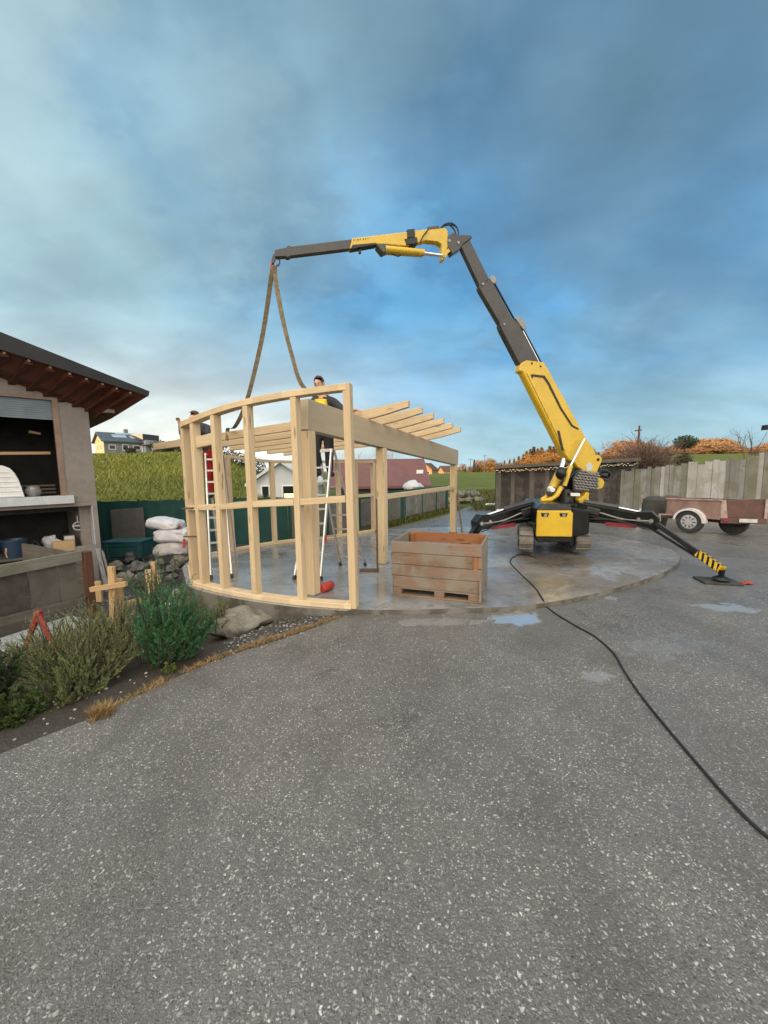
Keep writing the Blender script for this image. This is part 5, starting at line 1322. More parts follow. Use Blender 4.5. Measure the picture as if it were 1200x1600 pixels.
clutter(10, 22, 853, 870, -.13, M_STAKE, 'wood_peg', 'round pale wooden peg in front of the navy tub', 'peg', 'blob')
mb = MB(); c = hw(122, 822, -.3); n_ = HN
mb.tube([c + HD * (.075 * math.cos(a)) + V(0, 0, .075 * math.sin(a)) for a in [math.pi * 2 * k / 20 for k in range(21)]], .011, 7); mb.tube([c + V(0, 0, .075), c + V(0, 0, .20)], .008, 6)
mb.bar(c + HD * .07 + V(0, 0, .01), c - HD * .07 + V(0, 0, .01), .02, .025)
tag(mb.build('ring_handle', M_REVEAL, smooth=True, origin=c), 'pale metal ring hanging in front of the bench by the white reveal', 'ring')

M_EDGE2 = plain('pale_concrete', (.34, .35, .36), .8, 0, .25, 3)
# grey board planter in front of the house
PA = at(-60, 895, 4.35); pa0 = V(-4.75, 4.0, 0); pa1 = V(-4.13, 5.15, 0)
PX = (pa1 - pa0).normalized(); PNn = V(PX.y, -PX.x, 0); ptop = .62
pl = thing('plank_enclosure', 'dark grey board enclosure with a red brown corner post in front of the house', 'enclosure', tuple(pa1 + V(0, 0, -.3)))
pe = pa0 - PX * .9
mb = MB(); mb.bar(pe + V(0, 0, ptop - .065), pa1 + V(0, 0, ptop - .02), .05, .14); mb.build('top_rail', M_OLDGREY3, pl, bevel=.004)
mb = MB(); mb.bar(pe + V(0, 0, -.02), pa1 + V(0, 0, -.02), .05, .10); mb.build('bottom_rail', M_PLANTER, pl, bevel=.004)
L = (pa1 - pe).length; x = .0; k = 0
for w, mt in ((.30, M_PLANTER), (.22, M_OLDGREY3), (.26, M_DARKWOOD), (.32, M_DARKWOOD), (.24, M_PLANTER), (.30, M_DARKWOOD), (.30, M_PLANTER), (.22, M_PLANTER)):
    if x + w > L - .05: w = L - .05 - x
    if w < .05: break
    mb = MB(); a = pe + PX * (x + .006) - PNn * .03 + V(0, 0, .0); b = pe + PX * (x + w - .006) - PNn * .03
    mb.prism([a + V(0, 0, .03), b + V(0, 0, .03), b + V(0, 0, ptop - .1), a + V(0, 0, ptop - .1)], [a - PNn * .02 + V(0, 0, .03), b - PNn * .02 + V(0, 0, .03), b - PNn * .02 + V(0, 0, ptop - .1), a - PNn * .02 + V(0, 0, ptop - .1)]); mb.build('board', mt, pl); x += w
mb = MB(); mb.bar(pa1 + PX * .06 + V(0, 0, -.35), pa1 + PX * .06 + V(0, 0, ptop + .03), .10, .10, PX); mb.build('corner_post', M_REDPOST, pl, bevel=.006)
mb = MB(); a = pa1 + PX * .06; mb.bar(a - PNn * .1 + V(0, 0, .3), a - PNn * 2 + V(0, 0, .3), .04, .6); mb.build('side_boards', M_PLANTER, pl)
# concrete base and grey slab right of the planter
mb = MB(); a = hw(140, 862, .12); mb.bar(V(a.x + .06, a.y - .15, -.3), V(a.x + .06, a.y - .15, .42), .30, .05, V(.6, -.8, 0)); tag(mb.build('leaning_slab', M_GREYPLATE, origin=(a.x, a.y, -.3)), 'upright grey slab leaning by the corner of the house', 'slab')
mb = MB(); mb.bar(at(168, 925, 6.0), at(152, 858, 6.5), .06, .04); mb.bar(at(178, 930, 6.1), at(160, 862, 6.5), .035, .03); tag(mb.build('leaning_lath', M_OLDGREY, origin=at(168, 925, 6.0)), 'two brown laths tied together leaning at the house corner', 'lath')
mb = MB(); cz = [gp(20, 1010, -.2), gp(140, 955, -.2)]
a = V(-4.5, 3.3, -.32); b = V(-3.95, 4.85, -.32); mb.bar(a + V(0, 0, .06), b + V(0, 0, .06), .5, .22); tag(mb.build('concrete_footing', M_EDGE2, bevel=.02, origin=a), 'pale concrete footing at the foot of the board enclosure behind the shrubs', 'footing')
# red metal A shaped stand
t = thing('red_stand', 'red metal A shaped stand in front of the pale concrete footing', 'stand', tuple(at(62, 1000, 3.7)))
M_OLDRED = plain('old_red_paint', (.30, .03, .026), .6, 0, .35, 14)
ap = at(60, 958, 3.7); l1 = at(40, 1012, 3.75); r1 = at(82, 1005, 3.65)
for q in (l1, r1):
    mb = MB(); mb.bar(ap + (ap - q).normalized() * .01, q + (q - ap) * .3, .045, .03, (0, 1, 0)); mb.build('leg', M_OLDRED, t, bevel=.004)
mb = MB(); mb.bar(ap.lerp(l1, .0) + V(-.03, 0, 0), ap + V(.03, 0, 0), .05, .05); mb.build('head', M_OLDRED, t, bevel=.006)

# setting-out stakes of fresh laths
st = thing('setting_out_frame', 'fresh pale lath profile frame staked in the ground beside the juniper', 'stake frame', tuple(gp(180, 965, -.25)))
def lath(p, q, w=.05, h=.03, upv=(0, 0, 1), nm='lath'): 
    mb = MB(); mb.bar(p, q, w, h, upv); mb.build(nm, M_STAKE, st, bevel=.002)
Yk = 4.75
lath(at(179, 985, Yk), at(174, 885, Yk), .085, .035, (0, 1, 0), 'stake')
lath(at(142, 921, Yk - .05), at(198, 912, Yk - .05), .05, .06, (0, 0, 1), 'cross_lath')
lath(at(190, 960, Yk + .12), at(186, 904, Yk + .12), .075, .035, (0, 1, 0), 'stake')
lath(at(193, 945, Yk + .1), at(236, 934, Yk + .5), .04, .075, (0, 0, 1), 'cross_lath')
lath(at(234, 960, Yk + .55), at(232, 890, Yk + .55), .085, .04, (0, 1, 0), 'stake')
lath(at(240, 925, Yk + .7), at(240, 878, Yk + .7), .07, .035, (0, 1, 0), 'stake')
lath(at(238, 880, Yk + .62), at(250, 912, Yk + .62), .05, .03, (0, 1, 0), 'brace')
lath(at(156, 940, Yk + .3), at(153, 908, Yk + .3), .075, .035, (0, 1, 0), 'stake')
mb = MB(); mb.bar(at(168, 968, Yk - .3), at(184, 963, Yk - .3), .03, .02); mb.build('lath', M_STAKE, st)

# boulders and rock edging
def rockmat(name, c, c2, c3):
    m, N, b = newmat(name); co = N.n('ShaderNodeTexCoord').outputs['Object']
    n1 = N.noise(co, 3, 6, 0.7, .4); n2 = N.noise(co, 22, 4, .7)
    cc = N.mix(N.smooth(n1, .35, .6), c, c2); cc = N.mix(N.math('MULTIPLY', N.smooth(n2, .5, .65), .5), cc, c3)
    N.set(b.inputs['Base Color'], cc); b.inputs['Roughness'].default_value = .8; bump(N, b, N.math('ADD', n1, n2), .6, .03); return m
M_ROCK = rockmat('lichen_rock', (.26, .24, .20), (.15, .14, .105), (.36, .34, .29)); M_ROCK2 = rockmat('grey_rock', (.16, .15, .145), (.08, .075, .07), (.26, .25, .24)); M_MOSSROCK = rockmat('mossy_rock', (.20, .19, .12), (.11, .11, .05), (.28, .26, .18))
p = gp(366, 985, -.17); mb = MB(); mb.blob((p.x, p.y + .16, -.14), (.36, .22, .19), 5, .2, 4, rz=.45); tag(mb.build('boulder', M_ROCK, smooth=True, origin=(p.x, p.y, -.25)), 'large weathered grey boulder lying in the bed under the curved wall', 'boulder')
p = gp(283, 945, -.28); mb = MB(); mb.blob((p.x, p.y, -.17), (.15, .13, .15), 8, .2, 4); tag(mb.build('boulder', M_ROCK, smooth=True, origin=(p.x, p.y, -.3)), 'squarish brown boulder between the juniper and the curved slab edge', 'boulder')
p = gp(262, 952, -.28); mb = MB(); mb.blob((p.x, p.y, -.24), (.10, .09, .07), 18, .2, 3); tag(mb.build('boulder', M_REVEAL, smooth=True, origin=(p.x, p.y, -.3)), 'small white stone at the foot of the juniper', 'stone')
rocks = [(180, 877, .15), (215, 880, .19), (205, 862, .17), (250, 870, .12), (236, 893, .16), (270, 880, .13), (283, 868, .20), (268, 893, .11), (220, 898, .17), (196, 893, .16), (298, 885, .14), (250, 885, .09), (235, 872, .10)]
for i, (px, py, r) in enumerate(rocks):
    g = gp(px, py + 10, -.2); r *= .82; mb = MB(); mb.blob((g.x, g.y, -.22 + r * .25), (r * 1.15, r, r * .85), i + 20, .3, 3, rz=i)
    tag(mb.build('edging_rock', M_ROCK2 if i % 3 else M_ROCK, smooth=True, origin=(g.x, g.y, -.2)), 'rough grey rock in the rock edging under the sacks and the green bin', 'rock', 'rocks of the edging along the gravel path')
# white sacks
def sack(px0, px1, py0, py1, Y, seed, lab, mat, rz=0.0):
    c = at((px0 + px1) / 2, (py0 + py1) / 2, Y); w = abs(at(px1, py0, Y).x - at(px0, py0, Y).x); h = abs(at(px0, py0, Y).z - at(px0, py1, Y).z)
    bm = bmesh.new(); bmesh.ops.create_icosphere(bm, subdivisions=4, radius=1.0); vs = []
    for v in bm.verts:
        p = v.co.copy(); pw = lambda a, e: math.copysign(abs(a) ** e, a)
        q = V(pw(p.x, .55), pw(p.y, .6), pw(p.z, .75))
        k = 1 + .10 * mnoise.noise(p * 2.0 + V(seed * 3, 0, 0)) + .05 * mnoise.noise(p * 6 + V(seed, seed, 0))
        vs.append(V(c.x + q.x * w / 2 * k, c.y + q.y * .26 * k, c.z + q.z * h / 2 * k + .03 * math.sin(q.x * 2.5 + seed)))
    bm.verts.ensure_lookup_table(); fs = [[v.index for v in f.verts] for f in bm.faces]; bm.free()
    mb = MB(); mb.add(vs, fs); return tag(mb.build('white_sack', mat, smooth=True, origin=(c.x, c.y, c.z - h / 2)), lab, 'sack', 'white sacks stacked by the green screen')
M_BAG2 = plain('dirty_white_sack', (.60, .58, .57), .6, 0, .25, 6, (.42, .40, .39), .3)
sack(243, 298, 846, 868, 8.25, 1, 'dirty white sack, the lowest of the stack by the green screen', M_BAG2)
sack(245, 299, 824, 848, 8.22, 2, 'plump white sack in the middle of the stack by the green screen', M_BAG)
sack(233, 285, 809, 827, 8.20, 3, 'flattened white sack drooping to one side on top of the stack', M_BAG, .2)
mb = MB(); c = at(277, 824, 8.1); mb.blob(c, (.10, .06, .035), 3, .2, 2); tag(mb.build('red_rag', M_DARKRED, smooth=True, origin=c), 'dark red rag wedged between the upper two white sacks', 'rag')
# green plastic bin
c = at(200, 852, 8.75); bw_ = .86; bh = .36; zb_ = at(200, 869, 8.75).z
gb = thing('plastic_bin', 'dark teal plastic storage bin on the rocks in front of the grey slab', 'bin', (c.x, c.y, zb_))
mb = MB(); A = [(-bw_ / 2 * .95, 0), (bw_ / 2 * .95, 0), (bw_ / 2, bh), (-bw_ / 2, bh)]
mb.prism([V(c.x + x, c.y - .2, zb_ + z) for x, z in A], [V(c.x + x, c.y + .25, zb_ + z) for x, z in A]); mb.build('tub', M_GREENBOX, gb, bevel=.03)
mb = MB(); mb.box((c.x, c.y + .02, zb_ + bh + .004), (bw_ + .04, .52, .045)); mb.build('rim', M_GREENBOX, gb, bevel=.012)
for x0 in (-.42, .30):
    mb = MB(); mb.bar((c.x + x0 + .06, c.y - .222, zb_ + .0), (c.x + x0 + .06, c.y - .222, zb_ + bh - .02), .11, .04, (0, 1, 0)); mb.build('corner_rib', M_GREENBOX, gb, bevel=.012)
mb = MB(); mb.bar((c.x - .3, c.y - .215, zb_ + bh - .06), (c.x + .3, c.y - .215, zb_ + bh - .06), .03, .07); mb.build('rim_band', M_GREENBOX, gb, bevel=.01)
# grey concrete slab standing behind, dark green screen fence
a = at(176, 845, 9.3); b = at(226, 845, 9.3); zt2 = at(200, 795, 9.3).z
mb = MB(); mb.prism([V(a.x, 9.3, -.2), V(b.x, 9.3, -.2), V(b.x, 9.3, zt2 + .02), V(a.x, 9.3, zt2 - .03)], [V(a.x, 9.36, -.2), V(b.x, 9.36, -.2), V(b.x, 9.36, zt2 + .02), V(a.x, 9.36, zt2 - .03)]); tag(mb.build('paving_slab', M_GREYSLAB, bevel=.008, origin=(a.x, 9.3, -.2)), 'upright brown grey panel standing behind the teal bin', 'panel')
gf = thing('screen_fence', 'dark green mesh privacy screen stretched along the foot of the hillside', 'fence', (-5.5, 9.75, -.2))
fp = [V(-9.4, 9.75, 0), V(-7.4, 9.62, 0), V(-6.2, 9.68, 0), V(-5.2, 9.86, 0), V(-3.9, 10.05, 0), V(-2.6, 10.3, 0)]
def ftop(x): return 1.03
for i in range(5):
    a, b = fp[i], fp[i + 1]; mb = MB(); nseg = 6; n_ = V((b - a).y, -(b - a).x, 0).normalized()
    A = []; B = []
    for k in range(nseg + 1):
        p = a.lerp(b, k / nseg); sag = .012 * math.sin(k * 1.9); p = p + n_ * (.012 * math.sin(k * 2.3))
        A.append(p + V(0, 0, -.2)); B.append(p + V(0, 0, 1.02 + sag))
    mb.add([p + n_ * .006 for p in A + B] + [p - n_ * .006 for p in A + B], [[k, k + 1, nseg + 2 + k, nseg + 1 + k] for k in range(nseg)] + [[2 * (nseg + 1) + k, 2 * (nseg + 1) + k + 1, 2 * (nseg + 1) + nseg + 2 + k, 2 * (nseg + 1) + nseg + 1 + k] for k in range(nseg)] + [[nseg + 1 + k, nseg + 2 + k, 3 * (nseg + 1) + k + 1, 3 * (nseg + 1) + k] for k in range(nseg)])
    mb.build('screen', M_GREENMESH, gf, fix=False)
    mb = MB(); mb.cyl(a + n_ * -.03 + V(0, 0, -.2), a - n_ * .03 + V(0, 0, 1.06), .022, None, 8); mb.build('post', M_BLACK, gf)
# board panel fence along the lane with green posts and rail
cf = thing('panel_fence', 'low fence of weathered grey boards between green posts along the wet lane', 'fence', (.5, 13, 0))
fq = [V(-2.55, 10.32, 0), V(-1.6, 10.75, 0), V(-.72, 11.15, 0), V(.0, 12.3, 0), V(.72, 13.5, 0), V(1.45, 14.7, 0), V(2.15, 15.85, 0), V(2.83, 16.95, 0)]
random.seed(5)
for i in range(7):
    a, b = fq[i], fq[i + 1]; L = (b - a).length; dx = (b - a) / L; n_ = V(dx.y, -dx.x, 0); x = 0.04; mb = MB(); pm = [M_OLDGREY3, M_OLDGREY, M_GREYSLAB, M_OLDGREY3, M_OLDGREY, M_OLDGREY3, M_OLDGREY][i]
    while x < L - .05:
        w = min(random.uniform(.12, .24), L - .04 - x); h = .84 + random.uniform(-.05, .05); p = a + dx * (x + w / 2) + n_ * random.uniform(0, .02)
        mb.bar(p + V(0, 0, -.08), p + V(0, 0, h), w - .004, .025, n_); x += w
    mb.build('board_panel', pm, cf)
    mb = MB(); mb.bar(a + V(0, 0, -.1), a + V(0, 0, .95), .07, .07, n_); mb.build('post', M_GREENMESH, cf)
    mb = MB(); mb.bar(a + n_ * -.02 + V(0, 0, .93), b + n_ * -.02 + V(0, 0, .93), .06, .14); mb.build('top_rail', M_GREENMESH, cf)
    if i in (3, 6): mb = MB(); mb.bar(b - dx * .22 + n_ * .03 + V(0, 0, -.05), b - dx * .22 + n_ * .03 + V(0, 0, .9), .22, .02, n_); mb.build('green_board', M_GREENMESH, cf)

# ================================================================== RIGHT SIDE: hut, fence, trailer
hut = thing('wooden_hut', 'low dark weathered board hut with a flat roof behind the crane', 'hut', (6.5, 15.5, -.05))
ha = V(4.22, 14.5, 0); hb_ = V(8.55, 13.24, 0); hdx = (hb_ - ha).normalized(); hn_ = V(hdx.y, -hdx.x, 0); L = (hb_ - ha).length
random.seed(11); x = 0; mb = MB()
def ztop(x): return 1.58 + .05 * x
while x < L:
    w = random.uniform(.14, .24); p = ha + hdx * (x + w / 2) + hn_ * random.uniform(0, .015)
    mb.bar(p + V(0, 0, -.1), p + V(0, 0, ztop(x)), w - .003, .025, hn_, 0 if random.random() < .78 else 1); x += w
mb.build('front_wall', [M_DARKWOOD, M_PLANTER], hut)
mb = MB(); a = ha - hn_ * .02; b = ha - hn_ * 2.4; mb.bar(a.lerp(b, .5) + V(0, 0, .75) - hn_ * 1.2, a + V(0, 0, .75), .04, 1.7); mb.build('side_wall', M_DARKWOOD, hut)
mb = MB(); a = ha - hn_ * 2.4; b = hb_ - hn_ * 2.4; mb.bar(a + V(0, 0, .8), b + V(0, 0, .8), .05, 1.6); mb.build('back_wall', M_DARKWOOD, hut)
ra = ha - hdx * .06 + hn_ * .34; rb = hb_ + hdx * .1 + hn_ * .34; ra.z = 1.745; rb.z = ztop(L) + .13; bk_ = -hn_ * 3.2 + V(0, 0, -.12)
mb = MB(); tt = V(0, 0, .055); mb.prism([ra, rb, rb + bk_, ra + bk_], [ra + tt, rb + tt, rb + bk_ + tt, ra + bk_ + tt]); mb.build('roof', M_GREYSLAB, hut)
mb = MB(); mb.bar(ra + hn_ * .012 + V(0, 0, .0), rb + hn_ * .012 + V(0, 0, .0), .022, .10); mb.build('fascia_board', M_PLANTER, hut)
for k in range(9):
    f = k / 8; a = (ra + V(.1, 0, -.07)).lerp(rb + V(-.1, 0, -.07), f); mb = MB(); mb.bar(a, a - hn_ * .55, .06, .09); mb.build('rafter', M_DARKWOOD, hut)
# fairy lights under the eave
m, N, b = newmat('warm_led'); b.inputs['Base Color'].default_value = (1, .8, .5, 1); b.inputs['Emission Color'].default_value = (1, .86, .60, 1); b.inputs['Emission Strength'].default_value = 1.3; M_LED = m
lt = thing('fairy_lights', 'warm white icicle fairy lights hanging under the eave of the dark hut', 'fairy lights', tuple(ra + V(0, 0, -.1)))
wa = ra + V(.05, 0, -.075) + hn_ * .0; wb = rb + V(-.05, 0, -.075)
mb = MB(); mb.tube([wa.lerp(wb, k / 40) + V(0, 0, .01 * math.sin(k * 2.1)) for k in range(41)], .006, 5); mb.build('wire', M_BLACK, lt)
mb = MB(); random.seed(3)
for k in range(96):
    p = wa.lerp(wb, (k + .5) / 96); zz = random.choice((.035, .07, .10)); mb.blob(p + V(random.uniform(-.01, .01), 0, -zz), .0095, k, 0, 1)
o = mb.build('bulbs', M_LED, lt); 
mb = MB()
for k in range(96): p = wa.lerp(wb, (k + .5) / 96); mb.bar(p, p + V(0, 0, -.1), .003, .003)
mb.build('drop_wires', M_BLACK, lt)
# tall board fence on the right
rf_ = thing('board_fence', 'tall weathered grey board fence with a ragged top behind the trailer', 'fence', (10.5, 13, 0))
random.seed(21)
A_ = V(8.2, 13.35, 0); B_ = V(11.75, 11.45, 0); C_ = V(14.2, 8.6, 0); x = 0
for P_0, P_1, h0, h1 in ((A_, B_, 1.58, 2.0), (B_, C_, 2.16, 2.4)):
    L = (P_1 - P_0).length; dx = (P_1 - P_0) / L; n_ = V(dx.y, -dx.x, 0)
    if n_.x > 0: n_ = -n_
    x = 0; sh = MB()
    while x < L:
        w = random.uniform(.09, .20); f = x / L; h = h0 + (h1 - h0) * f + random.uniform(-.06, .06)
        if P_0 is A_ and f > .82: h += .10
        p = P_0 + dx * (x + w / 2) + n_ * random.uniform(0, .03)
        sh.bar(p + V(0, 0, -.1), p + V(random.uniform(-.01, .01), 0, h), w - .003, .026, n_, random.choice((0, 0, 1, 1, 2))); x += w
    sh.build('boards', [M_OLDGREY, M_OLDGREY2, M_OLDGREY3], rf_)
    for z in (.5, h0 * .85):
        mb = MB(); mb.bar(P_0 - n_ * .04 + V(0, 0, z), P_1 - n_ * .04 + V(0, 0, z), .04, .09); mb.build('rail', M_OLDGREY3, rf_)
    for k in range(4):
        p = P_0.lerp(P_1, k / 3.0); mb = MB(); mb.bar(p - n_ * .1 + V(0, 0, -.1), p - n_ * .1 + V(0, 0, h0 * .95), .1, .1, n_); mb.build('post', M_OLDGREY3, rf_)

# box trailer
M_HUB = plain('silver_hub', (.52, .52, .53), .4, .3, .2, 12)
TF = V(7.55, 10.25, 0); TL = V(8.12, 9.2, 0); TRr = V(8.88, 8.86, 0)
tl_ = thing('car_trailer', 'rusty red open box trailer with white wheel arch parked by the board fence', 'trailer', tuple((TF + TRr) / 2))
sx = (TL - TF); SLn = sx.length; sx.normalize(); rx = (TRr - TL); RW = rx.length; rx.normalize(); so_ = V(sx.y, -sx.x, 0)
if so_.x > 0: so_ = -so_
ro = V(rx.y, -rx.x, 0)
if ro.y > 0: ro = -ro
zt, zbm = .87, .40
mb = MB(); mb.prism([TF + V(0, 0, zbm), TL + V(0, 0, zbm), TL + V(0, 0, zt), TF + V(0, 0, zt - .03)], [p - so_ * .03 for p in (TF + V(0, 0, zbm), TL + V(0, 0, zbm), TL + V(0, 0, zt), TF + V(0, 0, zt - .03))]); sp_ = mb.build('side_panel', M_TRLPINK, tl_, bevel=.006)
mb = MB(); mb.bar(TF + V(0, 0, zt - .03) + so_ * .012, TL + V(0, 0, zt) + so_ * .012, .035, .03); mb.build('side_rail', M_TRLGREY, tl_, bevel=.005)
mb = MB(); mb.bar(TF + V(0, 0, zbm + .02) + so_ * .014, TL + V(0, 0, zbm + .02) + so_ * .014, .03, .05); mb.build('chassis_rail', M_TRLPINK, tl_, bevel=.005)
TFr = TF + rx * RW
mb = MB(); mb.prism([TL + rx * .08 + V(0, 0, zbm + .05), TRr + V(0, 0, zbm + .06), TRr + V(0, 0, zt + .05), TL + rx * .08 + V(0, 0, zt)], [p - ro * .03 for p in (TL + rx * .08 + V(0, 0, zbm + .05), TRr + V(0, 0, zbm + .06), TRr + V(0, 0, zt + .05), TL + rx * .08 + V(0, 0, zt))]); mb.build('tailgate', M_TRLRED, tl_, bevel=.006)
mb = MB(); mb.bar(TL + V(0, 0, zbm - .02) + ro * .02, TRr + V(0, 0, zbm) + ro * .02, .05, .13); mb.build('rear_bumper', M_TRLRED, tl_, bevel=.006)
mb = MB(); mb.prism([TL + ro * .01 - rx * .005 + V(0, 0, zbm + .02), TL + ro * .01 + rx * .13 + V(0, 0, zbm + .03), TL + ro * .01 + rx * .075 + V(0, 0, zt + .01), TL + ro * .01 - rx * .005 + V(0, 0, zt + .01)], [p - ro * .05 + so_ * .02 for p in (TL - rx * .005 + V(0, 0, zbm + .02), TL + rx * .1 + V(0, 0, zbm + .03), TL + rx * .075 + V(0, 0, zt + .01), TL - rx * .005 + V(0, 0, zt + .01))]); mb.build('corner_plate', M_TRLGREY, tl_)
mb = MB(); mb.bar(TRr - rx * .02 + ro * .02 + V(0, 0, zbm), TRr - rx * .02 + ro * .02 + V(0, 0, zt + .04), .05, .03, ro); mb.build('corner_plate', M_TRLGREY, tl_)
a = TL + rx * .03 + ro * .05 + V(0, 0, zbm + .0); mb = MB(); mb.bar(a, a + rx * .10, .03, .08); mb.build('tail_light', M_DARKRED, tl_, bevel=.006)
a = TL + rx * .33 + ro * .06 + V(0, 0, zbm + .0); mb = MB(); mb.bar(a, a + rx * .33, .015, .085); mb.build('number_plate', M_PLATE, tl_)
mb = MB(); mb.prism([TF + V(0, 0, zbm), TL + V(0, 0, zbm), TRr + V(0, 0, zbm), TFr + V(0, 0, zbm)], [p + V(0, 0, .03) for p in (TF + V(0, 0, zbm), TL + V(0, 0, zbm), TRr + V(0, 0, zbm), TFr + V(0, 0, zbm))]); mb.build('floor', M_DARKIN, tl_)
mb = MB(); mb.bar(TF + V(0, 0, (zbm + zt) / 2), TFr + V(0, 0, (zbm + zt) / 2), .03, zt - zbm); mb.build('front_panel', M_TRLRED, tl_)
mb = MB(); mb.bar(TFr + V(0, 0, (zbm + zt) / 2), TRr + V(0, 0, (zbm + zt) / 2), .03, zt - zbm); mb.build('side_panel', M_TRLRED, tl_)
mb = MB(); mb.bar(TL.lerp(TRr, .5) + V(0, 0, .33) - ro * .1, TF.lerp(TFr, .5) + V(0, 0, .33) - sx * .9, .08, .08); mb.build('drawbar', M_TRLRED, tl_)
mb = MB(); p = TF - sx * .12 + so_ * .02; mb.cyl(p + V(0, 0, .30), p + V(0, 0, .43), .03, None, 10); mb.bar(p + V(0, 0, .30), p + V(0, 0, .22), .06, .04); mb.bar(p + V(0, 0, .41), p + sx * .3 + V(0, 0, .43), .03, .03); mb.build('jockey_prop', M_TRLGREY, tl_)
WR = .29
for sgn, base in ((1, TF + sx * (SLn * .50)), (-1, TFr + sx * (SLn * .50))):
    o_ = so_ * sgn; c = base + o_ * .05 + V(0, 0, WR)
    T = bpy.data.objects.new('wheel', None); col.objects.link(T); T.parent = tl_; T.location = c - wloc(tl_)
    mb = MB(); mb.lathe(c, [(.15, -.07), (.24, -.085), (.282, -.07), (.29, -.03), (.29, .03), (.282, .07), (.24, .085), (.18, .075), (.15, .05)], 28, 0, o_); mb.build('tyre', M_RUBBER, T, smooth=True)
    mb = MB(); mb.lathe(c, [(0, .085), (.05, .088), (.10, .082), (.15, .078), (.185, .07), (.19, .05), (.19, -.02), (0, -.02)], 24, 0, o_); rm_ = mb.build('rim', M_HUB, T, smooth=True)
    mb = MB()
    for k in range(9):
        a = k * 2 * math.pi / 9; r_ = sx * math.cos(a) + V(0, 0, math.sin(a)); mb.bar(c + o_ * .082 + r_ * .085, c + o_ * .080 + r_ * .15, .022, .012, o_)
    mb.build('rim_slots', M_RUBBER, rm_)
    mb = MB(); r_in, r_out = .325, .345; A = []; 
    for k in range(15):
        a = R(8) + R(172) * k / 14; A.append((math.cos(a), math.sin(a)))
    loop = [c - V(0, 0, 0) + sx * (-ca * r_out) + V(0, 0, sa * r_out) for ca, sa in A] + [c + sx * (-ca * r_in) + V(0, 0, sa * r_in) for ca, sa in A[::-1]]
    mb.prism([p + o_ * .12 for p in loop], [p - o_ * .07 for p in loop])
    lip = [c + sx * (-ca * r_out) + V(0, 0, sa * r_out) for ca, sa in A] + [c + sx * (-ca * (r_in - .03)) + V(0, 0, sa * (r_in - .03)) for ca, sa in A[::-1]]
    mb.prism([p + o_ * .125 for p in lip], [p + o_ * .115 for p in lip]); mb.build('wheel_arch', M_FENDER, tl_, smooth=False)
# cover and things round the trailer
p = at(1022, 815, 10.9); mb = MB(); h_ = 1.0
mb.lathe((p.x, p.y, -.01), [(0, 0), (.27, 0), (.31, .25), (.32, .6), (.29, .78), (.20, .86), (.0, .88)], 22)
vv = []; 
for v in mb.v: 
    k = 1 + .05 * mnoise.noise(v * 3); vv.append(V(p.x + (v.x - p.x) * k, p.y + (v.y - p.y) * k, v.z))
mb.v = vv; tag(mb.build('water_butt', plain('black_green_cover', (.03, .032, .026), .8, 0, .4, 6, (.055, .055, .045), .5), smooth=True, origin=(p.x, p.y, 0)), 'dark rounded barrel standing by the fence in front of the trailer', 'barrel')
p = at(1001, 812, 11.2); mb = MB(); mb.lathe((p.x, p.y, 0), [(0, 0), (.13, 0), (.14, .05), (.14, .32), (.10, .40), (.05, .43), (.05, .47), (0, .47)], 16); tag(mb.build('white_canister', M_WHITE, smooth=True, origin=(p.x, p.y, 0)), 'white plastic canister half hidden behind the right outrigger', 'canister')
p = at(1046, 778, 11.3); mb = MB(); mb.blob(p + V(.1, 0, -.08), (.36, .2, .14), 6, .25, 3); tag(mb.build('red_tarpaulin', M_TRLRED, smooth=True, origin=p + V(0, 0, -.2)), 'bundled dull red tarpaulin showing above the front of the trailer', 'tarpaulin')
# bollard and white stones by the hut
p = gp(778, 814, 0); t = thing('bollard', 'small white bollard standing at the corner of the dark hut', 'bollard', tuple(p))
mb = MB(); mb.lathe(p, [(0, 0), (.065, 0), (.06, .05), (.052, .28), (0, .28)], 12); mb.build('post', M_WHITE, t, smooth=True)
mb = MB(); mb.blob(p + V(0, 0, .325), (.072, .072, .06), 2, .05, 2); mb.build('cap', M_WHITE, t, smooth=True)
for k, px in enumerate((762, 768, 773, 779)):
    g = gp(px, 791, 0); mb = MB(); mb.blob(g + V(0, 0, .05), (.11, .1, .09), k + 3, .2, 2); tag(mb.build('white_stone', M_WHITE, smooth=True, origin=g), 'white painted stone beside the lane at the hut corner', 'stone', 'white stones at the hut corner')
# rubble heap at the lane bend
random.seed(9)
for k in range(15):
    px = 706 + (k % 8) * 6.4 + random.uniform(-2, 2); row = k // 8; g = at(px, 783 - row * 9, 19.6 + row * .2); r = random.uniform(.22, .36)
    mb = MB(); mb.blob((g.x, g.y, .10 + row * .30), (r, r * .8, r * .72), k + 50, .3, 2, rz=k); tag(mb.build('rubble_stone', M_ROCK2 if k % 2 else M_MOSSROCK, smooth=True, origin=(g.x, g.y, 0)), 'dark weathered stone in the rubble heap at the lane bend', 'stone', 'stones of the heap at the lane bend')

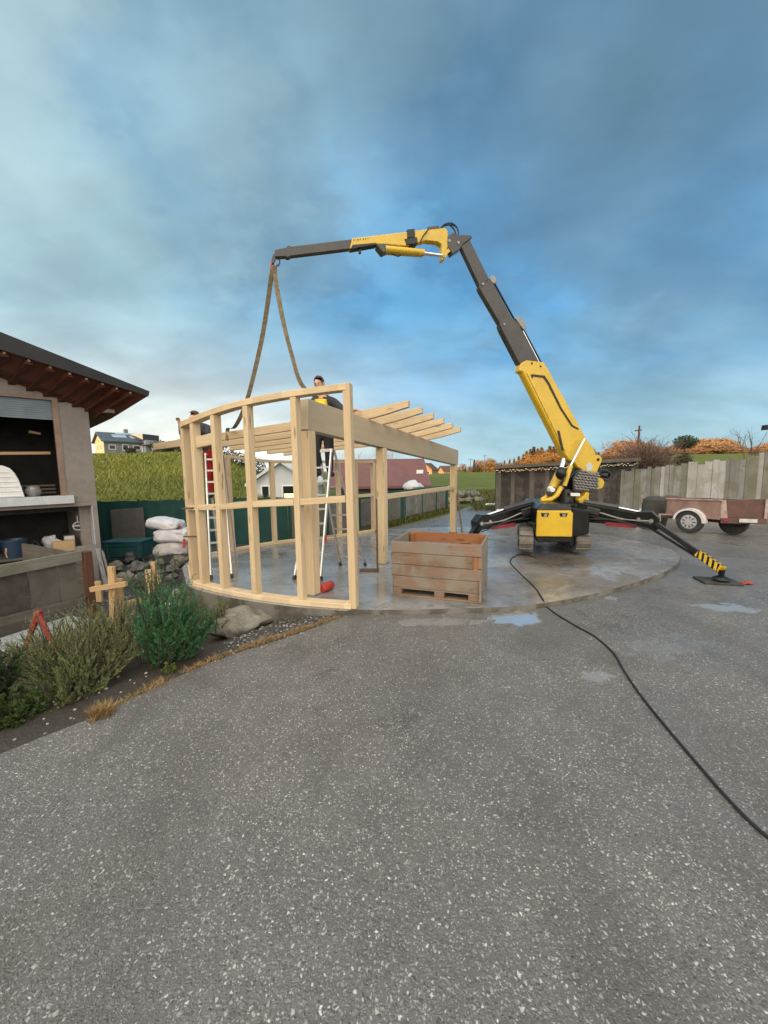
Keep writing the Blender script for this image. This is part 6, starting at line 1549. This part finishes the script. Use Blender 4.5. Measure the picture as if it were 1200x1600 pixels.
# ================================================================== PLANTS
def twig_path(p, d_, L, n, curl, seed):
    rr = random.Random(seed); pts = [Vector(p)]; d_ = Vector(d_).normalized()
    for i in range(n):
        d_ = (d_ + V(rr.gauss(0, curl), rr.gauss(0, curl), rr.gauss(0, curl) + .02)).normalized(); pts.append(pts[-1] + d_ * L / n)
    return pts
def spray(mb, pts, n, L0, w, droop=.2, ang=.5):
    """needle-like leaf blades along a twig"""
    for k in range(n):
        f = (k + random.random()) / n; i = min(int(f * (len(pts) - 1)), len(pts) - 2); a = pts[i].lerp(pts[i + 1], f * (len(pts) - 1) - i)
        t = (pts[i + 1] - pts[i]).normalized(); o_ = t.orthogonal().normalized(); o_.rotate(Matrix.Rotation(random.random() * 6.283, 3, t))
        dd = (t * math.cos(ang) + o_ * math.sin(ang) + V(0, 0, -droop * random.random())).normalized(); L = L0 * random.uniform(.6, 1.2) * (1.1 - .5 * f)
        s = dd.cross(V(random.random() - .5, random.random() - .5, random.random() - .5)).normalized() * w
        b = a + dd * L * .55; e = a + dd * L
        mb.add([a, b - s, b + s, e], [[0, 1, 3, 2]])
def shrub(name, label, cat, base, R0, H, nb, mat, stem, lean=(0, 0, 0), up=.8, leaf=.07, lw=.006, per=30, curl=.12, parent=None, seed=1, group=None):
    random.seed(seed); t = thing(name, label, cat, tuple(base), group); lf = MB(); st_ = MB()
    for k in range(nb):
        a = random.random() * 6.283; sp_ = random.random() ** .6
        d_ = V(math.cos(a) * sp_ * (1 - up * .5), math.sin(a) * sp_ * (1 - up * .5), up) + Vector(lean)
        p = Vector(base) + V(math.cos(a) * R0 * .25 * sp_, math.sin(a) * R0 * .25 * sp_, 0)
        L = H * random.uniform(.55, 1.08) * (1.12 - .35 * sp_)
        pts = twig_path(p, d_, L, 6, curl, seed * 1000 + k); st_.tube(pts, [.007 * (1 - i / 7) + .0015 for i in range(7)], 4)
        spray(lf, pts[1:], per, leaf, lw)
        for j in range(4):
            i = 2 + j % 4; a2 = random.random() * 6.283
            q = twig_path(pts[i], (pts[min(i + 1, 6)] - pts[i - 1]).normalized() + V(math.cos(a2), math.sin(a2), .35) * .6, L * .28, 3, curl, seed * 77 + k * 9 + j); spray(lf, q, per // 2, leaf * .9, lw)
    lf.build('foliage', mat, t, fix=False); st_.build('stems', stem, t); return t
M_BARK = plain('brown_bark', (.075, .055, .04), .85, 0, .3, 12, None, .5)
M_JUN = leafmat('juniper_needles', (.022, .075, .032), (.05, .15, .062), (.11, .26, .11), 3.0)
M_HEATH = leafmat('heath_needles', (.08, .10, .038), (.17, .19, .07), (.28, .275, .13), 2.5)
M_HEATH2 = leafmat('heath_tips', (.095, .12, .045), (.205, .23, .095), (.34, .33, .18), 2.5)
M_CONI = leafmat('conifer_needles', (.010, .026, .008), (.022, .045, .014), (.04, .065, .02), 2.5)
M_CONI2 = leafmat('green_needles', (.03, .055, .015), (.065, .105, .026), (.12, .16, .045), 2.5)
M_YG = leafmat('yellow_green_leaf', (.07, .09, .02), (.15, .17, .04), (.24, .22, .07), 4)
jb = gp(236, 1062, -.14)
shrub('juniper_shrub', 'bright blue green juniper shrub with upswept sprays in the planting bed', 'shrub', jb + V(.0, .14, 0), .30, .86, 58, M_JUN, M_BARK, (.34, 0, .42), 1.0, .046, .0038, 76, .05, seed=4)
shrub('juniper_shrub', 'low blue green juniper sprays leaning right towards the grey boulder', 'shrub', jb + V(.10, .22, -.02), .26, .60, 44, M_JUN, M_BARK, (.62, 0, .28), .95, .046, .0036, 70, .05, seed=44)
random.seed(2); t = thing('juniper_shrub', 'tall narrow blue green juniper shoot standing behind the upswept juniper', 'shrub', tuple(jb + V(.0, .42, -.05))); lf = MB(); s_ = MB()
for k in range(54):
    pts = twig_path(jb + V(-.20 + random.gauss(.0, .05), .36 + random.gauss(0, .04), -.05), (random.gauss(0.05, .09), random.gauss(0, .09), 1), 1.12 * random.uniform(.45, 1), 7, .045, 500 + k); spray(lf, pts[1:], 90, .045, .0038); s_.tube(pts, [.006 * (1 - i / 8) + .001 for i in range(8)], 4)
lf.build('foliage', M_JUN, t, fix=False); s_.build('stems', M_BARK, t)
hb1 = gp(120, 1075, -.16); hb2 = gp(60, 1060, -.18); hb3 = gp(165, 1035, -.2); hb4 = gp(100, 1110, -.1)
shrub('heath_shrub', 'olive brown wispy heath shrub beside the upswept juniper', 'shrub', hb1 + V(.05, .10, 0), .6, .62, 90, M_HEATH, M_BARK, (0, 0, .05), .55, .032, .0022, 70, .08, seed=6)
shrub('heath_shrub', 'olive green wispy heath shrub below the red A shaped stand', 'shrub', hb2 + V(.0, .12, 0), .6, .60, 90, M_HEATH2, M_BARK, (0, 0, .05), .55, .032, .0022, 70, .09, seed=8)
shrub('heath_shrub', 'taller feathery heath shrub in front of the pale lath stakes', 'shrub', hb3 + V(0, .22, -.03), .5, .72, 70, M_HEATH2, M_BARK, (-.02, 0, .1), .7, .032, .0022, 66, .07, seed=10)
shrub('heath_shrub', 'low dark heath cushion at the front of the bed', 'shrub', hb4 + V(-.06, .14, 0), .5, .34, 60, M_HEATH, M_BARK, (0, 0, -.05), .5, .032, .0024, 60, .12, seed=12)
cb = gp(-42, 1150, -.1)
shrub('conifer_shrub', 'dark green conifer shrub cut off by the left edge of the photo', 'shrub', cb + V(-.16, .16, 0), .28, .50, 70, M_CONI, M_BARK, (0, 0, .1), .8, .055, .0065, 40, .09, seed=14)
cb2 = gp(8, 1140, -.06)
shrub('conifer_shrub', 'low spreading green conifer at the bed edge near the left border', 'shrub', cb2 + V(-.10, .10, 0), .35, .22, 50, M_CONI2, M_BARK, (0, 0, -.15), .35, .055, .006, 34, .14, seed=15)
p = gp(262, 1066, -.1); shrub('tuft_plant', 'small yellow green tuft at the foot of the upswept juniper', 'plant', p + V(0, .05, .02), .12, .11, 22, M_YG, M_BARK, (0, 0, 0), .6, .035, .006, 16, .14, seed=16)
p = gp(330, 985, -.16); shrub('grass_tuft', 'wispy olive grass tuft leaning over the mossy boulder', 'plant', p + V(.05, .02, -.04), .25, .34, 46, M_HEATH, M_BARK, (.12, 0, .2), .8, .05, .0035, 22, .08, seed=17)
p = gp(310, 945, -.25); shrub('grass_tuft', 'dull green weed clump against the curved slab edge', 'plant', p + V(.02, .08, -.03), .2, .40, 26, M_HEATH2, M_BARK, (.05, 0, .2), .8, .05, .004, 22, .1, seed=18)
# bare bush, topiary and sapling behind the right fence
M_TWIG = plain('brown_twigs', (.15, .095, .075), .85, 0, .3, 6, (.10, .06, .045), 0)
M_TWIGR = plain('reddish_twigs', (.20, .115, .085), .85, 0, .3, 6, (.13, .075, .055), 0)
def bare(name, label, base, H, nb, spread, mat, seed, cat='bush', r0=.02, n2=5, up=1.0, arch=0.0, tk=1.0):
    random.seed(seed); t = thing(name, label, cat, tuple(base)); tr_ = MB(); tw = MB()
    for k in range(nb):
        a = random.random() * 6.283; s_ = random.random() * spread
        pts = twig_path(base, V(math.cos(a) * s_, math.sin(a) * s_, up), H * random.uniform(.6, 1.05), 7, .10, seed * 100 + k)
        if arch: pts = [p + V(math.cos(a), math.sin(a), -1.0) * arch * (i / 7) ** 2.5 for i, p in enumerate(pts)]
        tr_.tube(pts, [r0 * (1 - i / 8) + .003 for i in range(8)], 5)
        for j in range(n2):
            i = random.randint(2, 6); a2 = random.random() * 6.283
            q = twig_path(pts[i], (pts[i] - pts[i - 1]).normalized() + V(math.cos(a2), math.sin(a2), .3) * .8, H * random.uniform(.15, .35), 5, .2, seed * 333 + k * 17 + j)
            tw.tube(q, [tk * (.007 * (1 - l / 6) + .003) for l in range(6)], 4)
            for h_ in range(3):
                q2 = twig_path(q[2 + h_], (q[2 + h_] - q[1 + h_]).normalized() + V(random.gauss(0, .7), random.gauss(0, .7), random.gauss(.1, .4)), H * .13, 3, .25, seed * 99 + k * 31 + j * 3 + h_); tw.tube(q2, [tk * .005, tk * .004, tk * .003, tk * .002], 3)
    tr_.build('trunk', mat, t); tw.build('twigs', mat, t); return t
g = at(1001, 740, 16.0); bare('bare_bush', 'dense bare brown bush arching above the right board fence', V(g.x, 16.0, -.05), 3.0, 90, .27, M_TWIG, 31, n2=13, arch=.42, tk=1.2)
g = at(978, 735, 16.8); bare('bare_bush', 'low reddish bare bush over the hut end beside the arching brown bush', V(g.x, 16.8, -.05), 1.75, 60, .32, M_TWIGR, 33, n2=11, arch=.3, tk=1.3)
g = at(1172, 700, 14.5); bare('bare_tree', 'thin bare sapling rising above the fence near the right edge', V(g.x, 14.5, .2), 3.1, 4, .18, M_TWIG, 37, 'tree', .022, 7)
g = at(995, 700, 17.0); mb = MB(); mb.cyl((g.x, 17.0, 0), (g.x + .06, 17.0, at(995, 665, 17).z), .045, .035, 10); mb.bar((g.x - .12, 17.0, at(995, 673, 17).z), (g.x + .16, 17.0, at(995, 672, 17).z), .05, .05); tag(mb.build('wooden_pole', M_REDPOST, origin=(g.x, 17, 0)), 'reddish wooden pole with a short cross piece standing in the bare brown bush', 'pole')
def leafball(mb, c, r, n, size, seed):
    rr = random.Random(seed)
    for k in range(n):
        d_ = V(rr.gauss(0, 1), rr.gauss(0, 1), rr.gauss(0, 1)).normalized(); q = 1 + .25 * mnoise.noise(d_ * 2.3 + V(seed, 0, 0))
        p = Vector(c) + V(d_.x * r[0], d_.y * r[1], d_.z * r[2]) * q * rr.random() ** .25
        n_ = (d_ + V(rr.gauss(0, .6), rr.gauss(0, .6), rr.gauss(0, .6))).normalized(); u_ = n_.orthogonal().normalized(); u_.rotate(Matrix.Rotation(rr.random() * 6.28, 3, n_)); w_ = n_.cross(u_); s_ = size * rr.uniform(.6, 1.3)
        mb.add([p - u_ * s_, p - w_ * s_ * .55, p + u_ * s_, p + w_ * s_ * .55], [[0, 1, 2, 3]])
M_TOPI = leafmat('topiary_leaf', (.012, .022, .006), (.028, .045, .010), (.085, .10, .022), 3)
t = thing('topiary_tree', 'dark clipped topiary with one ball above another behind the right fence', 'topiary', (at(1068, 715, 17).x, 17.0, 0))
g1 = at(1071, 691, 17); g2 = at(1068, 719, 17); mb = MB(); leafball(mb, g1, (.46, .46, .30), 1700, .035, 3); leafball(mb, g2, (.33, .33, .24), 1000, .035, 5); leafball(mb, at(1069, 732, 17), (.45, .45, .35), 800, .035, 8); mb.build('crown', M_TOPI, t, fix=False)
mb = MB(); mb.tube([V(g1.x, 17, 0), V(g2.x, 17, g2.z), V(g1.x, 17, g1.z)], [.05, .04, .03], 8)
for k in range(5): mb.tube(twig_path(g2 + V(0, -.1, 0), V(random.gauss(0, .6), -.3, 1), .7, 4, .2, 700 + k), [.012, .01, .008, .006, .004], 4)
mb.build('trunk', M_TWIG, t)
# street lamp just outside the right border, its head in view
g = at(1196, 668, 14.0); gx_ = at(1222, 668, 14.0).x
t = thing('street_lamp', 'dark lamp head reaching in at the right edge above the fence', 'street lamp', (gx_, 14.0, 0))
mb = MB(); mb.tube([(gx_, 14, 0), (gx_, 14, g.z + .05)], [.06, .045], 10); mb.build('pole', M_BOOMGREY, t, smooth=True)
mb = MB(); mb.prism([g + V(-.06, -.12, -.09), g + V(.5, -.12, -.06), g + V(.6, -.12, .10), g + V(-.04, -.12, .09)], [g + V(-.06, .12, -.09), g + V(.5, .12, -.06), g + V(.6, .12, .10), g + V(-.04, .12, .09)]); mb.build('lamp_head', M_BLACK, t, bevel=.02)

# ================================================================== BUILDINGS BEHIND
M_HWALL = plain('sunlit_house_wall', (.62, .43, .20), .85, 0, .12, 1.5); M_HGREY = plain('pale_house_wall', (.40, .41, .42), .85, 0, .2, 1.2); M_HGREY2 = plain('shaded_house_side', (.20, .205, .21), .85, 0, .3, 1.2); M_ROOFBLUE = plain('slate_roof', (.055, .075, .095), .5, 0, .25, 1.5); M_PANEL = plain('skylight_glass', (.30, .40, .46), .15, 0, .1, 1, None, 0); M_GLASS = plain('dark_window_glass', (.02, .025, .03), .08, 0, .1, 1, None, 0); M_WOODBR = plain('dark_brown_gable', (.11, .055, .035), .8, 0, .3, 1.5); M_TILE = plain('red_brown_roof_tile', (.15, .062, .056), .65, 0, .25, 2, (.115, .05, .05), .3); M_PALEW = plain('whitewashed_wall', (.55, .57, .60), .85, 0, .12, 1.2); M_ORHOUSE = plain('orange_lit_wall', (.50, .27, .13), .8, 0, .2, .6)
def gable(name, label, c, L, Wd, hw_, rise, rz, wall, roofm, ov=.5, wins=(), chim=False, wgable=None):
    """gabled house: ridge along local x, walls L x Wd"""
    c = Vector(c); t = thing(name, label, 'house', tuple(c)); M = Matrix.Rotation(rz, 3, 'Z')
    def P(x, y, z): return c + M @ V(x, y, z)
    mb = MB(); prof = [(-Wd / 2, -1.5), (Wd / 2, -1.5), (Wd / 2, hw_), (0, hw_ + rise), (-Wd / 2, hw_)]
    mb.prism([P(-L / 2, y, z) for y, z in prof], [P(L / 2, y, z) for y, z in prof]); mb.build('wall', wall, t)
    mb = MB(); k = rise / (Wd / 2); th = .16
    for s_ in (-1, 1):
        e = s_ * (Wd / 2 + ov); q = [(0, hw_ + rise + .02), (e, hw_ + rise - abs(e) * k + .02), (e, hw_ + rise - abs(e) * k + .02 + th), (0, hw_ + rise + .02 + th)]
        mb.prism([P(-L / 2 - ov, y, z) for y, z in q], [P(L / 2 + ov, y, z) for y, z in q])
    rf = mb.build('roof', roofm, t)
    if chim: mb = MB(); mb.bar(P(L * .2, .3, hw_ + rise - .3), P(L * .2, .3, hw_ + rise + .8), .5, .5, M @ V(1, 0, 0)); mb.build('chimney', wall, rf)
    for side, u, z, w, h in wins:
        mb = MB(); mg = MB()
        if side in 'ab':
            x = L / 2 * (1 if side == 'b' else -1); o_ = .03 * (1 if side == 'b' else -1)
            mb.prism([P(x, u - w / 2, z), P(x, u + w / 2, z), P(x, u + w / 2, z + h), P(x, u - w / 2, z + h)], [P(x + o_, u - w / 2, z), P(x + o_, u + w / 2, z), P(x + o_, u + w / 2, z + h), P(x + o_, u - w / 2, z + h)]); g_ = .08
            mg.prism([P(x + o_, u - w / 2 + g_, z + g_), P(x + o_, u + w / 2 - g_, z + g_), P(x + o_, u + w / 2 - g_, z + h - g_), P(x + o_, u - w / 2 + g_, z + h - g_)], [P(x + o_ * 1.4, u - w / 2 + g_, z + g_), P(x + o_ * 1.4, u + w / 2 - g_, z + g_), P(x + o_ * 1.4, u + w / 2 - g_, z + h - g_), P(x + o_ * 1.4, u - w / 2 + g_, z + h - g_)])
        else:
            s_ = -1 if side == 'f' else 1; y = s_ * Wd / 2; o_ = .03 * s_; g_ = .08
            mb.prism([P(u - w / 2, y, z), P(u + w / 2, y, z), P(u + w / 2, y, z + h), P(u - w / 2, y, z + h)], [P(u - w / 2, y + o_, z), P(u + w / 2, y + o_, z), P(u + w / 2, y + o_, z + h), P(u - w / 2, y + o_, z + h)])
            mg.prism([P(u - w / 2 + g_, y + o_, z + g_), P(u + w / 2 - g_, y + o_, z + g_), P(u + w / 2 - g_, y + o_, z + h - g_), P(u - w / 2 + g_, y + o_, z + h - g_)], [P(u - w / 2 + g_, y + o_ * 1.4, z + g_), P(u + w / 2 - g_, y + o_ * 1.4, z + g_), P(u + w / 2 - g_, y + o_ * 1.4, z + h - g_), P(u - w / 2 + g_, y + o_ * 1.4, z + h - g_)])
        wn = mb.build('window', M_WHITE, t); mg.build('pane', M_GLASS, wn)
    return t, P
hc = at(188, 707, 60); 
t, P = gable('hill_house', 'sunlit gabled house with a slate roof and skylights on the hilltop', (hc.x, 60, hc.z), 5.2, 4.4, 1.55, 1.25, R(50), M_HGREY2, M_ROOFBLUE, .35, (('f', -1.6, .3, .9, .7), ('f', .1, .2, .8, .9), ('f', 1.6, .3, 1.0, .7), ('a', -.9, .2, .5, .9), ('a', .7, .2, .6, .9), ('a', 0, 1.3, .5, .6)), True)
mb = MB(); pr = [(-2.18, -1.4), (2.18, -1.4), (2.18, 1.5), (0, 2.72), (-2.18, 1.5)]; mb.prism([P(-2.625, y, z) for y, z in pr], [P(-2.602, y, z) for y, z in pr]); mb.build('sunlit_gable_panel', M_HWALL, t)  # sunlight put into the gable colour; long sides coloured darker for shade
k_ = 1.25 / 2.2
mb = MB()
for x0, x1, a, b in ((-1.2, .6, .75, 1.5), (1.1, 1.8, .8, 1.6), (-.6, 2.1, .1, .55)):
    q = [(x0, -a), (x1, -a), (x1, -b), (x0, -b)]
    mb.prism([P(x, y, 2.8 - abs(y) * k_ + .20) for x, y in q], [P(x, y, 2.8 - abs(y) * k_ + .26) for x, y in q])
mb.build('skylights', M_PANEL, t)
hc = at(228, 709, 62); t = thing('annex_house', 'dark flat roofed annex with a terrace canopy right of the sunlit hilltop house', 'house', (hc.x, 62, hc.z))
mb = MB(); mb.box((hc.x - .1, 62, hc.z + .5), (3.0, 3, 3.1), R(-10)); mb.build('wall', M_HGREY, t)
mb = MB(); mb.box((hc.x - .3, 62, hc.z + 2.45), (3.0, 3.4, 1.0), R(-10)); mb.build('upper_storey', M_BOOMGREY, t)
mb = MB(); mb.box((hc.x + 1.3, 61.2, hc.z + 1.25), (2.4, 2.6, .12), R(-10)); mb.build('canopy', M_WOODBR, t)
for x in (.6, 2.2): mb = MB(); mb.bar((hc.x + x, 60.2, hc.z - .6), (hc.x + x, 60.2, hc.z + 1.2), .12, .12, (1, 0, 0)); mb.build('canopy_post', M_WHITE, t)
mb = MB(); mb.box((hc.x - .7, 60.35, hc.z + .4), (1.1, .1, 1.1), R(-10)); mb.build('window', M_GLASS, t)
hc = at(276, 712, 58); gable('hill_house', 'white house with a red brown gable roof behind bushes at the hill end', (hc.x + .4, 58, hc.z), 4.2, 3.4, 1.0, .9, R(15), M_PALEW, M_TILE, .3, (('f', -.9, .2, .6, .7), ('f', .7, .2, .6, .7)))
# white gabled house seen through the frame
hc = at(437, 784, 21.0); t, P = gable('white_house', 'whitewashed low gable house seen through the curved studs', (hc.x + .25, 22.5, -.1), 3.6, 3.2, 1.2, 1.05, R(90), M_PALEW, M_PALEW, .3, (('a', -.35, .35, .75, .75), ('a', .9, .35, .5, .75)))
# glowing pane imitating the bright reflection in that house's window
mw = newmat('window_reflection'); mw[2].inputs['Base Color'].default_value = (1, .75, .4, 1); mw[2].inputs['Emission Color'].default_value = (1, .72, .25, 1); mw[2].inputs['Emission Strength'].default_value = 1.6
mb = MB(); q = [(-.62, .40), (-.10, .40), (-.10, .62), (-.62, .62)]; mb.prism([P(-1.85, y, z) for y, z in q], [P(-1.86, y, z) for y, z in q]); mb.build('reflection_pane', mw[0], t)
hc = at(600, 770, 25.0); t, P = gable('tiled_barn', 'long low building with a red brown tiled roof behind the lane fence', (hc.x - .35, 26.5, -.1), 5.6, 4.4, .88, 1.5, R(4), plain('barn_wall', (.07, .075, .07), .9, 0, .3, 2), M_TILE, .35, ())
mb = MB(); p = at(656, 737, 23.6); mb.box(p, (.42, .05, .22), R(8)); tag(mb.build('white_sign', M_WHITE, origin=p), 'small blank white board on the gable end of the red brown tiled building', 'sign')
hc = at(669, 742, 150); gable('far_house', 'distant orange lit chalet with a brown gable roof at the field edge', (hc.x, 150, hc.z - .2), 5.4, 5.2, 2.5, 2.1, R(62), M_ORHOUSE, M_WOODBR, .8, (('a', -1.2, .6, .8, .9), ('a', 1.0, .6, .8, .9), ('a', 0, 2.3, .8, .8), ('f', -1, .6, .8, .9), ('f', 1, .6, .8, .9)))
hc = at(697, 742, 170); gable('far_house', 'second distant brown house partly hidden by the end post of the frame', (hc.x, 170, hc.z - .2), 5, 4.6, 2.2, 1.8, R(20), M_ORHOUSE, M_WOODBR, .6, (('f', -1, .5, .8, .9), ('f', 1, .5, .8, .9)))
p = at(645, 752, 22.5); mb = MB(); mb.blob((p.x, 22.5, .72), (.55, .45, .38), 5, .18, 3); tag(mb.build('white_tarpaulin', M_REVEAL, smooth=True, origin=(p.x, 22.5, .3)), 'pale grey tarpaulin heap in front of the tiled building gable', 'tarpaulin')
# utility poles on the horizon
for px, h0, lab in ((735, 722, 'thin wooden utility pole on the far field left of the dark hut'), (757, 716, 'taller thin utility pole on the far field close to the dark hut')):
    g = at(px, 736, 130); top = at(px, h0, 130).z + 1.2; mb = MB(); mb.cyl((g.x, 130, -.2), (g.x, 130, top), .13, .09, 8); mb.bar((g.x - .9, 130, top - .4), (g.x + .9, 130, top - .4), .12, .12); tag(mb.build('utility_pole', M_TWIG, origin=(g.x, 130, -.2)), lab, 'utility pole', 'utility poles on the far field')

# ================================================================== FAR TREES (all real trees standing on the far edge of the fields)
M_LARCH = leafmat('russet_crown', (.23, .105, .028), (.37, .18, .05), (.48, .28, .09), .5, .8)
M_BROWNT = leafmat('brown_crown', (.29, .16, .08), (.41, .235, .115), (.51, .31, .16), .5, .8)
M_SPR = leafmat('spruce_crown', (.09, .065, .02), (.16, .10, .03), (.26, .16, .05), .5, .8)
def crown_tree(name, label, H, kind, mat, seed, group):
    random.seed(seed); t = thing(name, label, 'tree', (0, 0, -50), group); cr = MB(); tr_ = MB(); rr = random.Random(seed)
    tr_.cyl((0, 0, -50.3), (rr.uniform(-.1, .1), 0, -50 + H * (.55 if kind == 'conifer' else .8)), H * .015, H * .004, 7)
    if kind == 'conifer':
        for j in range(26):
            f = j / 26; z = -50 + H * (.10 + .88 * f); r = H * .19 * (1 - f) ** .85 * rr.uniform(.7, 1.15) + .12
            for k in range(int(16 + 18 * (1 - f))):
                a = rr.random() * 6.283; q = r * rr.uniform(.35, 1.05); p = V(math.cos(a) * q, math.sin(a) * q, z - q * .35 + rr.uniform(-.15, .15)); d_ = V(math.cos(a), math.sin(a), -.35).normalized(); s_ = d_.cross(V(0, 0, 1)).normalized(); L = H * .055 * rr.uniform(.6, 1.3)
                cr.add([p - d_ * L, p - s_ * L * .6, p + d_ * L, p + s_ * L * .6 + V(0, 0, .05)], [[0, 1, 2, 3]])
    else:
        for j in range(24):
            a = rr.random() * 6.283; q = H * .26 * rr.random() ** .5; z = -50 + H * rr.uniform(.08, .88); q *= (1.15 - abs((z + 50) / H - .55) * 1.4)
            leafball(cr, (math.cos(a) * q, math.sin(a) * q, z), (H * .13, H * .13, H * .12), 75, H * .022, seed * 31 + j)
            tr_.tube([(0, 0, -50 + H * .3), (math.cos(a) * q * .6, math.sin(a) * q * .6, z - H * .08), (math.cos(a) * q, math.sin(a) * q, z)], [H * .009, H * .006, H * .002], 4)
    cr.build('crown', mat, t, fix=False); tr_.build('trunk', M_BARK, t); return t
protos = {'pointed': crown_tree('deciduous_tree', 'pointed russet larch in the sunlit wood on the far edge of the field', 12, 'conifer', M_LARCH, 5, 'pointed russet larches beyond the field'),
          'larch': crown_tree('deciduous_tree', 'russet crowned tree in the sunlit wood on the far edge of the field', 11, 'round', M_LARCH, 1, 'sunlit russet trees beyond the field'),
          'brown': crown_tree('deciduous_tree', 'brown bare crowned tree in the sunlit wood beyond the right fence', 9, 'round', M_BROWNT, 2, 'brown trees on the right ridge'),
          'spruce': crown_tree('spruce_tree', 'pointed dark spruce among the russet trees on the far wood edge', 12, 'conifer', M_SPR, 3, 'spruces on the wood edge')}
used = set()
def far(kind, px, ptop, Y, wd=1.25):
    """a tree standing on the terrain at distance Y whose top reaches ptop"""
    g = at(px, 735, Y); zb = terr_z(g.x, Y); top = at(px, ptop, Y).z; H = {'pointed': 12, 'larch': 11, 'brown': 9, 'spruce': 12}[kind]; sc = max(.25, (top - zb + .3) / (H * .98)); loc = (g.x, Y, zb - .3)
    pr_ = protos[kind]
    if kind not in used: used.add(kind); pr_.location = loc; pr_.scale = (sc * wd, sc * wd, sc); pr_.rotation_euler = (0, 0, random.random() * 6); return pr_
    r_ = dup(pr_, loc, random.random() * 6.28, sc); r_.scale = (sc * wd, sc * wd, sc); return r_
random.seed(77)
# wood edge left of the hut, low and distant
for px in range(712, 770, 5): far('larch' if random.random() < .75 else 'spruce', px + random.uniform(-2, 2), random.uniform(722, 731), random.uniform(215, 250))
for px, tp in ((741, 718), (748, 716), (752, 719), (764, 713), (768, 715)): far('spruce' if px == 741 else 'larch', px, tp, 220)
# the tall russet stand above the hut roof
prof = [(772, 722), (780, 720), (788, 719), (796, 717), (803, 716), (810, 712), (817, 709), (822, 704), (828, 701), (833, 697), (839, 700), (845, 698), (852, 697), (858, 696), (864, 697), (870, 695), (877, 694), (884, 698), (890, 701), (915, 697), (921, 700), (927, 702), (934, 706), (942, 704), (950, 701), (957, 702), (964, 706), (970, 695), (977, 704), (984, 702), (990, 708)]
for px, tp in prof:
    far('spruce' if px in (833, 921, 957, 812) else ('pointed' if random.random() < .7 else 'larch'), px, tp, random.uniform(205, 235)); far('pointed' if random.random() < .5 else 'larch', px + 3.5, tp + random.uniform(2, 6), random.uniform(205, 235))
    far('larch', px + random.uniform(-4, 4), tp + random.uniform(6, 14), random.uniform(190, 204))
# ridge on the right, a band of brown trees above the lit strip of meadow
for px in range(972, 1240, 5):
    tp = 694 + 5 * math.sin(px * .05) - (6 if 1100 < px < 1140 else 0); 
    far('brown', px + random.uniform(-2, 2), tp + random.uniform(-2, 3), random.uniform(184, 200), 2.7); far('brown', px + random.uniform(-4, 4), tp + 4 + random.uniform(0, 4), random.uniform(172, 182), 3.2); far('brown', px + random.uniform(-3, 3), tp + 8 + random.uniform(0, 4), random.uniform(162, 170), 3.2)
for px, tp in ((962, 690), (971, 688)): far('spruce', px, tp, 200)
# bushes on the crown of the left hill and bare trees behind the tiled barn
M_HBUSH = leafmat('dark_bush_leaf', (.02, .025, .012), (.045, .05, .022), (.08, .07, .04), .8)
for k, (px, py, Y, r) in enumerate(((250, 712, 55, 1.3), (262, 714, 54, 1.1), (285, 715, 53, 1.4), (205, 711, 52, .6), (350, 716, 50, 1.6), (330, 714, 52, 1.5), (375, 722, 46, 1.5), (395, 727, 44, 1.5), (305, 714, 54, 1.2))):
    g = at(px, py, Y); zb = terr_z(g.x, Y); t = thing('hedge_bush', ['dark bush under the terrace canopy on the hilltop', 'dark bush right of the annex on the hilltop', 'dark bush below the white house at the hill end', 'tiny bush on the slope below the sunlit gabled house', 'dark bush on the hill behind the curved studs', 'dark bush on the hill seen past the leftmost studs', 'dark hedge bush behind the rear stud wall', 'dark bush beside the whitewashed gable house', 'dark bush seen between the man in red trousers and the hilltop'][k], 'bush', (g.x, Y, zb))
    mb = MB(); leafball(mb, (g.x, Y, zb + r * .5), (r, r, r * .75), 420, .16, k + 60); mb.build('foliage', M_HBUSH, t, fix=False); mb = MB(); mb.tube([(g.x, Y, zb - .2), (g.x, Y, zb + r * .6)], [.08, .03], 6); mb.build('stem', M_BARK, t)
M_PALETW = plain('pale_twigs', (.30, .26, .24), .85, 0, .3, 3, None, 0)
for px, lab in ((574, 'bare pale tree behind the tiled roof left of the middle post'), (598, 'bare pale tree behind the tiled roof right of the middle post'), (610, 'slender bare tree behind the tiled roof ridge')):
    g = at(px, 740, 34); bare('bare_tree', lab, V(g.x, 34, -.05), (at(px, 702, 34).z) * 1.02, 7, .4, M_PALETW, px, 'tree', .05, 6)
